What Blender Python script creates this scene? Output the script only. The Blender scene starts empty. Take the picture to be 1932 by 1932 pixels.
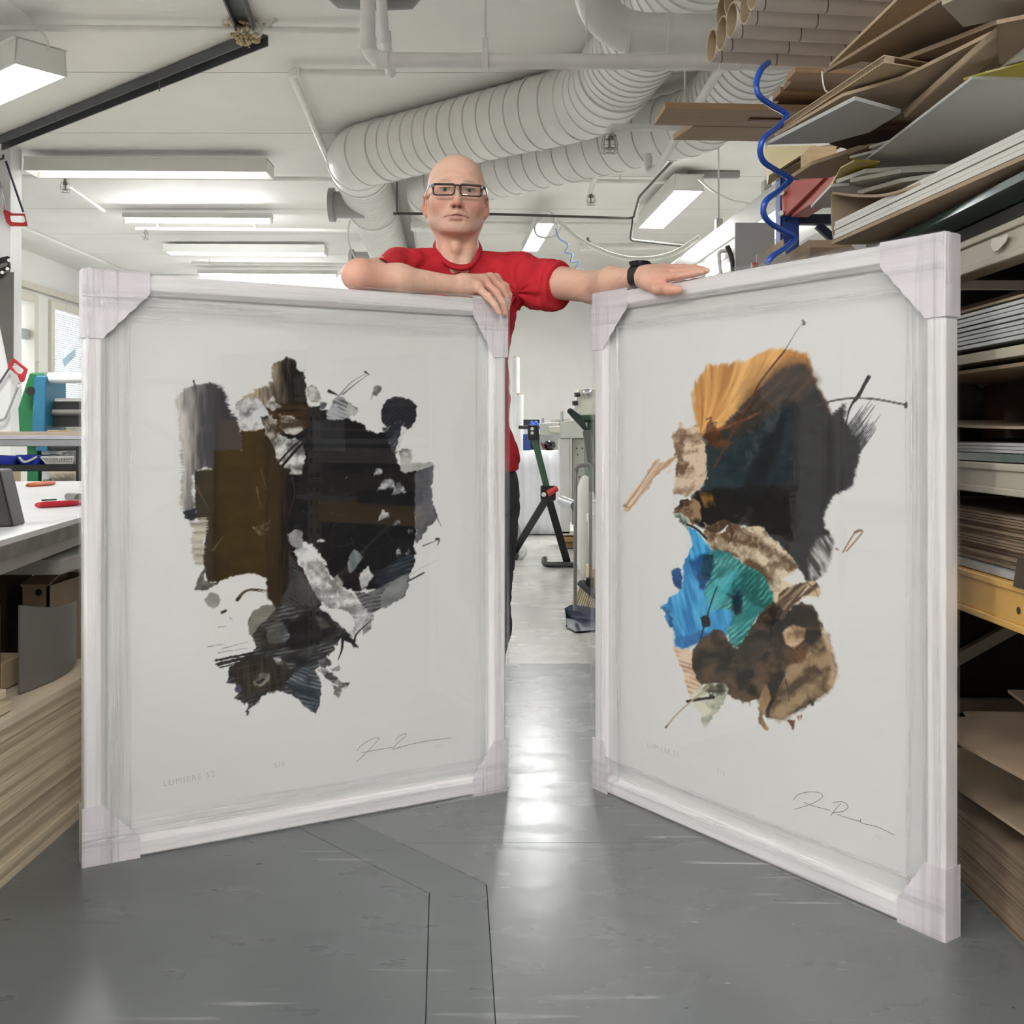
import bpy, math, random
import numpy as np
from mathutils import Vector, Matrix
random.seed(7)
RNG = np.random.default_rng(7)
C = bpy.context.scene.collection
SC = bpy.context.scene

# ---------------------------------------------------------------- camera, world, sun/area lights, exposure
S = 1.1                     # metres per drawing unit (every length below is in drawing units)
F, CX, HY, CH = 2000.0, 966.0, 822.0, 0.8      # focal length in px, horizon row, camera height
cam = bpy.data.cameras.new('camera'); camo = bpy.data.objects.new('camera', cam); C.objects.link(camo)
camo.location = (0, 0, CH * S); camo.rotation_euler = (math.pi / 2, 0, 0)
cam.sensor_width = 36; cam.lens = F / 1932 * 36; cam.shift_y = -(966 - HY) / 1932
cam.clip_start = 0.05; cam.clip_end = 200
SC.camera = camo
w = bpy.data.worlds.new('world'); SC.world = w; w.use_nodes = True
bg = w.node_tree.nodes['Background']; bg.inputs[0].default_value = (0.84, 0.91, 1.0, 1); bg.inputs[1].default_value = 2.0
SC.view_settings.view_transform = 'Standard'; SC.view_settings.look = 'None'
SC.view_settings.exposure = 0.62; SC.view_settings.gamma = 1; SC.view_settings.use_curve_mapping = False
LAMP = 1.5                  # overall strength of the ceiling lamps
try:
    SC.cycles.max_bounces = 10; SC.cycles.transparent_max_bounces = 24; SC.cycles.caustics_reflective = False
    SC.cycles.caustics_refractive = False; SC.cycles.use_denoising = True; SC.cycles.sample_clamp_indirect = 6
except Exception: pass

# ---------------------------------------------------------------- helpers
def P(px, py, d): return np.array([(px - CX) / F * d, d, CH - (py - HY) / F * d])
def PZ(px, py, z): return P(px, py, (z - CH) * F / (HY - py))
def PXX(px, py, x): return P(px, py, x * F / (px - CX))
def lin(c):
    c = np.asarray(c, float) / 255.0
    return np.where(c <= 0.04045, c / 12.92, ((c + 0.055) / 1.055) ** 2.4)

MATS = {}
def nt(name):
    m = bpy.data.materials.new(name); m.use_nodes = True
    return m, m.node_tree.nodes, m.node_tree.links, m.node_tree.nodes['Principled BSDF']
def mat(name, col, rough=0.5, metal=0.0, var=0.06, vscale=6.0, bump=0.0, bscale=60.0, stretch=(1, 1, 1), spec=0.5, col2=None, coat=0.0, emit=0.0):
    if name in MATS: return MATS[name]
    m, N, L, b = nt(name)
    c = lin(col)
    tc = N.new('ShaderNodeTexCoord'); mp = N.new('ShaderNodeMapping'); mp.inputs['Scale'].default_value = stretch
    L.new(tc.outputs['Object'], mp.inputs['Vector'])
    n = N.new('ShaderNodeTexNoise'); n.inputs['Scale'].default_value = vscale; n.inputs['Detail'].default_value = 5
    L.new(mp.outputs[0], n.inputs['Vector'])
    mx = N.new('ShaderNodeMix'); mx.data_type = 'RGBA'
    mr = N.new('ShaderNodeMapRange'); mr.inputs['From Min'].default_value = 0.3; mr.inputs['From Max'].default_value = 0.7
    L.new(n.outputs['Fac'], mr.inputs['Value']); L.new(mr.outputs[0], mx.inputs['Factor'])
    ca = c * (1 - var); cb = lin(col2) if col2 is not None else np.minimum(c * (1 + var), 0.95)
    mx.inputs['A'].default_value = (*ca, 1); mx.inputs['B'].default_value = (*cb, 1)
    L.new(mx.outputs['Result'], b.inputs['Base Color'])
    b.inputs['Roughness'].default_value = rough; b.inputs['Metallic'].default_value = metal
    b.inputs['Specular IOR Level'].default_value = spec; b.inputs['Coat Weight'].default_value = coat
    if emit:
        b.inputs['Emission Color'].default_value = (1, 1, 1, 1); b.inputs['Emission Strength'].default_value = emit
    if bump:
        n2 = N.new('ShaderNodeTexNoise'); n2.inputs['Scale'].default_value = bscale; n2.inputs['Detail'].default_value = 4
        L.new(mp.outputs[0], n2.inputs['Vector'])
        bp = N.new('ShaderNodeBump'); bp.inputs['Strength'].default_value = bump; bp.inputs['Distance'].default_value = 0.01
        L.new(n2.outputs['Fac'], bp.inputs['Height']); L.new(bp.outputs[0], b.inputs['Normal'])
    MATS[name] = m
    return m

OFF = {}
def rotz(a): return np.array([[math.cos(a), -math.sin(a), 0], [math.sin(a), math.cos(a), 0], [0, 0, 1]])
def norm(v): v = np.asarray(v, float); return v / (np.linalg.norm(v) + 1e-12)
class MB:
    def __init__(s): s.v = []; s.f = []
    def add(s, V, Fs):
        o = len(s.v); s.v += [tuple(map(float, p)) for p in V]; s.f += [tuple(o + i for i in f) for f in Fs]; return s
    def box(s, lo, hi):
        x0, y0, z0 = lo; x1, y1, z1 = hi
        return s.add([(x0,y0,z0),(x1,y0,z0),(x1,y1,z0),(x0,y1,z0),(x0,y0,z1),(x1,y0,z1),(x1,y1,z1),(x0,y1,z1)],
                     [(0,3,2,1),(4,5,6,7),(0,1,5,4),(1,2,6,5),(2,3,7,6),(3,0,4,7)])
    def obox(s, c, ax, ay, az):                      # half-axis vectors
        c = np.asarray(c, float); V = [c + i*np.asarray(ax) + j*np.asarray(ay) + k*np.asarray(az) for k in (-1,1) for i, j in ((-1,-1),(1,-1),(1,1),(-1,1))]
        return s.add(V, [(0,3,2,1),(4,5,6,7),(0,1,5,4),(1,2,6,5),(2,3,7,6),(3,0,4,7)])
    def bar(s, a, b, w, h, up=(0,0,1)):              # box-section bar from a to b
        a = np.asarray(a, float); b = np.asarray(b, float); d = norm(b - a)
        sd = np.cross(d, up); sd = norm(sd) if np.linalg.norm(sd) > 1e-6 else np.array([1., 0, 0]); u = np.cross(sd, d)
        return s.obox((a + b) / 2, (b - a) / 2, sd * w / 2, u * h / 2)
    def prism(s, pts, off):
        n = len(pts); pts = [np.asarray(p, float) for p in pts]; off = np.asarray(off, float)
        return s.add(pts + [p + off for p in pts], [tuple(range(n))[::-1], tuple(range(n, 2*n))] + [(i, (i+1) % n, n + (i+1) % n, n + i) for i in range(n)])
    def tube(s, path, r, n=12, caps=True, flat=1.0, up=None):
        path = [np.asarray(p, float) for p in path]; m = len(path)
        r = [r] * m if np.isscalar(r) else list(r)
        V = []; prev = None
        for i, p in enumerate(path):
            t = norm(path[min(i+1, m-1)] - path[max(i-1, 0)])
            if prev is None:
                a = np.array([0, 0, 1.]) if abs(t[2]) < 0.9 else np.array([1., 0, 0])
                if up is not None: a = np.asarray(up, float)
                u = norm(np.cross(a, t))
            else: u = norm(prev - t * np.dot(prev, t))
            prev = u; v = np.cross(t, u)
            for k in range(n):
                q = 2 * math.pi * k / n
                V.append(p + r[i] * (math.cos(q) * u + flat * math.sin(q) * v))
        Fs = [(i*n + k, i*n + (k+1) % n, (i+1)*n + (k+1) % n, (i+1)*n + k) for i in range(m-1) for k in range(n)]
        if caps: Fs += [tuple(range(n))[::-1], tuple(range((m-1)*n, m*n))]
        return s.add(V, Fs)
    def cyl(s, a, b, r, n=16, r2=None): return s.tube([a, b], [r, r if r2 is None else r2], n)
    def ring(s, c, ax, R, r, n=24, m=8):             # torus
        ax = norm(ax); u = norm(np.cross(ax, (0.3, 0.9, 0.2))); v = np.cross(ax, u); V = []
        for i in range(n):
            q = 2*math.pi*i/n; dr = math.cos(q)*u + math.sin(q)*v
            for k in range(m):
                e = 2*math.pi*k/m; V.append(np.asarray(c) + dr*(R + r*math.cos(e)) + ax*r*math.sin(e))
        return s.add(V, [(i*m+k, ((i+1) % n)*m+k, ((i+1) % n)*m+(k+1) % m, i*m+(k+1) % m) for i in range(n) for k in range(m)])
    def sphere(s, c, r, n=14, m=9, sq=(1,1,1)):
        V = []; c = np.asarray(c, float)
        for j in range(m + 1):
            t = math.pi * j / m
            for i in range(n):
                q = 2*math.pi*i/n; V.append(c + r*np.array([math.sin(t)*math.cos(q)*sq[0], math.sin(t)*math.sin(q)*sq[1], math.cos(t)*sq[2]]))
        return s.add(V, [(j*n+i, (j+1)*n+i, (j+1)*n+(i+1) % n, j*n+(i+1) % n) for j in range(m) for i in range(n)])
    def lathe(s, base, axis, prof, n=20):            # prof: (dist along axis, radius)
        axis = norm(axis); return s.tube([np.asarray(base) + axis*a for a, r in prof], [r for a, r in prof], n)
    def build(s, name, m, parent=None, smooth=False, bevel=0.0, label=None, cat=None, group=None, kind=None, base=None):
        return mesh_obj(name, np.array(s.v), s.f, m, parent, smooth, bevel, label, cat, group, kind, base)

def mesh_obj(name, v, f, m, parent=None, smooth=False, bevel=0.0, label=None, cat=None, group=None, kind=None, base=None):
    if parent is not None: off = OFF[parent.name]
    else:
        off = np.array([(v[:,0].min()+v[:,0].max())/2, (v[:,1].min()+v[:,1].max())/2, v[:,2].min()]) if base is None else np.asarray(base, float)
    me = bpy.data.meshes.new(name)
    me.from_pydata(((v - off) * S).tolist(), [], f if isinstance(f, list) else f.tolist())
    me.materials.append(m)
    if smooth is True: me.shade_smooth()
    elif smooth: me.shade_smooth(); me.set_sharp_from_angle(angle=math.radians(smooth))
    o = bpy.data.objects.new(name, me); C.objects.link(o)
    if parent is not None: o.parent = parent
    else: o.location = tuple(off * S)
    OFF[o.name] = off
    if bevel:
        b = o.modifiers.new('bevel', 'BEVEL'); b.width = bevel * S; b.segments = 2; b.limit_method = 'ANGLE'; b.angle_limit = math.radians(40)
        b.harden_normals = False
    tag(o, label, cat, group, kind)
    return o
def tag(o, label=None, cat=None, group=None, kind=None):
    if label: o['label'] = label
    if cat: o['category'] = cat
    if group: o['group'] = group
    if kind: o['kind'] = kind
    return o
def thing(name, label, cat, loc, group=None):
    o = bpy.data.objects.new(name, None); C.objects.link(o); o.empty_display_size = 0.05
    o.location = tuple(np.asarray(loc, float) * S); OFF[o.name] = np.asarray(loc, float)
    return tag(o, label, cat, group)
def catmull(pts, n=8):
    pts = [np.asarray(p, float) for p in pts]; out = []
    q = [2*pts[0]-pts[1]] + pts + [2*pts[-1]-pts[-2]]
    for i in range(1, len(q)-2):
        for k in range(n):
            t = k/n; a, b, c, d = q[i-1], q[i], q[i+1], q[i+2]
            out.append(0.5*((2*b) + (c-a)*t + (2*a-5*b+4*c-d)*t*t + (3*b-a-3*c+d)*t**3))
    return out + [pts[-1]]
def fillet(pts, r, n=6):                             # polyline with rounded corners
    pts = [np.asarray(p, float) for p in pts]; out = [pts[0]]
    for i in range(1, len(pts)-1):
        a = norm(pts[i-1]-pts[i]); b = norm(pts[i+1]-pts[i])
        l = min(r, 0.48*np.linalg.norm(pts[i-1]-pts[i]), 0.48*np.linalg.norm(pts[i+1]-pts[i]))
        p0 = pts[i]+a*l; p1 = pts[i]+b*l
        for k in range(n+1):
            t = k/n; out.append((1-t)**2*p0 + 2*t*(1-t)*pts[i] + t*t*p1)
    return out + [pts[-1]]
def area(name, loc, sx, sy, energy, col=(1, 0.985, 0.96), rz=0.0):
    l = bpy.data.lights.new(name, 'AREA'); l.shape = 'RECTANGLE'; l.size = sx*S; l.size_y = sy*S; l.energy = energy*LAMP; l.color = col
    o = bpy.data.objects.new(name, l); C.objects.link(o); o.location = tuple(np.asarray(loc)*S); o.rotation_euler = (0, 0, rz)
    return o
# ---------------------------------------------------------------- materials
WALL = mat('wall paint', (232, 231, 227), 0.7, var=0.03, vscale=2, bump=0.05, bscale=90)
CEIL = mat('ceiling paint', (236, 234, 229), 0.75, var=0.035, vscale=1.6, bump=0.12, bscale=140)
PIPEW = mat('pipe paint', (234, 232, 227), 0.45, var=0.05, vscale=9, bump=0.05)
DUCTM = mat('galvanised duct paint', (234, 232, 228), 0.38, var=0.05, vscale=5, bump=0.04, bscale=40)
STEELD = mat('dark steel', (86, 88, 90), 0.5, 0.4, var=0.15, vscale=12)
BLACK = mat('black plastic', (15, 15, 17), 0.45, var=0.1)
WHITEP = mat('white enamel', (226, 226, 220), 0.35, var=0.02)
GREYP = mat('grey enamel', (150, 150, 148), 0.4, var=0.05)
def tube_mat(watts, area_):
    e = round(watts*LAMP/(math.pi*area_), 1); return mat(f'lamp tube glow {e}', (255, 255, 250), 0.4, emit=e, var=0)
CARD = mat('cardboard', (166, 146, 122), 0.8, var=0.10, vscale=7, bump=0.08, bscale=200)
CARDD = mat('dark cardboard', (140, 120, 98), 0.85, var=0.12, vscale=7, bump=0.08, bscale=200)
CARDL = mat('pale cardboard', (186, 164, 132), 0.8, var=0.08, vscale=7, bump=0.06, bscale=200)
WOODL = mat('pale wood', (206, 176, 134), 0.55, var=0.14, vscale=5, stretch=(1, 12, 12), bump=0.05)

def floor_mat(name, col, col2, rough):
    m, N, L, b = nt(name)
    tc = N.new('ShaderNodeTexCoord')
    def noise(sc, stretch, rot=0.0, det=6):
        mp = N.new('ShaderNodeMapping'); mp.inputs['Scale'].default_value = stretch; mp.inputs['Rotation'].default_value = (0, 0, rot)
        L.new(tc.outputs['Object'], mp.inputs[0]); n = N.new('ShaderNodeTexNoise'); n.inputs['Scale'].default_value = sc; n.inputs['Detail'].default_value = det
        L.new(mp.outputs[0], n.inputs['Vector']); return n.outputs['Fac']
    def rng(s, a, bb, lo=0.0, hi=1.0):
        r = N.new('ShaderNodeMapRange'); r.inputs[1].default_value = a; r.inputs[2].default_value = bb; r.inputs[3].default_value = lo; r.inputs[4].default_value = hi
        L.new(s, r.inputs[0]); return r.outputs[0]
    def mix(f, a, bb):
        x = N.new('ShaderNodeMix'); x.data_type = 'RGBA'; L.new(f, x.inputs['Factor'])
        for k, v in (('A', a), ('B', bb)):
            if isinstance(v, tuple): x.inputs[k].default_value = v
            else: L.new(v, x.inputs[k])
        return x.outputs['Result']
    c = mix(rng(noise(1.7, (1, 1, 1)), 0.3, 0.7), (*lin(col), 1), (*lin(col2), 1))
    def mul(a, bb):
        x = N.new('ShaderNodeMath'); x.operation = 'MULTIPLY'; L.new(a, x.inputs[0]); L.new(bb, x.inputs[1]); return x.outputs[0]
    dk = mul(rng(noise(4, (1, 7, 1), 0.1), 0.62, 0.74, 0, 0.28), rng(noise(1.3, (1, 1, 1), 1.0), 0.5, 0.6))
    c = mix(dk, c, (0.03, 0.03, 0.03, 1))
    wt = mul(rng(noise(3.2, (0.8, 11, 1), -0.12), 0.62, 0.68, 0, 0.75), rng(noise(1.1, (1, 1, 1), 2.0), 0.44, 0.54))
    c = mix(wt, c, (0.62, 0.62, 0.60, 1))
    sp = rng(noise(26, (1, 1, 1), 0, 2), 0.76, 0.79, 0, 0.8)
    c = mix(sp, c, (0.03, 0.03, 0.03, 1))
    L.new(c, b.inputs['Base Color'])
    L.new(rng(noise(5, (1, 2.5, 1)), 0.3, 0.7, rough - 0.02, rough + 0.06), b.inputs['Roughness'])
    bp = N.new('ShaderNodeBump'); bp.inputs['Strength'].default_value = 0.045; bp.inputs['Distance'].default_value = 0.01
    L.new(noise(18, (1, 1, 1), 0, 3), bp.inputs['Height']); L.new(bp.outputs[0], b.inputs['Normal'])
    b.inputs['Specular IOR Level'].default_value = 0.5
    return m
FLOOR1 = floor_mat('grey painted floor', (105, 107, 107), (116, 118, 118), 0.24)
FLOOR1B = floor_mat('darker grey painted floor', (92, 95, 96), (104, 107, 108), 0.28)
FLOOR2 = floor_mat('worn pale floor', (176, 176, 170), (192, 192, 186), 0.24)
JOINT = mat('floor joint', (70, 71, 72), 0.6)

# ---------------------------------------------------------------- room shell
CZ = 2.85; XL, XR, YB, YF = -5.3, 3.6, 13.5, -4.5
floor = MB().box((XL-.3, YF-.3, -.12), (XR+.3, YB+.3, -.003)).build('floor', JOINT, kind='structure')
def inset(poly, g):
    out = []; n = len(poly); poly = [np.asarray(p, float) for p in poly]
    ar = sum(poly[i][0]*poly[(i+1) % n][1] - poly[(i+1) % n][0]*poly[i][1] for i in range(n)); sg = 1 if ar > 0 else -1
    for i in range(n):
        a = norm(poly[i]-poly[i-1]); b = norm(poly[(i+1) % n]-poly[i])
        na = sg*np.array([-a[1], a[0]]); nb = sg*np.array([-b[1], b[0]]); k = na+nb; k = k/max(0.3, np.dot(k, na))
        out.append(poly[i]+k*g)
    return out
for poly, m in (
    ([(XL,YF),(.12,YF),(-.045,.3),(-.1175,1.441),(-.1446,1.854),(-.275,1.9925),(-1.90,3.72),(XL,3.72)], FLOOR1B),
    ([(.12,YF),(.30,YF),(.03,.3),(-.0223,1.441),(-.0454,1.891),(-.3386,2.213),(-1.71,3.72),(-1.90,3.72),(-.275,1.9925),(-.1446,1.854),(-.1175,1.441),(-.045,.3)], FLOOR1B),
    ([(.30,YF),(XR,YF),(XR,2.04),(.37,2.085),(-.2202,2.083),(-.0454,1.891),(-.0223,1.441),(.03,.3)], FLOOR1),
    ([(-.2202,2.083),(.37,2.085),(XR,2.04),(XR,3.72),(-1.71,3.72),(-.3386,2.213)], FLOOR1),
    ([(XL,3.72),(XR,3.72),(XR,8.1),(XL,8.1)], FLOOR2), ([(XL,8.1),(XR,8.1),(XR,YB),(XL,YB)], FLOOR2)):
    q = inset(poly, .0009)
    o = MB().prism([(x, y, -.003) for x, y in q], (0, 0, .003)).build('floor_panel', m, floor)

# ceiling: slabs laid across the room, each a panel with an open joint
ceiling = MB().box((XL-.3, YF-.3, CZ+.012), (XR+.3, YB+.3, CZ+.2)).build('ceiling', mat('ceiling joint', (120, 118, 112), 0.8), kind='structure')
ys = [YF] + [5.99 + 1.2*k for k in range(-8, 7) if YF < 5.99 + 1.2*k < YB] + [YB]
SK = 0.004
for a, b in zip(ys[:-1], ys[1:]):
    V = [(XL, a+.006+SK*XL, CZ), (XR, a+.006+SK*XR, CZ), (XR, b-.006+SK*XR, CZ), (XL, b-.006+SK*XL, CZ)]
    MB().prism(V, (0, 0, .012)).build('ceiling_panel', CEIL, ceiling)

# left wall with two window openings
W1 = (9.7, 11.80, 0.95, 2.36); W2 = (12.12, 13.35, 0.95, 2.36)
wl = MB()
T = .22
for y0, y1, z0, z1 in ((YF, W1[0], 0, CZ), (W1[1], W2[0], 0, CZ), (W2[1], YB, 0, CZ), (W1[0], W1[1], 0, W1[2]), (W1[0], W1[1], W1[3], CZ), (W2[0], W2[1], 0, W2[2]), (W2[0], W2[1], W2[3], CZ)):
    wl.box((XL-T, y0, z0), (XL, y1, z1))
wl.build('wall_left', WALL, kind='structure')
MB().box((XR, YF, 0), (XR+.2, YB, CZ)).build('wall_right', WALL, kind='structure')
MB().box((XL-T, YB, 0), (XR+.2, YB+.2, CZ)).build('wall_back', WALL, kind='structure')
MB().box((XL-T, YF-.2, 0), (XR+.2, YF, CZ)).build('wall_front', WALL, kind='structure')
MB().box((XL, YF, CZ-.03), (-4.77, YB, CZ-.002)).build('trim_1', CEIL, kind='structure')
MB().box((XL+.001, 9.2, 2.40), (XL+.06, YB-.01, 2.47)).build('trim_2', mat('window head board', (206, 200, 186), .6), kind='structure', bevel=.006)
MB().box((XL, YB-.02, 0), (XR, YB-.001, .08)).build('baseboard_back', GREYP, kind='structure')
FRW = mat('window frame paint', (214, 208, 194), 0.45, var=0.03)
gm, N, L, b = nt('window glass'); N.remove(b)
tr = N.new('ShaderNodeBsdfTransparent'); gl = N.new('ShaderNodeBsdfGlossy'); gl.inputs['Roughness'].default_value = 0.02
ms = N.new('ShaderNodeMixShader'); ms.inputs[0].default_value = 0.06; L.new(tr.outputs[0], ms.inputs[1]); L.new(gl.outputs[0], ms.inputs[2])
L.new(ms.outputs[0], N['Material Output'].inputs[0])
for k, (y0, y1, z0, z1) in enumerate((W1, W2)):
    f = MB(); x0, x1 = XL-.12, XL+.035
    g = .10
    f.box((x0, y0, z0), (x1, y0+g, z1)); f.box((x0, y1-g, z0), (x1, y1, z1)); f.box((x0, y0+g, z1-g), (x1, y1-g, z1)); f.box((x0, y0+g, z0), (x1, y1-g, z0+g))
    win = f.build(f'window_{k+1}', FRW, kind='structure', bevel=.008)
    MB().box((XL-.06, y0+g-.005, z0+g-.005), (XL-.052, y1-g+.005, z1-g+.005)).build('window_pane', gm, win)
    if k == 0:
        MB().box((XL-.085, y0+g, 1.86), (XL-.02, y1-g, 1.97)).build('transom', mat('transom grey', (168, 172, 172), .5), win, bevel=.005)
    else:
        sl = MB()
        n = 46
        for i in range(n):
            z = z0+g+.02 + i*(z1-z0-2*g-.03)/n
            sl.obox((XL-.025, (y0+y1)/2, z), (.010, 0, .006), (0, (y1-y0)/2-g-.02, 0), (.0006, 0, -.001))
        sl.build('blind_slats', mat('blind white', (232, 234, 234), .5), win, kind='stuff')
    MB().box((XL-.02, y0-.03, z0-.05), (XL+.10, y1+.03, z0-.012)).build('window_sill', FRW, win, bevel=.006)
    MB().cyl((XL+.03, y1-.05, 1.62), (XL+.07, y1-.05, 1.62), .012, 10).tube([(XL+.065, y1-.05, 1.63), (XL+.065, y1-.05, 1.5)], .009, 8).build('handle', WHITEP, win, smooth=40)
# buildings outside are only a pale facade seen through the glass
fac = MB().box((-16.5, 6, -2), (-16, 20, 9)); fo = fac.build('building', mat('pale facade', (196, 203, 214), .8), label='pale facade of a building across the street behind the left windows', cat='building')
ROWZ = (0.2, 2.2, 4.2)
for z in ROWZ:
    for y in (10.5, 12.6, 14.7, 16.8):
        MB().box((-16.0, y, z), (-15.96, y+1.0, z+1.3)).build('window', mat('far pane', (120, 134, 150), .2), fo)

# free-standing wall end at the left that carries the saws
MB().box((-4.6, 7.45, 0), (-3.525, 7.62, CZ-.002)).build('wall_partition', mat('partition paint', (226, 226, 226), .6, var=.02), kind='structure')
# ---------------------------------------------------------------- ceiling lamps
LOUV = mat('louvre enamel', (238, 238, 230), .3)
def fixture(label, p0, p1, w_, h, kind, energy, group=None, tubes=2):
    """p0,p1: centre of the lower face at both ends."""
    p0 = np.asarray(p0, float); p1 = np.asarray(p1, float); d = norm(p1-p0); sd = norm(np.cross(d, (0,0,1))); up = np.array([0,0,1.]); ln = np.linalg.norm(p1-p0)
    t = thing('ceiling_light', label, 'lamp', (p0+p1)/2, group)
    c = (p0+p1)/2
    if kind in ('box', 'louvre', 'open'):
        b = MB(); th = .008
        b.obox(c+up*(h-th/2), d*ln/2, sd*w_/2, up*th/2)
        for s in (-1, 1):
            A = c+sd*s*w_/2; 
            b.prism([A-d*ln/2, A+d*ln/2, A+d*ln/2+up*h-sd*s*.012, A-d*ln/2+up*h-sd*s*.012], -sd*s*.008)
            E = c+d*s*ln/2
            b.obox(E+up*h/2-d*s*th/2, d*th/2, sd*(w_/2-.008), up*h/2)
        b.build('housing', WHITEP, t)
        r = MB()
        for s in (-1, 1):
            A = c+sd*s*(w_/2-.012); B = c+sd*s*(w_/2-.035)+up*h*.82
            r.prism([A-d*(ln/2-.01), A+d*(ln/2-.01), B+d*(ln/2-.01), B-d*(ln/2-.01)], up*.004)
        r.obox(c+up*(h*.82+.003), d*(ln/2-.01), sd*(w_/2-.034), up*.003)
        r.build('reflector', LOUV, t)
        z = h*.42
        if kind == 'louvre':
            lv = MB(); n = int(ln/.038)
            for i in range(n):
                q = c+d*(-ln/2+ (i+.5)*ln/n)
                lv.obox(q+up*.018, d*.0018, sd*(w_/2-.012), up*.014)
            lv.build('louvre_blades', LOUV, t, kind='stuff')
            MB().obox(c+up*.02, d*(ln/2-.01), sd*.002, up*.015).build('louvre_spine', LOUV, t)
    else:
        MB().obox(c+up*(h-.022), d*ln/2, sd*w_/2, up*.022).build('housing', WHITEP, t, bevel=.004); MB().obox(c+up*(h-.05), d*(ln/2-.02), sd*(w_/2+.022), up*.003).build('reflector', LOUV, t)
        z = .012
        for s in (-1, 1): MB().obox(c+d*s*(ln/2-.012)+up*(h-.05)/2, d*.010, sd*.014, up*(h-.04)/2).build('lamp_holder', WHITEP, t, bevel=.003)
    for i in range(tubes):
        q = c+up*z+sd*((i-(tubes-1)/2)*w_*(.42 if tubes < 3 else .26))
        MB().cyl(q-d*(ln/2-.03), q+d*(ln/2-.03), .013, 10).build('lamp_tube', tube_mat(energy/tubes, 2*math.pi*.013*ln*S*S) if energy > 0 else mat('unlit tube', (205, 212, 214), .3), t, smooth=40)
    return t
g = 'fluorescent lamps in a row on the left of the ceiling'
def lamp_row(label, xa, xb, ybot, up, w_, h, kind, e, tubes=2):
    dd = up*F/(HY-ybot); z = CH+up
    a = P(xa, ybot, dd); b_ = P(xb, ybot+.006*(xb-xa), dd)
    off = np.array([0, w_/2, 0]); return fixture(label, a+off, b_+off, w_, h, kind, e, g, tubes)
lamp_row('largest white trough lamp with dim tubes, on the ceiling right of the partition', 44, 503, 321, 1.90, .24, .10, 'box', 1.6)  # tubes given a faint glow to brighten the inside of the trough
lamp_row('bright single tube lamp, second in the row behind the big trough', 230, 513, 418, 1.93, .07, .085, 'batten', 34, 1)
lamp_row('louvred trough lamp, third in the row and above the dim back batten', 307, 612, 475, 1.94, .22, .085, 'louvre', 50)
lamp_row('farthest bare tube batten in the row, just above the left frame', 372, 636, 520, 1.94, .07, .075, 'batten', 34, 1)
# hanging lamp at the upper left edge
t0 = fixture('large white lamp hung on a cable at the upper left edge', P(82, 130, 5.05)+np.array([-.02, .02, 0]), P(-150, 236, 6.0), .26, .13, 'open', 120)
MB().tube(catmull([P(92, 95, 5.05), P(90, 78, 5.05), P(84, 66, 5.08), P(60, 40, 5.1), P(10, -5, 4.9)], 6), .006, 6).build('supply_cable', WHITEP, t0, smooth=True)
# lamps on the right
fixture('open twin tube trough lamp on the ceiling right of the sprinkler guard', P(1300, 360, 8.05), P(1228, 431, 9.4), .235, .13, 'open', 110)
fixture('glaring multi tube lamp hung right of the man behind a white cable coil', P(1028, 422, 9.0), P(1000, 474, 10.6), .17, .07, 'open', 105, tubes=3)
# lamps over the part of the room behind the camera
for i, (x, y) in enumerate(((-2.9, .2), (-1.2, -1.6), (1.0, -1.3), (-2.9, -3.2), (.6, -3.4))):
    fixture(['white trough lamp on the ceiling left of the camera', 'white trough lamp behind the camera, left', 'white trough lamp behind the camera, right',
             'rearmost left trough lamp behind the camera', 'rearmost right trough lamp behind the camera'][i], (x-.7, y, CZ-.10), (x+.7, y, CZ-.10), .26, .095, 'open', 102)
# long suspended light trunking above the right hand bench
ta = P(1520, 336, 4.95); tb = P(1262, 502, 8.0); d = norm(tb-ta); d[2] = 0; d = norm(d); sd = norm(np.cross(d, (0,0,1)))
tr_ = thing('light_trunking', 'long white hanging lighting duct running back behind the grey panel', 'lamp', (ta+tb)/2)
za = 2.02; A = np.array([ta[0], ta[1], za]); Bp = np.array([tb[0], tb[1], za])
MB().bar(A+np.array([0,0,-.05]), Bp+np.array([0,0,-.05]), .13, .12).build('channel', WHITEP, tr_, bevel=.006)
MB().bar(A+np.array([0,0,.03]), Bp+np.array([0,0,.03]), .05, .04).build('top_rail', WHITEP, tr_, bevel=.004)
MB().bar(A+sd*.22+np.array([0,0,-.10]), Bp+sd*.22+np.array([0,0,-.10]), .26, .02).build('shade', WHITEP, tr_, bevel=.004)
for s in (.16, .3, .62, .86):
    q = A+(Bp-A)*s+sd*.10+np.array([0,0,-.135]); MB().cyl(q, q+d*.36, .016, 10).build('lamp_tube', tube_mat(4, 2*math.pi*.016*.36*S*S), tr_)
for s in (.2, .52): 
    q = A+(Bp-A)*s; MB().cyl(q+np.array([0,0,.04]), np.array([q[0], q[1], CZ]), .006, 6).build('hanger', WHITEP, tr_)
    MB().obox(q+np.array([0,0,.07]), d*.03, sd*.02, np.array([0,0,.045])).build('junction_box', WHITEP, tr_, bevel=.004)

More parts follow.
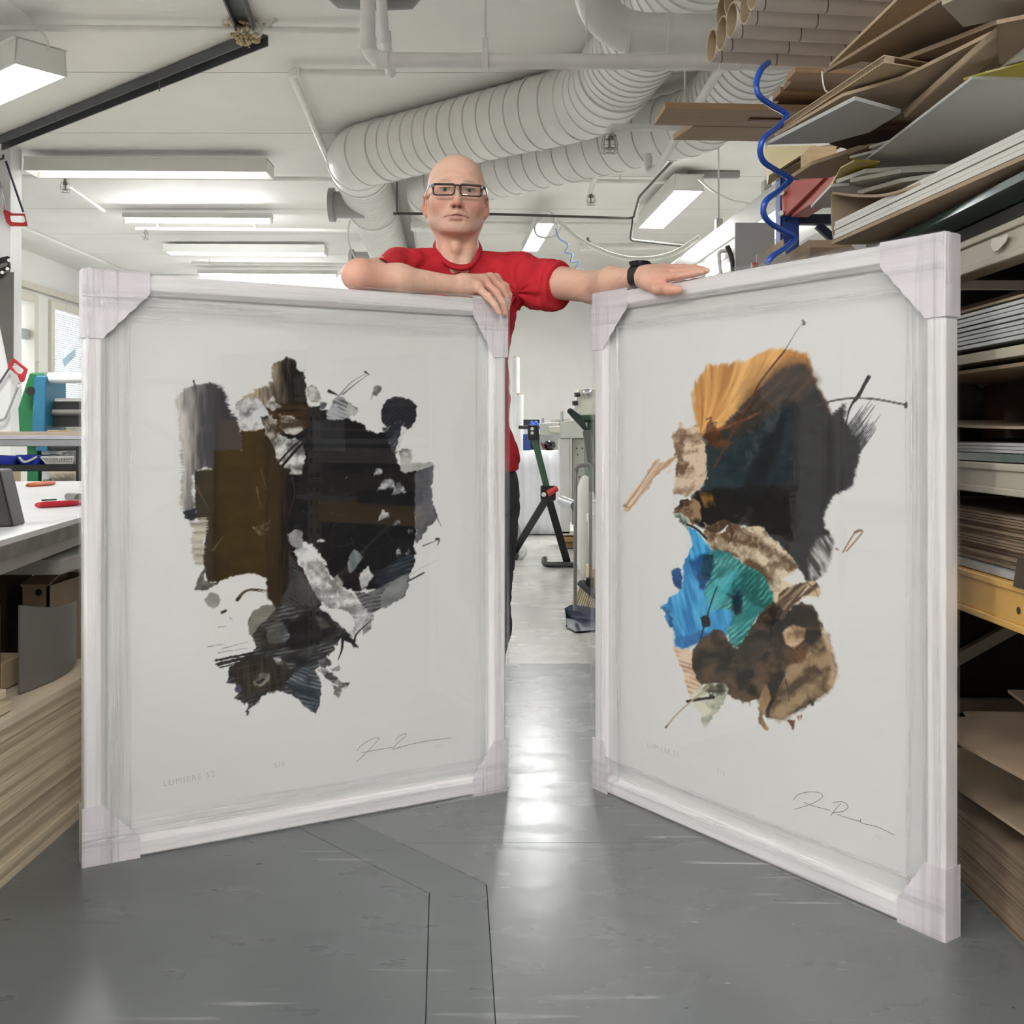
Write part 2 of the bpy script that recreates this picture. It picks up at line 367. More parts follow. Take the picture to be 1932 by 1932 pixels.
# ---------------------------------------------------------------- spiral ducts
def duct_mesh(path, r, sp, ridge=.0055, n=40):
    path = [np.asarray(p, float) for p in path]; L_ = [0]
    for a, b in zip(path[:-1], path[1:]): L_.append(L_[-1]+np.linalg.norm(b-a))
    tot = L_[-1]
    def at(s):
        s = min(max(s, 0), tot); i = min(max(np.searchsorted(L_, s)-1, 0), len(path)-2); t = (s-L_[i])/(L_[i+1]-L_[i]+1e-9); return path[i]*(1-t)+path[i+1]*t
    pts, rr = [], []; s = 0.0
    while s < tot-.03:
        for ds, e in ((0, 0), (.004, ridge), (.010, ridge), (.013, -.006), (.016, 0)):
            pts.append(at(s+ds)); rr.append(r+e)
        m_ = max(1, int(sp/.06))
        for k in range(1, m_): pts.append(at(s+.016+(sp-.016)*k/m_)); rr.append(r)
        s += sp
    pts.append(path[-1]); rr.append(r)
    return MB().tube(pts, rr, n, caps=True)
UPD = CH+1.86
def flatz(p, z): return np.array([p[0], p[1], z])
def at_z(px, py, z): return PZ(px, py, z)
# duct 1: runs away along the ceiling, bends, crosses to the right, bends back over the camera
e1 = at_z(672, 296, UPD); e2 = at_z(1130, 186, UPD-.02)
far1 = at_z(742, 500, UPD); n1 = at_z(1215, 60, UPD); 
dirn = norm(flatz(n1-e2, 0))
near1 = e2+dirn*2.6
R = .20
t = thing('ventilation_duct', 'nearer thick spiral duct bending behind the man towards the upper right', 'duct', e1)
da = norm(far1-e1); db = norm(e2-e1); dc = norm(near1-e2)
k1, k2 = .30, .42
duct_mesh([far1+da*2, e1+da*k1], R-.006, .055, .003).build('far_run', DUCTM, t, smooth=35)
duct_mesh(fillet([e1+da*k1, e1, e1+db*k1], .3, 10), R+.004, .20).build('bend', DUCTM, t, smooth=35)
duct_mesh([e1+db*k1, e2-db*k2], R, .105).build('cross_run', DUCTM, t, smooth=35)
duct_mesh(fillet([e2-db*k2, e2, e2+dc*k2], .42, 12), R+.004, .14).build('bend', DUCTM, t, smooth=35)
duct_mesh([e2+dc*k2, near1], R, .075).build('near_run', DUCTM, t, smooth=35)
for q, ax in ((e1+da*k1, da), (e1+db*k1, db), (e2-db*k2, db), (e2+dc*k2, dc), (e1+da*1.5, da)):
    MB().cyl(q-ax*.012, q+ax*.012, R+.010, 40).build('coupling', DUCTM, t, smooth=40)
# tap with a flange on the duct's left side (two of them)
for px, py, dd, rr in ((660, 384, 8.0, .10), (688, 492, 11.0, .10)):
    q = P(px, py, dd); ax = np.array([-1., 0, 0])
    MB().lathe(q+np.array([.10, .05, 0]), ax, [(0, rr), (.18, rr), (.185, rr), (.22, rr), (.222, rr*1.28), (.26, rr*1.28), (.262, rr*.8)], 24).build('outlet_stub', GREYP, t, smooth=35)
# duct 2 behind it
e3 = at_z(815, 350, UPD-.04); e4 = at_z(1330, 226, UPD-.04); far2 = at_z(822, 520, UPD-.04); n2 = at_z(1420, 110, UPD-.04)
t2 = thing('ventilation_duct', 'second spiral duct, behind and below the nearer duct, partly hidden by the head', 'duct', e3)
da = norm(far2-e3); db = norm(e4-e3); dc = norm(flatz(n2-e4, 0)); R2 = .185
duct_mesh([far2+da*2, e3+da*.3], R2-.006, .055, .003).build('far_run', DUCTM, t2, smooth=35)
duct_mesh(fillet([e3+da*.3, e3, e3+db*.3], .3, 10), R2+.004, .20).build('bend', DUCTM, t2, smooth=35)
duct_mesh([e3+db*.3, e4-db*.4], R2, .125).build('cross_run', DUCTM, t2, smooth=35)
duct_mesh(fillet([e4-db*.4, e4, e4+dc*.4], .4, 12), R2+.004, .14).build('bend', DUCTM, t2, smooth=35)
duct_mesh([e4+dc*.4, e4+dc*2.4], R2, .09).build('near_run', DUCTM, t2, smooth=35)
for q, ax in ((e3+da*.3, da), (e3+db*.3, db), (e4-db*.4, db), (e4+dc*.4, dc)):
    MB().cyl(q-ax*.012, q+ax*.012, R2+.010, 40).build('coupling', DUCTM, t2, smooth=40)
q = P(800, 405, 8.3)
MB().lathe(q+np.array([0, 0, .14]), (0, 0, -1), [(0, .085), (.10, .085), (.105, .088), (.2, .088), (.205, .105), (.26, .105), (.262, .07), (.24, .06)], 24).build('outlet_stub', WHITEP, t2, smooth=35)
# smooth white elbow at the top right
pw = thing('ventilation_duct', 'smooth white duct elbow at the top, left of the cardboard tubes', 'duct', P(1130, 40, 4.3))
pa = fillet([P(1116, -160, 3.6), P(1122, 62, 3.9), P(1420, 70, 3.9), P(1700, 70, 3.9)], .27, 12)
MB().tube(pa, .0755, 28).build('elbow', mat('white duct', (222, 222, 216), .35), pw, smooth=True)
for px in (1182, 1255): MB().cyl(P(px, 66, 3.9)-np.array([.006,0,0]), P(px, 66, 3.9)+np.array([.006,0,0]), .079, 28).build('seam', WHITEP, pw, smooth=40)

# ---------------------------------------------------------------- pipes
def pipe(name, label, pts, r, fr=.06, m=PIPEW, cat='pipe', couplings=(), n=14, parent=None):
    t = thing(name, label, cat, pts[0]) if parent is None else parent
    MB().tube(fillet(pts, fr, 6), r, n).build('run', m, t, smooth=40)
    for q, ax in couplings: MB().cyl(q-norm(ax)*.022, q+norm(ax)*.022, r*1.16, n).build('coupling', m, t, smooth=40)
    return t
dp = 3.75
a, b_, c_ = P(694, -160, dp), P(694, 113, dp), P(1700, 121, dp)
t = pipe('water_pipe', 'white pipe dropping at top centre and running right under the tubes', [a, b_, c_], .027, .07,
     couplings=((P(694, 84, dp), (0,0,1)), (P(722, 113, dp), (1,0,0))))
hg = MB().obox(P(915, 104, dp-.0), np.array([.0115,0,0]), np.array([0,.031,0]), np.array([0,0,.052])); hg.build('hanger_clamp', PIPEW, t, bevel=.002)
MB().cyl(P(915, 80, dp), np.array([P(915, 80, dp)[0], dp, CZ]), .005, 8).build('hanger_rod', PIPEW, t)
MB().cyl(P(1106, 108, dp+.02), np.array([P(1106, 108, dp)[0], dp, CZ]), .0025, 6).build('hanger_rod', PIPEW, t)
pipe('water_pipe', 'thinner white pipe behind the elbow at top centre, capped below', [P(716, -60, 3.95), P(722, 40, 4.05), P(737, 138, 4.35)], .021, .05, couplings=((P(727, 70, 4.13), (0,.3,-1)),))
MB().lathe(np.array([-1.36, 4.62, CZ-.002]), (1, 0, .0), [(0, .02), (.02, .06), (.36, .06), (.38, .02)], 18).build('expansion_tank', GREYP, smooth=40, label='grey rounded vessel at the top edge left of the pipe elbow', cat='tank') if False else None
MB().tube([P(612, -14, 4.1), P(640, -4, 4.1), P(700, -2, 4.1), P(775, -4, 4.1), P(800, -14, 4.1)], [.01, .042, .045, .042, .01], 16).build('pipe_casing', GREYP, smooth=True, label='grey rounded casing cut off by the top edge above the pipe', cat='casing')
zc = CZ-.06
pipe('water_pipe', 'white ceiling pipe that turns at a corner and runs back to the duct', [at_z(742, 139, zc), at_z(548, 137, zc), at_z(624, 312, zc)], .022, .05,
     couplings=((at_z(560, 137, zc), (1,0,0)),))
# pipe with wire guarded sprinkler below the right duct, and the diagonal riser beside it
t = pipe('water_pipe', 'grey sprinkler pipe in front of the duct, left of the brown boards', [P(1149, 262, 4.6), P(1149, 241, 4.6), P(1300, 240, 4.6)], .016, .03, m=PIPEW, couplings=((P(1163, 241, 4.6), (1,0,0)), (P(1276, 240, 4.6), (1,0,0))))
MB().cyl(P(1292, 240, 4.6), np.array([P(1292, 240, 4.6)[0], 4.6, CZ]), .004, 6).build('hanger_rod', PIPEW, t)
pipe('water_pipe', 'white sloping pipe running from the tubes down to a bend behind the boards', [P(1222, 290, 5.7), P(1223, 326, 5.7), P(1240, 318, 5.6), P(1352, 140, 4.6), P(1400, 70, 4.25)], .020, .05, couplings=((P(1223, 304, 5.7), (0,0,1)),))
# sprinkler branch lines under the ceiling on the left
def branch(label, y, xa, xb, hangers, drop=None):
    z = CZ-.05; a = at_z(xa, y, z); b_ = at_z(xb, y+.009*(xb-xa), z)
    t = pipe('sprinkler_pipe', label, [a, b_], .017, .02, n=10)
    for hx in hangers:
        q = at_z(hx, y+.009*(hx-xa), z); MB().bar(q, np.array([q[0], q[1], CZ]), .012, .012, (0,1,0)).build('hanger', PIPEW, t)
    return t, a
branch('white ceiling pipe crossing at the upper left, farther from the wall', 52, -60, 690, (60, 420))
t, a = branch('white sprinkler pipe behind the big trough lamp', 333, 24, 628, (165, 430))
branch('white sprinkler pipe between the single tube and the louvred lamp', 431, 256, 665, (297, 480))
branch('white sprinkler pipe between the louvred lamp and the back batten', 496, 362, 670, (395,))
branch('white ceiling pipe crossing behind the head towards the twin tube lamp', 340, 905, 1275, (1040, 1170))
branch('white ceiling pipe crossing behind the cable coil', 421, 910, 1200, (1150,))
def sprinkler(label, q, s=1.0):
    q = np.asarray(q, float); t = thing('sprinkler', label, 'sprinkler', q)
    MB().lathe(q+np.array([0,0,.05*s]), (0,0,-1), [(0, .012*s), (.03*s, .012*s), (.035*s, .018*s), (.05*s, .018*s), (.055*s, .006*s), (.085*s, .006*s), (.087*s, .022*s), (.092*s, .022*s)], 12).build('head', mat('brass grey', (120, 116, 108), .35, .7), t, smooth=40)
    wg = MB()
    for k in range(4):
        an = k*math.pi/4; u = np.array([math.cos(an), math.sin(an), 0])
        wg.tube([q+u*.028*s+np.array([0,0,.02*s]), q+u*.038*s+np.array([0,0,-.02*s]), q+u*.034*s+np.array([0,0,-.06*s]), q-u*.034*s+np.array([0,0,-.06*s]), q-u*.038*s+np.array([0,0,-.02*s]), q-u*.028*s+np.array([0,0,.02*s])], .0015*s, 5)
    for z, r in ((.02, .028), (-.03, .038)): wg.ring(q+np.array([0,0,z*s]), (0,0,1), r*s, .0015*s, 16, 5)
    wg.build('wire_guard', mat('guard wire', (150, 148, 142), .4, .4), t, smooth=True)
sprinkler('caged sprinkler head hanging from the grey pipe over the right duct', P(1150, 264, 4.6), .95)
sprinkler('caged sprinkler head on a short drop pipe above the twin tube lamp', P(1115, 373, 8.2), .95)
pipe('sprinkler_pipe', 'short white drop pipe carrying the middle caged sprinkler', [P(1114, 362, 8.2), P(1119, 345, 7.9), P(1135, 310, 7.2)], .02, .03, n=10)
sprinkler('caged sprinkler head below the largest trough lamp', at_z(123, 334, CZ-.05)+np.array([0, 0, -.06]), 1.0)
pipe('sprinkler_pipe', 'thin white conduit running back from the caged sprinkler on the left', [P(130, 352, 7.9), P(196, 398, 9.4)], .014, .02, n=8)
sprinkler('caged sprinkler head below the second tube lamp', at_z(275, 431, CZ-.05)+np.array([0, 0, -.055]), .9)
sprinkler('small upright sprinkler on the white pipe above the watch', P(1109, 458, 10.2), 1.0)
pipe('sprinkler_pipe', 'white far pipe ending in a cap above the watch', [P(1094, 467, 10.2), P(1300, 463, 10.2)], .036, .02, couplings=((P(1098, 467, 10.2), (1,0,0)), (P(1112, 466, 10.2), (1,0,0))))
DK = mat('dark conduit', (66, 64, 60), .5)
pipe('conduit', 'dark thin conduit crossing behind the head, then angled beside the twin tube lamp', [P(742, 403, 7.7), P(930, 404, 7.9), P(1195, 412, 8.4), P(1206, 372, 7.6), P(1338, 228, 5.6)], .010, .08, DK, 'conduit', n=8)
pipe('conduit', 'dark thin conduit dropping below the twin tube lamp to the right', [P(1195, 413, 8.4), P(1189, 453, 8.4), P(1290, 464, 8.6)], .011, .03, DK, 'conduit', n=8)
pipe('threaded_rod', 'thin dark hanger rod between the two ducts', [np.array([P(749, 335, 7.6)[0], 7.6, CZ]), P(749, 403, 7.6)], .005, .01, DK, 'rod', n=6)
# cables
MB().tube(catmull([P(1033, 404, 8.7), P(1010, 425, 8.7), P(1015, 445, 8.7), P(1045, 447, 8.7), P(1057, 425, 8.7), P(1040, 402, 8.6), P(1020, 400, 8.7), P(1018, 420, 8.7)], 8), .011, 6).build('coiled_cable', WHITEP, smooth=True, label='loop of white cable hanging round the glaring lamp', cat='cable')
MB().tube(catmull([P(1055, 420, 8.6), P(1100, 455, 8.3), P(1160, 482, 8.0), P(1215, 489, 7.8), P(1270, 478, 7.6), P(1320, 448, 7.5)], 8), .019, 8).build('white_hose', mat('white hose', (240, 240, 232), .5), smooth=True, label='thick white hose sagging from the glaring lamp to the lighting duct', cat='hose')
MB().tube(catmull([P(1048, 432, 8.6), P(1055, 450, 8.6), P(1072, 462, 8.6), P(1066, 476, 8.6), P(1080, 480, 8.6), P(1077, 494, 8.6), P(1092, 494, 8.6), P(1086, 508, 8.6), P(1101, 510, 8.6), P(1096, 530, 8.6)], 6), .007, 6).build('coiled_cable', mat('pale blue cable', (150, 170, 210), .4), smooth=True, label='thin wavy pale blue cable above the outstretched arm', cat='cable')
MB().tube(catmull([P(661, 416, 8.6), P(656, 440, 8.6), P(662, 470, 8.6), P(680, 505, 8.6)], 6), .008, 6).build('loose_cable', WHITEP, smooth=True, label='white loose cable hanging left of the thick duct', cat='cable')
MB().tube(catmull([P(1318, 338, 7.6), P(1345, 360, 7.0), P(1380, 378, 6.6), P(1412, 384, 6.2)], 6), .007, 6).build('loose_cable', WHITEP, smooth=True, label='white cable sagging from the twin tube lamp to the lighting duct', cat='cable')
MB().bar(at_z(1298, 330, CZ-.03), at_z(1395, 330, CZ-.03), .05, .05).build('junction_box', GREYP, bevel=.005, label='grey flat junction box on the ceiling right of the twin tube lamp', cat='box')

# ---------------------------------------------------------------- steel channel left by a removed wall, with foam at its corner
def channel(a, b, wd, hh):
    m = MB(); a = np.asarray(a, float); b = np.asarray(b, float); dd = norm(b-a); sd = norm(np.cross(dd, (0,0,1))); up = np.array([0,0,1.])
    c = (a+b)/2; ln = np.linalg.norm(b-a)
    m.obox(c, dd*ln/2, sd*wd/2, up*.004)
    for s in (-1, 1): m.obox(c+sd*s*wd/2+up*hh/2*0+np.array([0,0,-hh/2]), dd*ln/2, sd*.004, up*hh/2)
    return m
z0 = CZ-.012
t = thing('ceiling_track', 'dark steel channel slanting across the ceiling at the upper left', 'track', at_z(250, 160, z0))
channel(at_z(492, 64, z0), at_z(-8, 268, z0), .085, .05).build('channel', STEELD, t)
channel(at_z(470, 62, z0), at_z(425, -60, z0), .085, .05).build('channel', STEELD, t)
fo_ = MB(); r_ = random.Random(3)
for k in range(170):
    q = at_z(466, 60, CZ-.045)+np.array([r_.gauss(0, .030), r_.gauss(0, .03), r_.gauss(0, .026)])
    fo_.sphere(q, r_.uniform(.006, .017), 6, 4, (r_.uniform(.6, 1.5), 1, r_.uniform(.5, 1.6)))
fo_.build('insulation_foam', mat('old foam', (196, 178, 142), .9, var=.2, vscale=30, bump=.6, bscale=90), t, smooth=True, kind='stuff')
sc_ = MB()
for k in range(7):
    q = at_z(490, 52, CZ-.05)+np.array([r_.gauss(0, .02), r_.gauss(0, .02), r_.gauss(0, .025)]); sc_.prism([q, q+np.array([.03, .005, .02]), q+np.array([.02, .01, .05])], (.002, .006, 0))
sc_.build('torn_paper', mat('torn paper', (222, 218, 208), .8), t, kind='stuff')
MB().bar(at_z(300, 152, z0-.06), at_z(301, 172, z0-.10), .006, .006).build('wire_end', STEELD, t)
# ---------------------------------------------------------------- saws on the partition
RED = mat('red handle plastic', (168, 38, 48), .4)
pd = 7.40
def yaw(pts, d): return [P(px, py, d) for px, py in pts]
t = thing('hacksaw', 'hacksaw with a red handle hanging near the top of the partition', 'saw', P(25, 410, pd))
outer = [(5, 396), (11, 393), (16, 402), (47, 403), (53, 427), (20, 427), (12, 420)]
hole = [(18, 407), (45, 407), (48, 418), (44, 420), (22, 419)]
def holed(outer, hole, d, th, mname):
    m = MB(); n = 40
    def res(poly):
        poly = [np.array(p, float) for p in poly]; c = np.mean(poly, axis=0); out = []
        for k in range(n):
            a = 2*math.pi*k/n; dr = np.array([math.cos(a), math.sin(a)]); best = 0
            for i in range(len(poly)):
                p, q = poly[i], poly[(i+1) % len(poly)]; M_ = np.array([dr, p-q]).T
                if abs(np.linalg.det(M_)) < 1e-9: continue
                s_, u_ = np.linalg.solve(M_, p-c_h)
                if s_ > 0 and -1e-6 <= u_ <= 1+1e-6: best = max(best, s_)
            out.append(c_h+dr*best)
        return out
    c_h = np.mean([np.array(p, float) for p in hole], axis=0)
    O, H = res(outer), res(hole); V = []
    for dd in (d, d+th):
        V += [P(*p, dd) for p in O]+[P(*p, dd) for p in H]
    Fs = []
    for k in range(n):
        j = (k+1) % n
        Fs += [(k, j, n+j, n+k), (2*n+k, 3*n+k, 3*n+j, 2*n+j), (k, 2*n+k, 2*n+j, j), (n+k, n+j, 3*n+j, 3*n+k)]
    return m.add(V, Fs)
holed(outer, hole, pd-.05, .03, RED).build('handle', RED, t, bevel=.006)
MB().bar(P(11, 304, pd), P(44, 400, pd), .012, .012).build('frame_bar', mat('blue black steel', (52, 58, 82), .4, .3), t)
MB().tube(yaw([(-6, 330), (2, 362), (9, 394)], pd), .012, 8).build('frame_tube', mat('chrome', (200, 200, 200), .25, .9), t, smooth=True)
MB().tube([P(-4, 302, 7.45), P(6, 299, 7.36), P(6, 292, 7.36)], .008, 8).build('hook', STEELD, smooth=True, label='small steel hook in the partition holding the upper hacksaw', cat='hook')
t = thing('hand_saw', 'hand saw with a dark broad blade and black handle on the partition', 'saw', P(10, 600, pd))
MB().prism(yaw([(-20, 520), (26, 513), (25, 690), (15, 690)], pd), (0, .004, 0)).build('blade', mat('saw steel', (112, 108, 104), .35, .6, var=.08), t)
holed([(-24, 492), (18, 482), (21, 508), (8, 512), (6, 522), (-24, 524)], [(-16, 503), (14, 494), (15, 501), (-14, 512)], pd-.03, .03, BLACK).build('handle', BLACK, t, bevel=.006)
for px, py in ((17, 491), (14, 507), (4, 514)): MB().cyl(P(px, py, pd-.036), P(px, py, pd-.03), .012, 10).build('rivet', WHITEP, t)
t = thing('hacksaw', 'hacksaw with a red handle hanging low beside the green machine', 'saw', P(35, 700, pd))
holed([(13, 692), (25, 674), (53, 696), (46, 720), (38, 722), (33, 708)], [(22, 690), (28, 684), (45, 698), (40, 706), (34, 704)], pd-.06, .03, RED).build('handle', RED, t, bevel=.006)
MB().tube(catmull(yaw([(37, 722), (14, 780), (5, 792), (-20, 798)], pd), 5), .009, 8).build('frame_tube', mat('chrome', (200, 200, 200), .25, .9), t, smooth=True)
MB().bar(P(18, 694, pd), P(-12, 740, pd), .004, .014).build('blade', STEELD, t)

# ---------------------------------------------------------------- roller laminator behind the bench
GREEN = mat('machine green', (24, 98, 58), .4, var=.06); BLUE = mat('machine blue', (36, 100, 130), .4, var=.03)
t = thing('laminating_machine', 'green and blue roller laminator standing behind the left bench', 'machine', np.array([-3.2, 7.0, 0]))
md = 6.6
MB().prism(yaw([(55, 703), (88, 703), (88, 830), (36, 830), (33, 770)], md+.05), (0, .30, 0)).build('side_casting', GREEN, t, bevel=.012)
MB().prism(yaw([(63, 712), (68, 708), (86, 708), (83, 836), (58, 836)], md-.02), (0, .30, 0)).build('cover_panel', BLUE, t, bevel=.012)
MB().lathe(P(90, 748, md+.18), (1, 0, 0), [(0, .12), (.03, .13), (.035, .10)], 24).build('cream_disc', mat('cream disc', (220, 218, 208), .5), t, smooth=40)
MB().cyl(P(92, 713, md+.05), P(300, 713, md+.05), .034, 24).build('paper_roll', mat('paper roll white', (235, 236, 238), .5), t, smooth=40)
for y, r, m in ((766, .026, BLACK), (779, .022, mat('grey rubber roller', (92, 90, 84), .7)), (795, .034, BLACK)):
    (MB().cyl(P(88, y, md+.1), P(300, y, md+.1), r, 20) if m is not BLACK else MB().box(P(88, y+r*300, md+.1), P(300, y-r*300, md+.2))).build('roller', m, t, smooth=40)
MB().box(P(90, 758, md+.12), P(300, 753, md+.3)).build('feed_plate', WHITEP, t)
MB().cyl(P(58, 738, md+.02), P(58, 738, md-.03), .028, 14).build('knob', BLACK, t, smooth=40)
MB().box((P(36, 0, md)[0], md+.1, 0), (P(58, 0, md)[0], md+.3, P(0, 832, md)[2])).build('pedestal', GREEN, t, bevel=.01)
MB().box((P(64, 0, md)[0], md+.1, 0), (P(80, 0, md)[0], md+.3, P(0, 836, md)[2])).build('pedestal', mat('light grey pedestal', (190, 192, 194), .5), t, bevel=.01)
MB().box((P(66, 0, md)[0], md, P(0, 851, md)[2]), (P(88, 0, md)[0], md+.25, P(0, 838, md)[2])).build('cover_foot', BLUE, t, bevel=.01)
MB().box((P(88, 0, md)[0], md+.02, P(0, 851, md)[2]), (P(300, 0, md)[0], md+.25, P(0, 841, md)[2])).build('lower_bar', BLACK, t, bevel=.008)
MB().box((P(68, 0, md)[0], md+.3, P(0, 905, md)[2]), (P(300, 0, md)[0], md+.34, P(0, 853, md)[2])).build('lower_panel', mat('pale grey panel', (196, 200, 200), .5), t)
# blue tag hung by the window
tg = MB().prism([PXX(118, 678, XL+.10), PXX(121, 693, XL+.10), PXX(142, 672, XL+.10), PXX(142, 657, XL+.10)], (.003, 0, 0))
tgt = thing('hanging_tag', 'pale blue card tag hanging slanted before the blinds', 'tag', PXX(130, 678, XL+.10))
tg.build('card', mat('pale blue card', (176, 206, 220), .5), tgt)
q = PXX(131, 666, XL+.10); MB().tube([q, np.array([XL+.062, q[1], 2.44])], .002, 5).build('string', WHITEP, tgt)

# ---------------------------------------------------------------- bench seen edge-on, with its shelf
bd = 4.9
t = thing('workbench', 'metal edged bench seen edge-on across the left side', 'bench', np.array([-2.3, 5.2, 0]))
zb = P(0, 822, bd)[2]
def zpx(py, d): return P(0, py, d)[2]
def xpx(px, d): return P(px, 0, d)[0]
xa, xb = -3.2, xpx(215, bd)
MB().box((xa, bd+.01, zpx(824, bd)), (xb-.01, bd+.75, zpx(814, bd))).build('bench_top', mat('bench board', (206, 190, 166), .6, var=.06), t)
MB().box((xa, bd-.02, zpx(842, bd)), (xb, bd+.01, zpx(829, bd))).build('edge_rail', mat('aluminium', (156, 156, 160), .35, .6), t, bevel=.003)
MB().box((xa, bd-.03, zpx(829, bd)), (xb, bd+.01, zpx(822, bd))).build('edge_strip', mat('bright aluminium', (196, 196, 204), .3, .5), t, bevel=.002)
MB().box((xa, bd+.05, zpx(890, bd)), (xpx(138, bd), bd+.55, zpx(877, bd))).build('shelf', BLACK, t, bevel=.004)
for x in (xpx(136, bd), -3.15):
    for y in (bd+.04, bd+.55): MB().box((x, y, 0), (x+.035, y+.035, zpx(842, bd))).build('leg', BLACK, t, bevel=.003)
# paper offcut lying on the bench
MB().prism([PZ(94, 808, zpx(812.5, bd)) if False else np.array([xpx(96, bd+.1), bd+.06, zpx(813.4, bd)]), np.array([xpx(106, bd), bd+.02, zpx(813.4, bd)]), np.array([xpx(116, bd), bd+.10, zpx(813.4, bd)]), np.array([xpx(98, bd), bd+.16, zpx(813.4, bd)])], (0, 0, .005)).build('wood_offcut', WOODL, label='pale thin wood offcut lying on the edge-on bench', cat='offcut')
def bin_(name, label, x0, x1, y0, z0, h, dep, m, holes=0, flare=.02, cat='bin'):
    t = thing(name, label, cat, ((x0+x1)/2, y0+dep/2, z0)); th = .006
    f = flare
    MB().box((x0+f, y0+f, z0), (x1-f, y0+dep-f, z0+th)).build('base', m, t)
    wl_ = MB()
    def wall(a, b, c, e):
        n_ = norm(np.cross(np.subtract(b, a), np.subtract(e, a)))*th; wl_.prism([a, b, c, e], n_)
    A = [(x0+f, y0+f), (x1-f, y0+f), (x1-f, y0+dep-f), (x0+f, y0+dep-f)]; B = [(x0, y0), (x1, y0), (x1, y0+dep), (x0, y0+dep)]
    for k in range(4):
        j = (k+1) % 4
        if holes and k == 0:
            n = holes
            for r0, r1 in ((0, .28), (.46, .56), (.78, 1)):
                def at(s_, u_): 
                    lo = np.array([*A[0], z0])*(1-s_)+np.array([*A[1], z0])*s_; hi = np.array([*B[0], z0+h])*(1-s_)+np.array([*B[1], z0+h])*s_; return lo*(1-u_)+hi*u_
                wl_.prism([at(0, r0), at(1, r0), at(1, r1), at(0, r1)], (0, th, 0))
            for c in range(n+1):
                s_ = c/n; w2 = .25/n
                for r0, r1 in ((.28, .46), (.56, .78)): wl_.prism([at(max(0, s_-w2), r0), at(min(1, s_+w2), r0), at(min(1, s_+w2), r1), at(max(0, s_-w2), r1)], (0, th, 0))
        else: wall((*A[k], z0), (*A[j], z0), (*B[j], z0+h), (*B[k], z0+h))
    wl_.build('wall', m, t)
    MB().tube([(*B[0], z0+h), (*B[1], z0+h), (*B[2], z0+h), (*B[3], z0+h), (*B[0], z0+h)], .006, 6).build('rim', m, t)
    return t
zs = zpx(877, bd)+.001
BLU = mat('blue plastic', (44, 62, 168), .4)
bin_('storage_bin', 'blue plastic bin with white tape inside on the black shelf', xpx(20, bd), xpx(65, bd), bd+.06, zs, .038, .20, BLU)
bin_('storage_bin', 'blue plastic bin at the left edge of the black shelf', xpx(-50, bd), xpx(18, bd), bd+.06, zs, .034, .20, BLU)
bin_('basket', 'white perforated plastic basket on the black shelf', xpx(67, bd), xpx(129, bd), bd+.06, zs, .034, .18, WHITEP, 12)
MB().tube(catmull([(xpx(26, bd), bd+.055, zs+.034), (xpx(36, bd), bd+.052, zs+.012), (xpx(48, bd), bd+.052, zs+.02), (xpx(60, bd), bd+.055, zs+.036)], 6), .006, 6).build('tape_strip', WHITEP, smooth=True, label='crumpled white tape strip hanging from the blue bin', cat='tape')
MB().tube([(xpx(104, bd), bd+.13, zs+.04), (xpx(114, bd), bd+.12, zs+.052)], [.016, .014], 10).build('glass_jar', mat('clear grey', (206, 212, 212), .15), smooth=40, label='small clear jar lying in the white basket', cat='jar')

# ---------------------------------------------------------------- low packing table near the left frame
t = thing('packing_table', 'low white topped packing table with a worn grey edge', 'table', np.array([-1.6, 3.6, 0]))
zt = .6
e0 = PZ(0, 1020, zt); e1_ = PZ(146, 978, zt)
dd = norm(e1_-e0); dl = np.array([-dd[1], dd[0], 0]);
A = e0-dd*.9; Bq = e0+dd*2.75
A[2] = Bq[2] = zt
WT = mat('white laminate', (222, 222, 222), .35, var=.05, vscale=4, stretch=(1, 4, 1))
MB().prism([A, Bq, Bq+dl*1.6, A+dl*1.6], (0, 0, -.012)).build('table_top', WT, t)
MB().prism([A+np.array([0,0,-.012]), Bq+np.array([0,0,-.012]), Bq+dl*1.6+np.array([0,0,-.012]), A+dl*1.6+np.array([0,0,-.012])], (0, 0, -.030)).build('table_core', mat('worn edge grey', (112, 108, 102), .7, var=.35, vscale=14), t)
MB().bar(A+dl*.05+np.array([0,0,-.062]), Bq+dl*.05+np.array([0,0,-.062]), .03, .034).build('frame_rail', mat('pale frame rail', (176, 172, 166), .5, var=.08), t)
for s in (.52, .95):
    q = A+(Bq-A)*s; MB().bar(np.array([q[0], q[1], 0])+dl*.06, np.array([q[0], q[1], zt-.07])+dl*.06, .04, .04, (0,1,0)).build('leg', GREYP, t, bevel=.003)
    q = q+dl*1.45; MB().bar(np.array([q[0], q[1], 0]), np.array([q[0], q[1], zt-.05]), .04, .04, (0,1,0)).build('leg', GREYP, t, bevel=.003)
# utility knives etc on the table
def knife(label, px0, py0, px1, py1, col, r=.010, nm='utility_knife'):
    a = PZ(px0, py0, zt+.009); b_ = PZ(px1, py1, zt+.009); t = thing(nm, label, 'knife', (a+b_)/2)
    u = b_-a
    MB().tube([a, a+u*.06, a+u*.3, a+u*.75, b_], [r*.55, r*.9, r, r*.95, r*.8], 10, flat=.75).build('handle', mat('knife '+str(col), col, .4), t, smooth=True)
    MB().bar(a+u*.12+np.array([0,0,r]), a+u*.42+np.array([0,0,r]), .008, .004).build('slider', BLACK, t, bevel=.001)
    MB().prism([b_, b_+u*.12+np.array([0, .004, 0]), b_+np.array([0,0,-.004])+u*.14, b_+np.array([0,0,-.005])], (0, .0006, 0)).build('blade', STEELD, t)
knife('red utility knife lying near the edge of the packing table', 68, 953, 156, 948, (196, 40, 52), .0125)
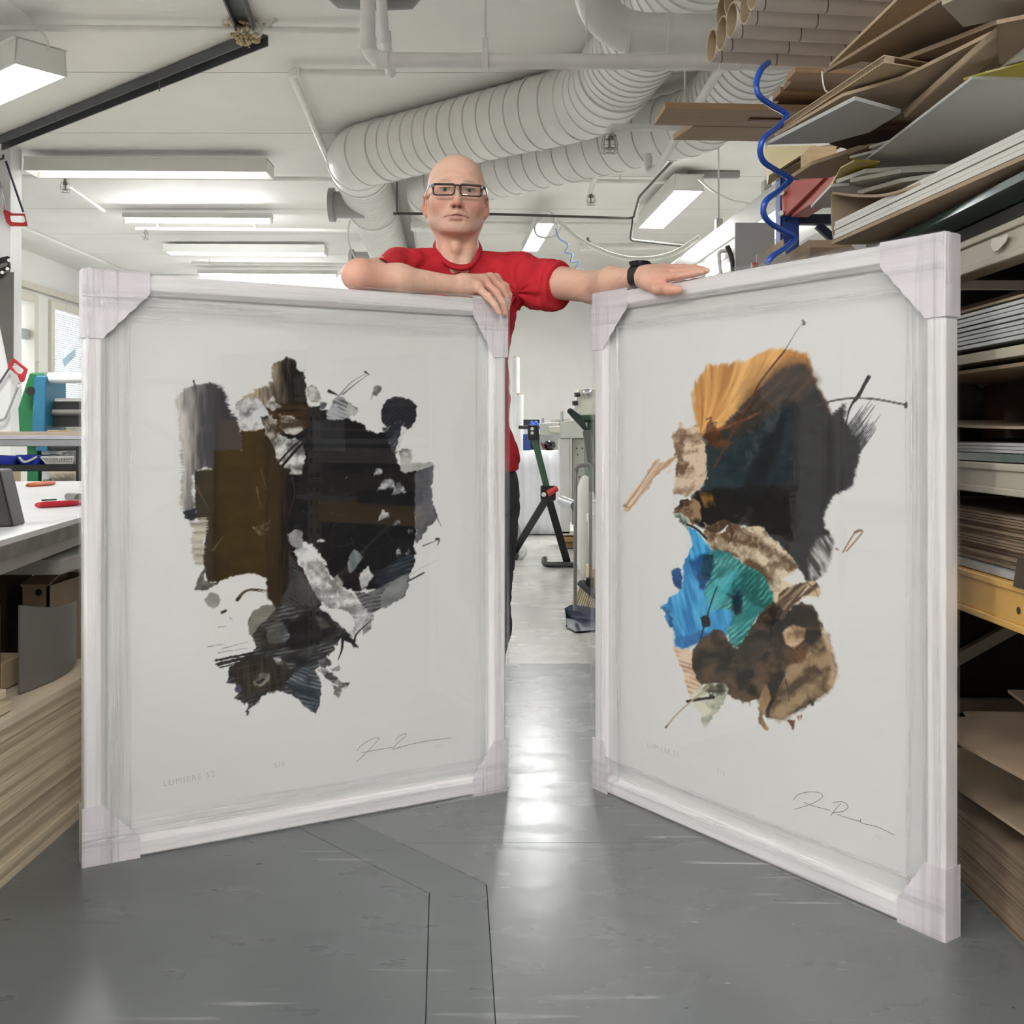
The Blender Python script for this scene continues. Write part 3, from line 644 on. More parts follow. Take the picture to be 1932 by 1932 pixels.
knife('orange handled knife lying at the back of the packing table', 102, 911, 54, 915, (206, 112, 66), .014)
MB().tube([PZ(129, 937, zt+.012), PZ(150, 940, zt+.012)], [.012, .015], 12).build('metal_ferrule', mat('ferrule', (140, 140, 136), .3, .8), smooth=40, label='small shiny metal fitting behind the red utility knife', cat='fitting')
bx = PZ(0, 992, zt)
MB().prism([PZ(-30, 996, zt), PZ(26, 994, zt), PZ(26, 994, zt)+np.array([-.03, 0, .125]), PZ(-30, 996, zt)+np.array([-.02, 0, .125])], (-.02, .10, .0)).build('card_holder', BLACK, bevel=.004, label='black leaning holder at the left edge of the packing table', cat='holder')
MB().box(PZ(-40, 1046, .53)+np.array([0,0,0]), PZ(6, 1046, .53)+np.array([0, .05, .085])).build('switch_box', WHITEP, bevel=.008, label='white box fixed at the table corner, cut by the left edge', cat='box')
# crumpled sack behind, and a small carton on the floor shelf
MB().box((xpx(-10, 5.8), 5.8, 0.0), (xpx(16, 5.8), 5.95, zpx(888, 5.8))).build('carton', CARDL, bevel=.004, label='small brown carton behind the black holder on the table', cat='carton')
sk = MB()
for k in range(8): sk.sphere((P(128, 0, 5.85)[0]+random.uniform(-.02, .02), 5.85+random.uniform(-.02, .02), .10+.068*k), .105-.003*k, 10, 7, (1, .8, 1))
sk.build('paper_sack', mat('sack', (188, 178, 160), .8, bump=.5, bscale=40), smooth=True, label='crumpled beige sack behind the packing table', cat='sack')

# ---------------------------------------------------------------- under the table
ud = 3.25
t = thing('blue_box', 'blue carton with a white label under the packing table', 'box', P(110, 1070, ud))
MB().box((xpx(40, ud), ud, zpx(1070, ud)), (xpx(141, ud), ud+.35, zpx(1000, ud))).build('carton', mat('blue carton', (40, 92, 156), .6), t, bevel=.004)
MB().box((xpx(44, ud), ud-.002, zpx(1052, ud)), (xpx(95, ud), ud, zpx(1036, ud))).build('label', mat('pale label', (186, 200, 226), .6), t)
MB().box((xpx(104, ud), ud-.002, zpx(1052, ud)), (xpx(136, ud), ud, zpx(1038, ud))).build('label', mat('grey label', (120, 140, 166), .6), t)
pl = MB().box((xpx(112, 3.2), 3.12, zpx(1078, 3.12)), (xpx(131, 3.2), 3.23, zpx(1064, 3.12))).build('plastic_tray', mat('clear tray', (170, 184, 200), .2), bevel=.006, label='small clear plastic tray between grey slab and blue carton', cat='tray')
sd2 = 2.35
MB().box((-1.9, sd2+.12, zpx(1085, sd2+.12)), (xpx(114, sd2+.12), sd2+.9, zpx(1056, sd2+.12))).build('foam_slab', mat('pale grey slab', (176, 178, 174), .7, var=.04), bevel=.003, label='thick pale grey slab lying on cartons under the table', cat='slab')
for (nm, lab, x0, x1, y0, z0, z1, dep, m) in (
    ('carton', 'brown carton with a white sticker and hand hole under the table', 82, 128, 3.02, 1180, 1082, .35, CARD),
    ('carton', 'brown open carton with a hand hole, left of the stickered one', 38, 92, 2.72, 1180, 1106, .28, CARD)):
    t = thing(nm, lab, 'carton', P((x0+x1)/2, z0, y0))
    bo = MB(); X0, X1, Z0, Z1 = xpx(x0, y0), xpx(x1, y0), 0.02, zpx(z1, y0)
    bo.box((X0, y0, Z0), (X1, y0+.006, Z1)); bo.box((X0, y0+dep, Z0), (X1, y0+dep+.006, Z1)); bo.box((X0, y0, Z0), (X0+.006, y0+dep, Z1)); bo.box((X1-.006, y0, Z0), (X1, y0+dep, Z1)); bo.box((X0, y0, Z0), (X1, y0+dep, Z0+.006))
    bo.build('body', m, t)
    MB().prism([(X0, y0, Z1), (X1, y0, Z1), (X1-.01, y0+dep*.5, Z1+.03), (X0+.01, y0+dep*.5, Z1+.03)], (0, 0, .005)).build('flap', m, t)
    hx = (X0*.35+X1*.65); MB().cyl((hx, y0-.001, Z1-.016), (hx, y0+.0005, Z1-.016), .009, 12).build('hand_hole', BLACK, t)
    if x0 == 82: MB().box((xpx(98, y0), y0-.002, zpx(1130, y0)), (xpx(120, y0), y0, zpx(1108, y0))).build('sticker', mat('sticker', (206, 206, 204), .6), t)
cs = []
cy = catmull([(-.966, 2.08, P(43, 1142, 2.08)[2]), (-.950, 2.19, P(80, 1146, 2.19)[2]), (-.956, 2.30, P(115, 1140, 2.30)[2]), (-.986, 2.40, P(143, 1132, 2.40)[2])], 6)
V = []; n = len(cy)
for q in cy: V += [(q[0], q[1], .293), (q[0], q[1], q[2]), (q[0]-.004, q[1]+.002, q[2]), (q[0]-.004, q[1]+.002, .293)]
Fs = []
for i in range(n-1):
    for k in range(4): Fs.append((4*i+k, 4*i+(k+1) % 4, 4*(i+1)+(k+1) % 4, 4*(i+1)+k))
Fs += [(0, 3, 2, 1), (4*n-4, 4*n-3, 4*n-2, 4*n-1)]
mesh_obj('curved_board', np.array(V)+np.array([-.30, .42, 0])*0, Fs, mat('grey board', (104, 101, 96), .6, var=.04), None, 40, 0, 'grey flexible board curved upright under the table', 'board')
MB().prism([(-1.16, 2.27, .0), (-1.05, 2.30, .0), (-1.05, 2.30, .30), (-1.16, 2.27, .30)], (0, .02, 0)) if False else None
MB().box((-1.75, 2.10, .2935), (xpx(4, 2.10), 2.2, .35)).build('carton_scrap', CARDL, bevel=.003, label='open pale carton edge at the left border under the table', cat='carton')

# ---------------------------------------------------------------- stack of plywood sheets at the lower left
PLY = []
for i, (c1, c2) in enumerate((((226, 212, 184), (204, 188, 158)), ((206, 190, 160), (224, 210, 182)), ((184, 168, 140), (202, 186, 158)))):
    PLY.append(mat(f'plywood {i}', c1, .7, var=.10, vscale=10, stretch=(1, .35, 6), col2=c2, bump=.15, bscale=30))
PLYTOP = mat('plywood face', (214, 200, 176), .7, var=.12, vscale=4, stretch=(4, .6, 1), bump=.05)
n = 8; hs = .292
ordn = ['lowest plywood sheet of the stack, on the floor'] + [f'{o} plywood sheet from the bottom of the stack left of the frame' for o in ('second', 'third', 'fourth', 'fifth', 'sixth', 'seventh')] + ['topmost plywood sheet of the stack, its dusty face showing']
for k in range(n):
    z0_ = k*hs/n; z1_ = (k+1)*hs/n-.0015; j = random.uniform(-.006, .006)
    x1_ = -.905+j
    t = thing('plywood_sheet', ordn[k], 'plywood', (x1_-.5, 2.0, z0_), 'plywood sheets stacked beside the left frame')
    nl = 3; cut = [0, random.uniform(.25, .4), random.uniform(.6, .75), 1]
    for q in range(nl):
        zz0 = z0_+(z1_-z0_)*cut[q]; zz1 = z0_+(z1_-z0_)*cut[q+1]
        e = random.uniform(-.0006, 0)
        sl_ = random.uniform(-.01, .01)
        MB().box((-2.1, .5, zz0), (x1_+e, 2.42+sl_*0, zz1)).build('ply_layer', PLYTOP if (k == n-1 and q == nl-1) else PLY[(k+q) % 2 if q % 2 == 0 else 2], t)
# short offcuts lying on the stack at the left edge
for k, (lab, x1_, y0, z) in enumerate((('plywood offcut strip on the stack at the left border, lower', -.925, 1.66, hs+.001), ('plywood offcut strip on the stack at the left border, upper', -.945, 1.68, hs+.019))):
    MB().box((-1.6, y0, z), (x1_, y0+.30, z+.016)).build('plywood_offcut', PLY[k], bevel=.001, label=lab, cat='offcut')

MB().box((-1.6, 2.0, hs+.001), (-1.0, 2.075, .47)).build('carton', mat('very dark cardboard', (74, 54, 40), .85), bevel=.003, label='dark block added for the shade on the plywood left of the curved board', cat='carton')  # added dark block, stands for the black shade below the table
MB().box((-2.6, 3.05, 0), (-1.24, 3.5, .47)).build('carton', mat('very dark cardboard', (74, 54, 40), .85), bevel=.004, label='wide dark block added for the darkness under the packing table', cat='carton') if False else None
MB().box((-2.7, 2.75, 0), (-1.31, 2.9, .53)).build('carton', mat('very dark cardboard', (74, 54, 40), .85), bevel=.004, label='wide dark block added for the darkness under the packing table', cat='carton')  # added dark block, hides the bright floor where the table space is dark
# ---------------------------------------------------------------- storage rack along the right side
BEIGE = mat('beige rack paint', (184, 176, 158), .5, var=.05); YEL = mat('yellow rack paint', (218, 170, 84), .45, var=.06); BLUEP = mat('blue rack paint', (40, 72, 150), .45, var=.06)
REDB = mat('red beam paint', (186, 84, 76), .5, var=.04); GLASSG = mat('dark green glass edge', (44, 70, 62), .15); GREYB = mat('grey board face', (176, 176, 174), .6, var=.03)
WHITEB = mat('white board', (214, 212, 204), .55, var=.03); OCHRE = mat('ochre board', (196, 146, 60), .6, var=.06); OLIVE = mat('olive yellow film', (176, 160, 44), .35)
rk = thing('storage_rack', 'steel storage rack on the right with beige and yellow beams', 'rack', (1.2, 1.2, 0))
def post(x, y, m, z1, par):
    b = MB(); w_ = .032
    b.box((x, y-w_, 0), (x+.004, y+w_, z1)); b.box((x, y-w_, 0), (x+.05, y-w_+.004, z1)); b.box((x, y+w_-.004, 0), (x+.05, y+w_, z1))
    p = b.build('upright', m, par, bevel=.0015)
    sl = MB(); z = .05
    while z < z1-.03:
        for s in (-1, 1): sl.box((x-.0008, y+s*.016-.005, z), (x+.0005, y+s*.016+.005, z+.018))
        z += .05
    sl.build('slots', BLACK, p, kind='stuff')
def beam(x, y0, y1, z0, z1, m, par):
    b = MB(); b.box((x, y0, z0), (x+.04, y1, z1)); h = z1-z0
    b.box((x-.006, y0, z1-.012), (x, y1, z1)); b.box((x-.006, y0, z0), (x, y1, z0+.012))
    bo = b.build('beam', m, par, bevel=.002)
    if m is YEL and y0 < 1.64 < y1 and x < 1: MB().cyl((x-.001, 1.642, (z0+z1)/2-.004), (x+.0005, 1.642, (z0+z1)/2-.004), .006, 10).build('hole', BLACK, bo)
for y, m in ((-.30, BEIGE), (1.08, BEIGE), (2.36, BEIGE)):
    post(.80, y, m, 1.20, rk); post(1.55, y, m, 1.20, rk)
for y0, y1 in ((1.11, 2.33),):
    for z0, z1, m in ((1.078, 1.136, BEIGE), (.705, .756, BEIGE), (.496, .570, YEL)):
        beam(.785, y0, y1, z0, z1, m, rk); beam(1.55, y0, y1, z0, z1, m, rk)
MB().box((1.612, -.33, .0), (1.62, 2.39, 1.2)).build('rack_back_shade', mat('rack shade panel', (42, 38, 35), .8), rk)  # back sheet coloured dark to stand for the shade deep in the rack
MB().box((.83, 2.40, 0), (1.62, 2.408, 1.13)).build('rack_end_shade', mat('rack shade panel', (42, 38, 35), .8), rk)  # dark sheet added to close the view where the rack lies in shade
for y in (-.30, 1.08, 2.36):
    for z in (.2, .65, 1.05): MB().bar((.84, y, z), (1.56, y, z+.0), .02, .03).build('cross_brace', BEIGE, rk)
    MB().bar((.84, y, .22), (1.56, y, .62), .02, .025).build('cross_brace', BEIGE, rk); MB().bar((.84, y, 1.02), (1.56, y, .68), .02, .025).build('cross_brace', BEIGE, rk)
for z in (.757, .571): MB().box((.83, 1.0, z-.012), (1.55, 2.33, z-.001)).build('shelf_board', CARDD, rk)
# paper label on the upper beige beam
MB().prism([PXX(1870, 463, .778), PXX(1873, 450, .778), PXX(1888, 447, .778), PXX(1903, 441, .778), PXX(1899, 456, .778), PXX(1884, 472, .778), PXX(1876, 475, .778)], (-.0012, 0, 0)).build('torn_label', mat('torn white label', (226, 220, 206), .7), rk)
# far rack with blue uprights and the red beam
rb = thing('storage_rack', 'rack with blue uprights and a red beam behind the right frame', 'rack', (1.2, 3.0, 0))
for x in (.785, 1.6):
    b = MB(); b.box((x, 3.10, 0), (x+.055, 3.106, 1.56)); b.box((x, 3.10, 0), (x+.006, 3.16, 1.56)); b.box((x+.05, 3.10, 0), (x+.055, 3.16, 1.56)); p = b.build('upright', BLUEP, rb, bevel=.002)
    hs_ = MB(); z = .3
    while z < 1.53:
        hs_.box((x+.014, 3.0995, z), (x+.020, 3.1003, z+.010)); hs_.box((x+.034, 3.0995, z+.02), (x+.040, 3.1003, z+.03)); z += .075
    hs_.build('slots', BLACK, p, kind='stuff')
MB().bar((.84, 3.12, 1.435), (1.6, 3.12, 1.435), .03, .028).build('cross_brace', mat('navy brace', (24, 34, 66), .5), rb)
MB().bar((.90, 3.12, 1.42), (1.18, 3.12, 1.16), .02, .022).build('cross_brace', mat('navy brace', (24, 34, 66), .5), rb)
MB().prism([P(1474, 361, 3.09), P(1493, 340, 3.06), P(1556, 334, 2.75), P(1482, 407, 3.06), P(1475, 406, 3.09)], (.012, .006, 0)).build('beam_end', REDB, rb, bevel=.002)
MB().bar((.83, 3.06, 1.47), (.87, 2.3, 1.47), .05, .08).build('beam', REDB, rb, bevel=.003)
for px, py in ((1475, 365), (1474, 404), (1465, 338)):
    q = P(px, py, 3.08); MB().cyl(q, q+np.array([-.004, -.014, 0]), .008, 8).build('bolt', mat('zinc bolt', (190, 190, 188), .3, .8), rb)
MB().box((.80, 2.5, 1.225), (1.6, 3.09, 1.24)).build('shelf_board', CARDD, rb)
MB().bar((.80, 2.46, 1.20), (1.6, 2.46, 1.20), .05, .05).build('beam', BEIGE, rb)

# sheet helper: corner pixels give where the visible outline of the sheet runs at height z
def sheet(name, label, cat, pts, z, th, m, group=None, extra=None, bevel=0, jig=0):
    Q = [PZ(px, py, z) for px, py in pts]
    return MB().prism(Q, (0, 0, th)).build(name, m, label=label, cat=cat, group=group, bevel=bevel)
def sheet3(name, label, cat, pts, off, m, **k):
    return MB().prism([P(*p) for p in pts], off).build(name, m, label=label, cat=cat, **k)

# cardboard tubes on top
TU = mat('white tube paper', (222, 214, 206), .6, var=.03)
tm = TU.node_tree; N_ = tm.nodes; L_ = tm.links; pb = N_['Principled BSDF']
old = pb.inputs['Base Color'].links[0].from_socket
tc = N_.new('ShaderNodeTexCoord'); sx = N_.new('ShaderNodeSeparateXYZ'); L_.new(tc.outputs['Object'], sx.inputs[0])
def mth(op, a, b=None):
    x = N_.new('ShaderNodeMath'); x.operation = op
    for i, v in enumerate((a, b)):
        if v is None: continue
        if isinstance(v, (int, float)): x.inputs[i].default_value = v
        else: L_.new(v, x.inputs[i])
    return x.outputs[0]
ph = mth('FRACT', mth('ADD', mth('MULTIPLY', sx.outputs[0], 7.4), mth('ADD', mth('MULTIPLY', sx.outputs[2], 2.2), mth('MULTIPLY', mth('ARCTAN2', sx.outputs[1], sx.outputs[2]), .02))))
mk = mth('LESS_THAN', ph, .022)
mx = N_.new('ShaderNodeMix'); mx.data_type = 'RGBA'; L_.new(mk, mx.inputs['Factor']); L_.new(old, mx.inputs['A']); mx.inputs['B'].default_value = (*lin((120, 108, 98)), 1); L_.new(mx.outputs['Result'], pb.inputs['Base Color'])
TUI = mat('tube inner board', (176, 156, 128), .8)
ax = np.array([math.cos(.13), math.sin(.13), 0.]); rt = .0352
names = []
def tube(label, q, ln, r=rt):
    n = 28; t = np.array(q, float); e = t+ax*ln
    u = np.array([0, 0, 1.]); v = np.cross(ax, u)
    V = []
    for c, rr in ((t, r), (e, r), (e, r*.91), (t, r*.91)):
        for k in range(n):
            a = 2*math.pi*k/n; V.append(c+rr*(math.cos(a)*u+math.sin(a)*v))
    Fs = []
    for j in range(4):
        for k in range(n): Fs.append((j*n+k, j*n+(k+1) % n, ((j+1) % 4)*n+(k+1) % n, ((j+1) % 4)*n+k))
    o = mesh_obj('cardboard_tube', np.array(V), Fs, TU, None, 40, 0, label, 'tube', 'cardboard tubes stacked at the top right', base=(t+e)/2)
    o.data.materials.append(TUI)
    for i, p in enumerate(o.data.polygons):
        if i >= 2*n: p.material_index = 1
    o.rotation_euler[0] = 0
ords = ['first', 'second', 'third', 'fourth', 'fifth', 'sixth', 'seventh']
for k in range(7):
    d_ = 2.31-.0715*k; xk = .438+.005*k-(.0 if k not in (3,) else -.006)+random.uniform(-.004, .004)
    tube(f'white cardboard tube, {ords[k]} from the back in the bottom layer of the bundle', (xk, d_, 1.650), 1.25)
for k in range(6):
    d_ = 2.275-.0715*k; xk = .452+.004*k+random.uniform(-.012, .012)
    tube(f'white cardboard tube, {ords[k]} from the back in the second layer of the bundle', (xk, d_, 1.650+.0615), 1.25)
for k in range(5):
    d_ = 2.24-.0715*k
    tube(f'white cardboard tube, {ords[k]} from the back in the third layer of the bundle', (.385+.01*k, d_, 1.650+.123), 1.25)
# carrier for the tubes: two steel arms off the rack
hk = thing('tube_carrier', 'steel arms under the bundle of cardboard tubes', 'bracket', (1.3, 2.1, 1.5))
for x in (.90, 1.45):
    MB().bar((x, 1.80, 1.602), (x+.02, 2.48, 1.602), .03, .02).build('arm', BEIGE, hk)
    MB().bar((x+.01, 2.455, 1.6), (x+.01, 2.455, 1.227), .03, .03, (0,1,0)).build('strut', BEIGE, hk)
for px in (1358, 1397):
    MB().tube([P(px+1, 120, 2.32), P(px, 128, 2.33), P(px-4, 133, 2.33)], .0016, 5).build('hook_wire', PIPEW, label='thin wire hook under the lowest tube, '+('left one' if px == 1358 else 'right one'), cat='hook')

# long timber boards reaching out to the left
WB = mat('brown moulding wood', (150, 118, 84), .55, var=.16, vscale=4, stretch=(.5, 9, 9), bump=.05, bscale=30)
zb_ = 1.79
def board(label, pl, y, wd, th, z=zb_, x1=2.2, m=WB, skew=.035, slant=.05):
    a = np.array([pl, y, z]); d = norm((1, .06, 0)); sd = np.array([-d[1], d[0], 0]); Q = [a, a+d*(x1-pl), a+d*(x1-pl)+sd*wd, a+sd*wd+d*slant]
    return MB().prism(Q, (0, 0, th)).build('timber_board', m, label=label, cat='board', group='timber boards stored above the racks', bevel=.001)
q1 = PZ(1277, 233, zb_); q0 = PZ(1250, 205, zb_); q2 = PZ(1308, 256, zb_)
board('long brown board pointing furthest left, under the cardboard tubes', q0[0]+.008, q0[1], .17, .02, slant=.0)
board('shorter brown board with a slanted end behind the long one', q2[0]-.02, q1[1]+.03, .16, .02, slant=-.03)
MB().bar(np.array([.74, q0[1]+.10, zb_-.004]), np.array([1.05, q0[1]+.12, zb_-.004]), .018, .004).build('timber_strip', mat('dark strip wood', (106, 66, 36), .5), label='dark reddish strip under the long brown board', cat='strip')
for k in range(6):
    pxl = [1500, 1494, 1472, 1470, 1476, 1468][k]; y_ = 3.02+.085*k; zz = 1.835-.002*k
    xl = (pxl-CX)/F*y_
    board(f'brown timber moulding end, {ords[k]} from the top of the bundle by the blue hose', xl, y_, .078, .02, z=zz+.004*(k % 2), m=(WB if k % 2 else mat('brown moulding wood 2', (166, 132, 96), .55, var=.16, vscale=4, stretch=(.5, 9, 9))), slant=0)
# cross bar carrying the boards
tb_ = thing('board_carrier', 'dark steel arms carrying the long timber boards', 'bracket', (1.5, 3.3, 1.7))
for x in (1.25, 1.95): MB().bar((x, 2.85, zb_-.012), (x, 3.75, zb_-.012), .03, .022).build('arm', STEELD, tb_); MB().bar((x, 3.7, zb_-.02), (x, 3.7, 0), .04, .04, (0,1,0)).build('post', STEELD, tb_)

# sheets piled on the upper shelf, from the top down
gS = 'sheets and offcuts heaped on the upper right shelf'
sheet('cardboard_sheet', 'thin pale cardboard sheet edge along the top of the heap', 'cardboard', [(1565, 126), (1704, -10), (1790, -10), (1640, 95)], 1.515, .006, CARDL)
sheet('cardboard_sheet', 'big dark brown cardboard sheet jutting out under the tubes', 'cardboard', [(1553, 139), (1786, -4), (1960, -30), (1960, 40), (1745, 112), (1668, 120), (1625, 116)], 1.468, .006, CARDD)
sheet('board', 'pale grey board with a cut corner at the upper right edge', 'board', [(1777, 10), (1812, -6), (1990, -30), (1990, 16), (1818, 51)], 1.40, .010, mat('warm grey board', (168, 158, 140), .7))
sheet('cardboard_sheet', 'dark cardboard sheet below the big sheet, ragged along its edge', 'cardboard', [(1588, 178), (1640, 140), (1700, 116), (1800, 78), (1990, 2), (1990, 70), (1880, 92), (1760, 160), (1650, 190)], 1.437, .008, CARDD)
sheet('cardboard_sheet', 'medium brown cardboard sheet in the middle of the heap', 'cardboard', [(1462, 258), (1590, 182), (1700, 150), (1870, 66), (1960, 60), (1960, 110), (1720, 226), (1612, 196)], 1.405, .006, CARD)
# corrugated edged double sheet
t = thing('corrugated_sheet', 'cardboard sheet showing its corrugated edge, pointing at the blue hose', 'cardboard', PZ(1560, 200, 1.425))
a, b_ = PZ(1459, 255, 1.418), PZ(1668, 118, 1.418)
for dz in (0, .011): MB().prism([a, b_, b_+np.array([.25, .1, 0]), a+np.array([.25, .05, 0])], (0, 0, .0018)).build('liner', CARDL, t) if dz == 0 else MB().prism([a+np.array([0, 0, dz]), b_+np.array([0, 0, dz]), b_+np.array([.25, .1, dz]), a+np.array([.25, .05, dz])], (0, 0, .0018)).build('liner', CARDL, t)
fl = MB(); nfl = 70
for k in range(nfl):
    q = a+(b_-a)*(k+.2)/nfl; q2_ = a+(b_-a)*(k+.75)/nfl
    fl.prism([q+np.array([.001, 0, .0018]), q2_+np.array([.001, 0, .011]), q2_+np.array([.02, .005, .011]), q+np.array([.02, .005, .0018])], (b_-a)/nfl*.18)
fl.build('flutes', CARD, t, kind='stuff')
sheet('cardboard_strip', 'folded tan cardboard strip above the white sheet', 'cardboard', [(1704, 224), (1722, 205), (1876, 70), (1960, 40), (1960, 80), (1884, 106), (1765, 214)], 1.378, .014, CARD, bevel=.004)
sheet('cardboard_sheet', 'upright looking brown cardboard flap at the right edge', 'cardboard', [(1880, 46), (1990, 24), (1990, 70), (1886, 131)], 1.366, .006, CARDD)
sheet('paper_scrap', 'white paper scrap beside the olive film at the right edge', 'paper', [(1888, 131), (1990, 50), (1990, 118), (1904, 133)], 1.362, .004, WHITEB)
sheet('plastic_film', 'olive yellow film strip lying on the white sheet', 'film', [(1818, 151), (1860, 138), (1990, 106), (1990, 158), (1838, 150)], 1.357, .003, OLIVE)
sheet('foam_board', 'grey foam board wedge below the corrugated edge', 'board', [(1447, 273), (1613, 189), (1700, 213), (1640, 250), (1565, 270)], 1.372, .007, GREYB)
sheet('foam_board', 'large pale grey sheet with a white edge on the upper shelf', 'board', [(1614, 318), (1834, 149), (2020, 155), (2020, 330), (1735, 322)], 1.352, .005, mat('large grey sheet', (206, 208, 204), .6, var=.02))
sheet('white_strip', 'white edge strip under the corner of the large sheet', 'strip', [(1610, 320), (1640, 306), (1650, 312), (1622, 324)], 1.342, .006, WHITEB)
sheet3('yellow_board', 'pale yellow board end beside the blue hose', 'board', [(1443, 277, 2.46), (1541, 274, 2.40), (1500, 300, 2.42), (1451, 331, 2.46)], (.02, .10, 0), mat('pale yellow board', (226, 212, 168), .6))
sheet3('cardboard_sheet', 'tan cardboard sheet right below the pale yellow board', 'cardboard', [(1452, 331, 2.5), (1545, 276, 2.45), (1600, 268, 2.3), (1488, 337, 2.5)], (.01, .02, .006), CARD)
sheet('cardboard_sheet', 'brown folded cardboard above the red beam', 'cardboard', [(1490, 338), (1530, 312), (1620, 282), (1700, 276), (1640, 316), (1560, 336)], 1.375, .008, CARD)
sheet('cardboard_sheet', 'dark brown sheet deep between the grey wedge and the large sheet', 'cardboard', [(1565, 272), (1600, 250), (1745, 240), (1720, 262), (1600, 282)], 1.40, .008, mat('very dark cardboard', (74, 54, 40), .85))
MB().box(P(1529, 313, 2.32), P(1558, 294, 2.40)).build('wood_block', WOODL, bevel=.002, label='small wooden block on the cardboard above the red beam', cat='block')
sheet('cardboard_sheet', 'narrow brown sheet left of the white strips', 'cardboard', [(1600, 292), (1640, 276), (1690, 272), (1650, 290), (1600, 302)], 1.368, .005, CARDD)
for k, (lab, pts, z) in enumerate((('upper thin white strip poking out left of the large sheet', [(1640, 280), (1700, 262), (1712, 268), (1660, 288)], 1.362), ('lower thin white strip poking out left of the large sheet', [(1603, 299), (1680, 280), (1690, 290), (1632, 306)], 1.358))):
    sheet('white_strip', lab, 'strip', pts, z, .005, WHITEB)
sheet('plastic_film', 'olive yellow curled film under the white strips', 'film', [(1568, 350), (1586, 318), (1612, 304), (1660, 306), (1640, 330), (1602, 346)], 1.335, .003, OLIVE)
sheet('foam_board', 'white foam board behind the red beam', 'board', [(1530, 392), (1568, 352), (1602, 350), (1640, 356), (1600, 390), (1560, 392)], 1.315, .006, WHITEB)
for k, (lab, pts, z) in enumerate((('white board on top of the loose boards under the large sheet', [(1578, 346), (1632, 326), (1760, 318), (1850, 316), (1700, 342)], 1.322), ('second loose white board, under the large sheet', [(1604, 344), (1700, 326), (1830, 320), (1760, 340), (1652, 356)], 1.312), ('third loose white board, resting on the brown wrapper', [(1618, 367), (1700, 344), (1850, 322), (1780, 350), (1680, 368)], 1.294))):
    sheet('foam_board', lab, 'board', pts, z, .008, WHITEB)
# wrapped bundle of white boards
t = thing('board_bundle', 'bundle of thick white boards in a brown cardboard wrapper on the upper shelf', 'bundle', (.95, 1.6, 1.19))
x0f, x0n, y1f, y0n = .659, .757, 2.17, 1.25
zz = 1.202
for k, hgt in enumerate((.0095, .0095, .009, .009)):
    V = [(x0f+.002*(k % 2), y1f, zz), (x0n+.002*(k % 2), y0n, zz), (1.35, y0n, zz), (1.30, y1f, zz)]
    MB().prism(V, (0, 0, hgt-.0015)).build('white_slab', WHITEB, t); zz += hgt
MB().prism([(x0f-.004, y1f+.004, 1.192), (x0n-.004, y0n, 1.192), (1.36, y0n, 1.192), (1.31, y1f+.004, 1.192)], (0, 0, .007)).build('wrapper_bottom', CARD, t)
ea, eb = P(1570, 366, 2.18), P(1573, 455, 2.18)
MB().prism([eb, P(1569, 410, 2.18), ea, ea+np.array([.45, 0, .0]), eb+np.array([.45, 0, 0])], (0, .006, 0)).build('wrapper_end', CARD, t)
cu = catmull([P(1570, 366, 2.18), P(1620, 372, 2.05), P(1670, 370, 1.93), P(1720, 356, 1.84), P(1760, 338, 1.78)], 5)
V = []; 
for q in cu: V += [q, q+np.array([.5, .1, 0]), q+np.array([.5, .1, .005]), q+np.array([0, 0, .005])]
Fs = [(4*i+k, 4*i+(k+1) % 4, 4*(i+1)+(k+1) % 4, 4*(i+1)+k) for i in range(len(cu)-1) for k in range(4)]+[(0, 3, 2, 1), tuple(4*len(cu)-4+k for k in range(4))]
mesh_obj('wrapper_flap', np.array(V), Fs, CARD, t, 40)
MB().box((.735, 1.0, 1.168), (1.4, 2.22, 1.180)).build('glass_sheet', GLASSG, label='dark green edged glass sheet under the wrapped bundle', cat='glass')
MB().box((.80, 1.0, 1.137), (1.45, 2.3, 1.166)).build('board', mat('dark grey board', (84, 84, 78), .7), label='dark grey board lying on the upper beige beam', cat='board')
# boxes and panels behind the right frame
t = thing('carton', 'brown carton behind the frame, left one with an open flap', 'carton', P(1530, 490, 2.85))
MB().box((.76, 2.72, 1.242), (.90, 2.98, P(0, 452, 2.72)[2])).build('body', CARD, t, bevel=.003)
MB().prism([P(1478, 450, 2.72), P(1482, 475, 2.72), P(1487, 494, 2.72), P(1484, 494, 2.72), P(1480, 476, 2.72), P(1475, 452, 2.72)], (0, .2, 0)).build('flap', CARDL, t)
MB().box((.73, 2.60, 1.242), (.92, 2.70, P(0, 466, 2.6)[2])).build('carton', CARDD, bevel=.003, label='dark brown carton in front of the open flapped one', cat='carton')
MB().box((.84, 2.58, 1.242), (.862, 2.62, P(0, 457, 2.6)[2])).build('white_block', WHITEB, bevel=.002, label='small white block right of the dark carton', cat='block')
MB().prism([P(1386, 420, 2.9)*np.array([1,1,0]), P(1462, 420, 2.9)*np.array([1,1,0]), P(1462, 420, 2.9), P(1388, 420, 2.9)], (0, .012, 0)).build('grey_board', mat('grey panel face', (158, 156, 156), .6, var=.03), label='upright grey panel left of the blue upright', cat='panel')
MB().prism([P(1428, 480, 2.6)*np.array([1,1,0]), P(1490, 480, 2.6)*np.array([1,1,0]), P(1490, 480, 2.6), P(1428, 480, 2.6)], (0, .010, 0)).build('grey_board', mat('warm grey panel face', (166, 162, 154), .6), label='lower warm grey panel in front of the blue upright', cat='panel')
MB().box(P(1419, 505, 2.598), P(1428.5, 497, 2.612)).build('red_cap', RED, bevel=.002, label='tiny red cap between the two grey panels', cat='cap')
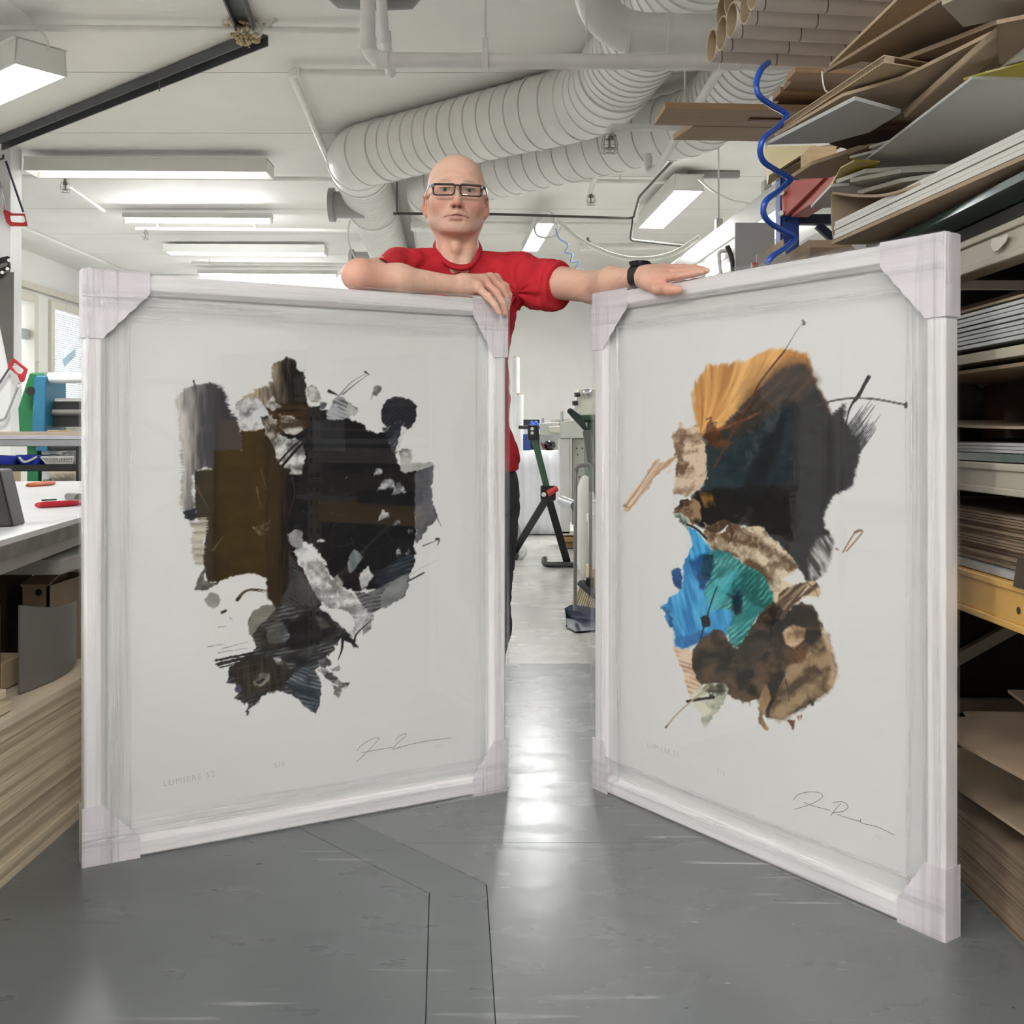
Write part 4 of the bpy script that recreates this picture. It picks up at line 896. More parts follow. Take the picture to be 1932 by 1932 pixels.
MB().tube(catmull([P(1372, 464, 3.0), P(1380, 485, 3.0), P(1383, 512, 3.0), P(1383, 540, 3.0), P(1384, 700, 3.0), P(1384, 1350, 3.0)], 5), .007, 6).build('black_cable', BLACK, smooth=True, label='black cable hanging left of the grey panel', cat='cable')
MB().tube(catmull([P(1372, 472, 3.05), P(1358, 476, 3.05), P(1357, 492, 3.05), P(1361, 540, 3.05), P(1362, 700, 3.05), P(1362, 1343, 3.05)], 5), .006, 6).build('white_cable', WHITEP, smooth=True, label='white cable bent down left of the black one', cat='cable')
# blue spiral air hose
hx = [(1450, 118, 2.15), (1437, 130, 2.12), (1427, 155, 2.1), (1432, 180, 2.1), (1455, 198, 2.13), (1480, 212, 2.16), (1483, 222, 2.16), (1465, 242, 2.12), (1442, 260, 2.08), (1434, 282, 2.08), (1440, 304, 2.1), (1462, 320, 2.13), (1488, 334, 2.16), (1490, 342, 2.16), (1470, 360, 2.12), (1446, 378, 2.08), (1440, 400, 2.08), (1450, 418, 2.1), (1475, 434, 2.14), (1497, 446, 2.17), (1498, 454, 2.17), (1478, 470, 2.13), (1456, 485, 2.1), (1447, 500, 2.1)]
MB().tube(catmull([P(*q) for q in hx], 6), .0062, 10).build('air_hose', mat('blue hose', (26, 74, 168), .25, var=.02, coat=.5), smooth=True, label='blue spiral air hose hanging in front of the rack', cat='hose')
MB().tube(catmull([P(1551, 135, 2.0), P(1552, 150, 2.0), P(1556, 168, 2.0), P(1562, 175, 2.0)], 5), .0015, 5).build('string', WHITEP, smooth=True, label='thin white string hanging at the tip of the big dark cardboard', cat='string')

# middle shelves seen to the right of the frame
CP = mat('translucent twin wall sheet', (168, 170, 168), .35, var=.04)
zz = .948
for k in range(8):
    e = random.uniform(-.004, .004)
    MB().box((.780+e, 1.0, zz), (1.4, 2.25, zz+.0066)).build('twin_wall_sheet', CP, label=f'grey twin wall plastic sheet, {ords[k] if k < 7 else "eighth"} from the bottom of the stack on the middle shelf', cat='sheet', group='twin wall sheets on the middle shelf', bevel=.001); zz += .0078
sheetb = lambda nm, lab, cat, x0, y0, x1, y1, z0, z1, m, tilt=0: MB().prism([(x0, y0, z0), (x1, y0, z0), (x1, y1, z0+tilt), (x0, y1, z0+tilt)], (0, 0, z1-z0)).build(nm, m, label=lab, cat=cat)
sheetb('cardboard_sheet', 'thin cardboard sheet on top of the twin wall stack', 'cardboard', .785, 1.0, 1.4, 2.2, 1.014, 1.018, CARD)
sheetb('carton', 'flat brown carton lying above the twin wall stack', 'carton', .93, 1.0, 1.4, 2.2, 1.020, 1.066, CARDD)
sheetb('board', 'cream board under the twin wall stack', 'board', .782, 1.0, 1.4, 2.25, .924, .940, mat('cream board', (190, 180, 158), .6))
sheetb('cardboard_sheet', 'dark brown sheet just below the cream board', 'cardboard', .790, 1.0, 1.4, 2.25, .908, .914, CARDD)
sheetb('carton', 'black-brown carton added as the dark void in the gap of the middle shelf', 'carton', 1.0, 1.0, 1.45, 2.25, .795, .906, mat('very dark cardboard', (74, 54, 40), .85))  # dark box added to read as the shaded void, also under the sheets
cu = [(0.785, 1.0+.13*k, .828-.018*math.sin(k/9*math.pi)) for k in range(10)]
V = []
for q in cu: V += [q, (1.4, q[1], q[2]), (1.4, q[1], q[2]+.004), (q[0], q[1], q[2]+.004)]
Fs = [(4*i+k, 4*i+(k+1) % 4, 4*(i+1)+(k+1) % 4, 4*(i+1)+k) for i in range(9) for k in range(4)]+[(0, 3, 2, 1), (36, 37, 38, 39)]
mesh_obj('cardboard_sheet', np.array(V), Fs, CARD, None, 40, 0, 'sagging cardboard sheet in the dark gap of the middle shelf', 'cardboard')
for k in range(3):
    sheetb('grey_sheet', f'thin grey sheet, {ords[k]} from the bottom above the green glass', 'sheet', .783, 1.0, 1.4, 2.25, .7725+.0055*k, .7772+.0055*k, GREYB)
sheetb('glass_sheet', 'dark green edged glass lying on the middle beige beam', 'glass', .784, 1.0, 1.4, 2.25, .758, .771, GLASSG)
# stack of folded cartons on the yellow beam
zz = .586; 
st = MB(); k = 0
for k in range(16):
    e = random.uniform(-.008, .008); h = random.uniform(.004, .0075)
    st.prism([(.80+e, 1.0, zz), (1.4, 1.0, zz), (1.4, 2.2, zz), (.80+e+random.uniform(-.006, .006), 2.2, zz)], (0, 0, h-.0012)); zz += h
st.build('folded_cartons', CARDD, label='stack of dark folded cartons on the yellow beam', cat='cartons', kind='stuff')
sheetb('board', 'pale grey board lying on the yellow beam', 'board', .79, 1.0, 1.4, 2.2, .572, .584, GREYB)
MB().prism([(.775, 1.30, .567), (.775, 1.64, .567), (.772, 1.62, .612), (.772, 1.30, .612)], (.006, 0, 0)).build('hanging_cloth', mat('dark brown flap', (70, 60, 48), .8), label='dark flap hanging over the yellow beam at the right edge', cat='cloth')
# cardboard on the floor shelf
zz = .0; st = MB()
for k in range(22):
    h = random.uniform(.0045, .0075); e = random.uniform(-.006, .006)
    st.prism([(.803+e, .7, zz), (1.4, .7, zz), (1.4, 2.25, zz), (.803+e, 2.25, zz)], (0, 0, h-.0013)); zz += h
st.build('cardboard_stack', CARDD, label='tall stack of flat cardboard on the floor right of the frame', cat='cardboard', kind='stuff')
r_ = random.Random(11)
for k in range(9):
    z0 = zz+.004+k*.021; a_ = r_.uniform(-.16, .16); x0 = .81+r_.uniform(-.005, .05); y0 = 1.2+r_.uniform(-.1, .12)
    c_, s_ = math.cos(a_), math.sin(a_)
    Q = [(x0+c_*u-s_*v, y0+s_*u+c_*v, z0+.012*u+r_.uniform(0, .004)) for u, v in ((0, 0), (.6, 0), (.6, .75), (0, .75))]
    MB().prism(Q, (0, 0, .006)).build('cardboard_sheet', [CARD, CARDD, CARD][k % 3], label=f'loose flat cardboard sheet on the floor pile, {(ords+["eighth", "ninth and top"])[k]} from below', cat='cardboard', group='loose cardboard on the floor pile')
# things beside the camera that the glass mirrors
MB().prism([(.77, .55, .02), (.77, .93, .02), (.785, .93, .86), (.785, .55, .86)], (.012, 0, 0)).build('ochre_board', OCHRE, label='ochre board leaning on the rack beside the camera', cat='board')
MB().prism([(.75, .38, .02), (.75, .60, .02), (.77, .60, 1.02), (.77, .38, 1.02)], (.010, 0, 0)).build('grey_board', GREYB, label='grey panel leaning on the rack beside the camera', cat='panel')
# the rest of the heap, deeper on the shelf
for k, (z, x0, y0, x1, y1) in enumerate(((1.345, 1.00, 1.45, 1.45, 2.30), (1.368, 1.02, 1.50, 1.42, 2.28), (1.392, 1.00, 1.40, 1.46, 2.25), (1.416, 1.05, 1.55, 1.45, 2.30), (1.447, 1.04, 1.50, 1.44, 2.25))):
    sheetb('cardboard_sheet', f'cardboard sheet deep in the upper heap, {ords[k]} from below', 'cardboard', x0, y0, x1, y1, z, z+.018, CARDD if k % 2 else CARD)
st = MB(); zz = 1.2415
for k in range(12): st.prism([(1.0+.004*(k % 3), 1.35, zz), (1.46, 1.35, zz), (1.46, 2.28, zz), (1.0+.004*(k % 3), 2.28, zz)], (0, 0, .0073)); zz += .0085
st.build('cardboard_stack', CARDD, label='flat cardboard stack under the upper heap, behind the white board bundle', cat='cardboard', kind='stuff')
# ---------------------------------------------------------------- far end seen between the frames
td = 8.5
t = thing('cloth_covered_table', 'table hidden by a white cloth at the back of the room', 'table', (-.3, 8.9, 0))
ztp = zpx(850, td)
MB().box((-1.4, td, ztp-.025), (xpx(1062, td), td+.8, ztp)).build('table_top', mat('white top', (214, 214, 212), .5), t, bevel=.006)
cl = []; n = 120
for i in range(n+1):
    x = -1.4+(xpx(1064, td)+1.4)*i/n; y = td-.012+.010*math.sin(i*.55)+.006*math.sin(i*1.37+1)
    cl.append((x, y))
V = []; 
for x, y in cl: V += [(x, td-.004, ztp-.005), (x, y, ztp-.15), (x, y-.012, .10), (x, y-.005, .012)]
Fs = [(4*i+k, 4*i+k+1, 4*(i+1)+k+1, 4*(i+1)+k) for i in range(n) for k in range(3)]
o = mesh_obj('table_cloth', np.array(V), Fs, mat('white cloth', (216, 217, 222), .8), t, True); sm = o.modifiers.new('thick', 'SOLIDIFY'); sm.thickness = .004
MB().box((-1.35, td+.03, 0), (xpx(1050, td), td+.06, .03)).build('plinth', BLACK, t)
for nm, lab, x, y0, y1, r in (('paper_roll', 'upright white paper roll behind the red shirt, taller one', 973, 675, 850, .032), ('paper_roll', 'upright white paper roll on the cloth covered table, wider one', 979, 745, 850, .036)):
    yy = td+.12 if r < .034 else td+.05
    q = np.array([xpx(x, yy), yy, ztp+.001]); top = zpx(y0, yy)
    t = thing(nm, lab, 'roll', q); MB().cyl(q, np.array([q[0], q[1], top]), r, 20).build('paper', mat('paper roll white', (235, 236, 238), .5), t, smooth=40)
    MB().cyl(np.array([q[0], q[1], top-.01]), np.array([q[0], q[1], top+.012]), r*.45, 14).build('core', CARDL, t, smooth=40)
MB().box((xpx(987, td+.04), td+.04, ztp+.001), (xpx(1001, td), td+.2, zpx(819, td))).build('blue_carton', mat('deep blue', (40, 66, 140), .5), bevel=.004, label='blue box standing on the cloth covered table', cat='box')
t = thing('face_shield', 'dark protective helmet with clear visor on the cloth covered table', 'helmet', P(1036, 850, td+.1))
MB().sphere(P(1037, 838, td+.12)+np.array([0,0,-.012]), .052, 18, 12, (1, .9, .85)).build('shell', mat('black gloss', (18, 18, 20), .15), t, smooth=True)
MB().cyl(P(1026, 840, td+.08), P(1022, 842, td+.08), .034, 18).build('ear_cup', mat('dark red plastic', (96, 36, 38), .4), t, smooth=40)
MB().sphere(P(1043, 836, td+.06), .018, 12, 8).build('knob', mat('black gloss', (18, 18, 20), .15), t, smooth=True)
MB().box((xpx(1018, td+.3), td+.3, ztp+.001), (xpx(1058, td+.3), td+.32, zpx(819, td+.3))).build('grey_plate', mat('grey clear plate', (150, 152, 148), .3), bevel=.003, label='grey plate standing behind the dark helmet', cat='plate')
MB().box((xpx(986, td+.4), td+.4, ztp+.001), (xpx(1018, td+.4), td+.5, zpx(791, td+.4))).build('black_case', BLACK, bevel=.006, label='black case at the back of the cloth covered table', cat='case')
gl_ = MB()
for dx, dy, r in ((0, 0, .026), (5, -5, .018), (8, -1, .018), (10, 4, .016), (-3, -5, .014)): gl_.sphere(P(1006+dx, 803+dy, td+.28), r, 10, 7, (1, .7, 1))
gl_.build('work_gloves', mat('glove blue', (40, 84, 176), .6), smooth=True, label='blue rubber gloves lying before the black case', cat='gloves')
MB().box((xpx(987, td+.1), td+.21, zpx(819, td)), (xpx(1010, td+.1), td+.36, zpx(806, td))).build('white_box', WHITEP, bevel=.004, label='small white box beside the blue gloves', cat='box')
# tripod roller stand
sd_ = 6.3
t = thing('tripod_stand', 'folding work stand with green post, red lever and black legs', 'stand', P(1020, 1070, sd_))
hub = P(1034, 930, sd_); head = P(1003, 806, sd_)
MB().bar(head, hub+norm(hub-head)*0, .038, .038, (0,1,0)).build('post', mat('stand green', (58, 92, 70), .45), t, bevel=.004)
MB().bar(P(978, 806, sd_), P(1018, 807, sd_), .05, .022).build('head_bar', mat('dark grey steel', (60, 62, 60), .4), t, bevel=.003)
MB().obox(P(1005, 816, sd_), (.03, 0, 0), (0, .03, 0), (0, 0, .045)).build('clamp', BLACK, t, bevel=.006)
for py in (809, 817): MB().cyl(P(1004, py, sd_-.035), P(1004, py, sd_-.045), .010, 10).build('bolt', WHITEP, t)
MB().obox(hub, (.045, 0, 0), (0, .035, 0), (0, 0, .045)).build('hub', BLACK, t, bevel=.01)
MB().cyl(P(1026, 933, sd_-.04), P(1026, 933, sd_-.05), .014, 12).build('bolt', WHITEP, t)
MB().tube([P(1034, 931, sd_-.06), P(1052, 921, sd_-.07)], [.020, .016], 12).build('lever', mat('lever red', (196, 52, 52), .4), t, smooth=40)
fa = P(1071, 1066, 6.45); fb = P(966, 1040, 6.9); fc = P(1030, 1030, 7.3)
fa[2] = fb[2] = fc[2] = .02
for f_ in (fa, fb): MB().bar(hub+np.array([0, 0, -.02]), f_, .045, .03, (0,1,0)).build('leg', BLACK, t, bevel=.004)
MB().tube(catmull([fa+np.array([-.14, .03, .03]), fa+np.array([-.13, -.02, .0]), fa+np.array([0, -.03, 0]), fa+np.array([.05, -.03, -.005])], 6), .018, 8).build('foot', mat('dark grey steel', (60, 62, 60), .4), t, smooth=True)
# caster of a white stool behind the leg
cq = P(975, 1040, 6.9); t = thing('stool_leg', 'grey leg with a white caster behind the man', 'stool', cq)
MB().bar(P(973, 990, 6.95), P(981, 1034, 6.9), .045, .03, (0,1,0)).build('leg', GREYP, t, bevel=.004)
MB().tube(catmull([P(983, 1034, 6.9), P(986, 1042, 6.88), P(978, 1050, 6.85), P(966, 1050, 6.85)], 5), .03, 10).build('cover', WHITEP, t, smooth=True)
MB().cyl(P(976, 1049, 6.88), P(970, 1049, 6.80), .026, 14).build('caster', BLACK, t, smooth=40)
# white saw machine
wd_ = 7.5; CREAM = mat('cream machine paint', (222, 220, 206), .4, var=.02)
t = thing('panel_saw', 'cream coloured cutting machine at the back beside the green bin', 'machine', P(1085, 1000, wd_))
def mp_(pts, d, dep, m, nm, bev=.006): return MB().prism([P(x, y, d) for x, y in pts], (0, dep, 0)).build(nm, m, t, bevel=bev)
mp_([(1092, 733), (1150, 732), (1150, 784), (1095, 782), (1084, 770)], wd_, .25, CREAM, 'motor_head')
MB().lathe(P(1109, 742, wd_-.002), (0, -1, 0), [(0, .032), (.012, .032), (.016, .026), (.018, .012), (.03, .011), (.032, .004)], 20).build('handwheel', mat('chrome', (200, 200, 200), .25, .9), t, smooth=35)
for px, py in ((1088, 744), (1084, 760)): MB().cyl(P(px+5, py, wd_-.01), P(px-3, py+1, wd_-.02), .018, 10).build('knob', BLACK, t, smooth=40)
mp_([(1057, 796), (1086, 791), (1106, 812), (1104, 827), (1057, 827)], wd_-.02, .22, mat('machine grey white', (206, 208, 200), .4), 'beam_box')
mp_([(1018, 798), (1056, 797), (1056, 819), (1040, 821), (1018, 820)], wd_+.02, .16, mat('machine grey white', (206, 208, 200), .4), 'side_beam')
mp_([(1035, 805), (1058, 803), (1058, 818), (1038, 815)], wd_-.03, .05, CREAM, 'slide')
for px, y0, y1, r in ((1024, 789, 799, .010), (1060, 776, 798, .011)): MB().cyl(P(px, y1, wd_+.05), P(px, y0, wd_+.05), r, 12).build('steel_pin', mat('chrome', (200, 200, 200), .25, .9), t, smooth=40)
MB().bar(P(1040, 794, wd_+.1), P(1078, 794, wd_+.1), .05, .02).build('rail', CREAM, t)
mp_([(1055, 827), (1076, 827), (1076, 1008), (1058, 1008)], wd_, .2, mat('light column', (212, 212, 208), .45), 'column')
mp_([(1076, 827), (1079, 827), (1079, 985), (1076, 985)], wd_-.01, .2, CREAM, 'column_edge', .001)
pl_ = mp_([(1079, 827), (1150, 827), (1150, 990), (1079, 990)], wd_+.03, .03, mat('perforated grey', (176, 176, 170), .5), 'side_plate')
for px, py in ((1088, 846), (1099, 846), (1090, 858), (1093, 900)): MB().cyl(P(px, py, wd_+.025), P(px, py, wd_+.031), .006, 8).build('hole', BLACK, pl_)
MB().box((xpx(1048, wd_), wd_, zpx(1010, wd_)), (xpx(1120, wd_), wd_+.3, zpx(1003, wd_))).build('foot_plate', CREAM, t)
for k, (y0, y1) in enumerate(((1010, 1019), (1020, 1029))):
    MB().box((xpx(1060, 7.6), 7.45+.03*k, max(0, zpx(y1, 7.6))), (xpx(1150, 7.6), 7.7, zpx(y0, 7.6)-.002)).build('timber_block', mat('block wood', (158, 124, 84), .7, var=.15, vscale=5, stretch=(1, 8, 8)), bevel=.003, label=('upper' if k == 0 else 'lower')+' timber beam under the cream machine', cat='timber')
# green bin
gd = 6.2; GB = mat('bin green', (42, 84, 58), .45)
t = thing('wheeled_bin', 'dark green bin with a hinged lid arm, cut off by the right frame', 'bin', P(1130, 960, gd))
MB().prism([P(1108, 794, gd), P(1160, 794, gd), P(1160, 985, gd), P(1112, 985, gd)], (0, .35, 0)).build('body', GB, t, bevel=.01)
MB().prism([P(1092, 783, gd-.03), P(1160, 780, gd-.03), P(1160, 794, gd-.03), P(1094, 794, gd-.03)], (0, .42, 0)).build('rim', GB, t, bevel=.008)
MB().prism([P(1071, 772, gd-.05), P(1078, 770, gd-.05), P(1098, 784, gd-.05), P(1110, 812, gd-.05), P(1102, 812, gd-.05), P(1076, 784, gd-.05)], (0, .05, 0)).build('hinge_arm', mat('dark bin green', (34, 52, 44), .45), t, bevel=.006)
MB().cyl(P(1076, 776, gd-.07), P(1076, 776, gd-.05), .018, 14).build('pivot', BLACK, t, smooth=40)
MB().bar(P(1107, 812, gd-.08), P(1117, 875, gd-.08), .05, .02, (0,1,0)).build('strap', mat('strap grey', (106, 108, 104), .5), t, bevel=.006)
# white bag, silver can, bucket
MB().sphere(np.array([P(1104, 955, 6.0)[0], 6.0, .29]), .115, 18, 14, (.58, .55, 2.5)).build('plastic_bag', mat('white bag', (226, 226, 220), .5, bump=.35, bscale=14), smooth=True, label='tall white plastic bag hanging before the green bin', cat='bag')
MB().cyl(P(1061, 945, 6.8), P(1086, 955, 6.6), .034, 18).build('silver_canister', mat('silver', (186, 188, 190), .25, .7), smooth=40, label='silver cylinder lying slanted beside the broom handle', cat='canister')
t = thing('bucket', 'white plastic bucket with lid, half hidden by the right frame', 'bucket', P(1128, 1065, 5.2))
bq = P(1130, 1063, 5.2); bq[2] = 0.15
MB().lathe(bq, (0, 0, 1), [(0, .048), (.23, .055)], 24).build('body', WHITEP, t, smooth=40)
MB().lathe(bq+np.array([0, 0, .23]), (0, 0, 1), [(0, .060), (.035, .062), (.04, .05)], 24).build('lid', WHITEP, t, smooth=40)
MB().lathe(bq+np.array([0, 0, .27]), (0, 0, 1), [(0, .042), (.05, .044), (.055, .05), (.062, .05)], 20).build('neck', WHITEP, t, smooth=40)
MB().box((bq[0]-.05, bq[1]-.05, 0), (bq[0]+.2, bq[1]+.2, .149)).build('wood_crate', WOODL, bevel=.004, label='wooden block under the white bucket', cat='block')
# broom and dustpan
dd_ = 4.42
t = thing('dustpan', 'dark blue long handled dustpan on the pale floor by the right frame', 'dustpan', P(1092, 1190, dd_))
NAVY = mat('navy plastic', (46, 56, 82), .35)
fz = lambda px, py: PZ(px, py, .004)
A_ = [fz(1069, 1184), fz(1086, 1193), fz(1124, 1190), fz(1124, 1172), fz(1066, 1165)]
MB().prism(A_, (0, 0, .004)).build('pan_floor', NAVY, t)
bk = [fz(1066, 1165), fz(1124, 1168)]
bw = MB(); bw.prism([A_[4], A_[3]+np.array([.02,0,0]), A_[3]+np.array([.02, .03, .048]), A_[4]+np.array([.03, .03, .052]), A_[4]+np.array([-.004, .02, .035])], (0, .005, 0))
bw.prism([A_[0], A_[4], A_[4]+np.array([-.004, .02, .035]), A_[0]+np.array([-.004, 0, .012])], (.004, 0, 0)); bw.build('pan_wall', NAVY, t)
CHR = mat('steel tube', (150, 150, 148), .3, .8)
pb_ = (A_[4]+A_[3])/2+np.array([-.02, .03, .07]); tp = P(1086, 884, 4.6)
MB().cyl(P(1085, 1152, 4.55), tp, .0085, 10).build('pole', CHR, t, smooth=40)
MB().tube(fillet([tp+np.array([0, 0, -.02]), tp+np.array([.004, 0, .012]), tp+np.array([.066, 0, .018]), tp+np.array([.068, 0, -.10])], .02, 5), .010, 10).build('grip', GREYP, t, smooth=True)
t = thing('broom', 'broom with dark head and cream bristles hanging by the right frame', 'broom', P(1105, 1150, 4.75))
MB().cyl(P(1114, 886, 4.78), P(1114, 1100, 4.72), .0085, 10).build('handle', CHR, t, smooth=40)
ha, hb = P(1094, 1097, 4.7), P(1130, 1128, 4.66)
MB().bar(ha, hb, .05, .026).build('head', mat('dark grey plastic', (66, 68, 70), .5), t, bevel=.006)
dn = np.array([-.030, -.01, -.085])
br = MB(); rr_ = random.Random(5)
for k in range(11):
    for j in range(3):
        q = ha+(hb-ha)*(k+.5)/11+np.array([0, (j-1)*.014, -.012]); e = q+dn+np.array([(k-5)*.0012, (j-1)*.01, rr_.uniform(-.004, .004)])
        br.tube([q, q*.5+e*.5, e], [.0035, .0050, .0062], 6)
br.build('bristles', mat('cream bristle', (216, 204, 172), .7, bump=.4, bscale=160), t, kind='stuff')
MB().obox(P(1113, 1104, 4.7), (.018, 0, 0), (0, .018, 0), (0, 0, .035)).build('socket', BLACK, t, bevel=.006)
# ---------------------------------------------------------------- numpy noise for the prints and cloth
LAT = [np.random.default_rng(100+i).random((256, 256)) for i in range(6)]
def vn(x, y, s=0):
    xi = np.floor(x).astype(int); yi = np.floor(y).astype(int); fx = x-xi; fy = y-yi
    fx = fx*fx*(3-2*fx); fy = fy*fy*(3-2*fy); A = LAT[s % 6]; X0, X1, Y0, Y1 = xi % 256, (xi+1) % 256, yi % 256, (yi+1) % 256
    return (A[X0, Y0]*(1-fx)+A[X1, Y0]*fx)*(1-fy)+(A[X0, Y1]*(1-fx)+A[X1, Y1]*fx)*fy
def fbm(x, y, s=0, o=4):
    t = 0; a = .5; n = 0
    for i in range(o): t = t+a*vn(x+17.3*i, y+9.1*i, s+i); n += a; a *= .5; x = x*2.03; y = y*2.03
    return t/n
def rot(x, y, a): c, s_ = math.cos(a), math.sin(a); return x*c+y*s_, -x*s_+y*c
class Art:
    def __init__(s, W, H):
        s.W, s.H = W, H; s.n = 2.0
        s.U, s.V = np.meshgrid(np.arange(W/2)*2+1, np.arange(H/2)*2+1)      # crop coordinates, half resolution
        s.c = np.ones(s.U.shape+(3,))*1.0; s.a = np.zeros(s.U.shape)
    def sd(s, pts, m):
        p = np.array(pts, float); u0, v0 = p.min(0)-m; u1, v1 = p.max(0)+m
        i0, i1 = max(0, int(v0/2)), min(s.U.shape[0], int(v1/2)+2); j0, j1 = max(0, int(u0/2)), min(s.U.shape[1], int(u1/2)+2)
        sl = (slice(i0, i1), slice(j0, j1)); return sl, p
    def field(s, p, x, y):
        ins = np.zeros(x.shape, bool); d2 = np.full(x.shape, 1e9)
        for i in range(len(p)):
            (x0, y0), (x1, y1) = p[i-1], p[i]
            cr = ((y0 > y) != (y1 > y)) & (x < (x1-x0)*(y-y0)/((y1-y0) if y1 != y0 else 1e-9)+x0); ins ^= cr
            ex, ey = x1-x0, y1-y0; t = np.clip(((x-x0)*ex+(y-y0)*ey)/(ex*ex+ey*ey+1e-9), 0, 1)
            d2 = np.minimum(d2, (x-x0-t*ex)**2+(y-y0-t*ey)**2)
        return np.sqrt(d2)*np.where(ins, -1, 1)
    def blot(s, pts, col, col2=None, warp=14, ws=45, soft=3, tex='crumple', ang=0.0, amp=.5, op=1.0, grad=None, feather=0, fang=0.0, seed=0, sharp=False):
        """ink patch: outline pts, colours col..col2 mixed by a texture, ragged edge"""
        pts = np.array(catmull([(*q_, 0) for q_ in list(pts)+[pts[0]]], 3))[:-1, :2] if len(pts) > 4 and not sharp else pts
        sl, p = s.sd(pts, warp*2+soft+feather+6); U, V = s.U[sl], s.V[sl]
        if U.size == 0: return
        wx = (fbm(U/ws, V/ws, seed)-.5)*2*warp; wy = (fbm(U/ws+40, V/ws+7, seed+1)-.5)*2*warp
        d = s.field(p, U+wx, V+wy)
        a_, b_ = rot(U, V, fang)
        d = d+(fbm(a_/60, b_/5.5, seed+2, 3)-.5)*feather*2+(fbm(U/16, V/16, seed+3, 3)-.5)*13+(fbm(U/6, V/6, seed+1, 2)-.5)*4
        m = np.clip(.5-d/(2*soft), 0, 1); m = m*m*(3-2*m)*op
        x, y = rot(U, V, ang)
        if tex == 'crumple':
            t = fbm(x/70+fbm(x/40, y/40, seed+1)*1.6, y/46, seed+2, 5); r = np.abs(fbm(x/55+3, y/55+1.2*fbm(x/30, y/30, 2), seed+4, 4)-.5)*2
            t = np.clip((t-.28)*2.0, 0, 1)*.7+.5*np.clip(.35-r, 0, 1)/.35*.5
        elif tex == 'ripple':
            q = y+18*fbm(x/60, y/60, seed+1)+9*np.sin(x/70); t = .55*(.5+.5*np.sin(q/3.0+3*fbm(x/25, y/25, seed)))**2*np.clip((fbm(x/70, y/40, seed+3)-.38)*3.2, 0, 1)+.5*fbm(x/60+fbm(x/30,y/30,2), y/35, seed)
        elif tex == 'streak': t = np.clip((fbm(x/110+.4*fbm(x/60, y/60, seed), y/14, seed+2, 5)-.25)*1.7, 0, 1)
        else: t = fbm(U/80, V/80, seed+1, 4)
        c0 = np.array(col, float); c1 = np.array(col2 if col2 is not None else col, float)
        if grad is not None:
            (gx0, gy0), (gx1, gy1) = grad; gx, gy = gx1-gx0, gy1-gy0; t = np.clip(((U-gx0)*gx+(V-gy0)*gy)/(gx*gx+gy*gy)+(t-.5)*amp, 0, 1)
        else: t = np.clip(.5+(t-.45)*2*amp, 0, 1)
        col_ = c0+(c1-c0)*t[..., None]
        s.c[sl] = s.c[sl]*(1-m[..., None])+col_*m[..., None]; s.a[sl] = np.maximum(s.a[sl], m)
    def stroke(s, pts, w, col, op=1.0, taper=True, rough=.3, seed=0):
        pts = np.array(catmull([(*p, 0) for p in pts], 6))[:, :2]
        sl, p = s.sd(pts, w*2+6); U, V = s.U[sl], s.V[sl]; best = np.full(U.shape, 1e9); tt = np.zeros(U.shape); n = len(pts)
        for i in range(n-1):
            (x0, y0), (x1, y1) = pts[i], pts[i+1]; ex, ey = x1-x0, y1-y0; t = np.clip(((U-x0)*ex+(V-y0)*ey)/(ex*ex+ey*ey+1e-9), 0, 1)
            d = np.hypot(U-x0-t*ex, V-y0-t*ey); k = d < best; best = np.where(k, d, best); tt = np.where(k, (i+t)/(n-1), tt)
        ww = w*((1-tt*.75) if taper else 1)*(1-rough*(fbm(U/14, V/14, seed)-.3))
        m = np.clip((ww-best)/2+.5, 0, 1)*op
        s.c[sl] = s.c[sl]*(1-m[..., None])+np.array(col, float)*m[..., None]; s.a[sl] = np.maximum(s.a[sl], m)

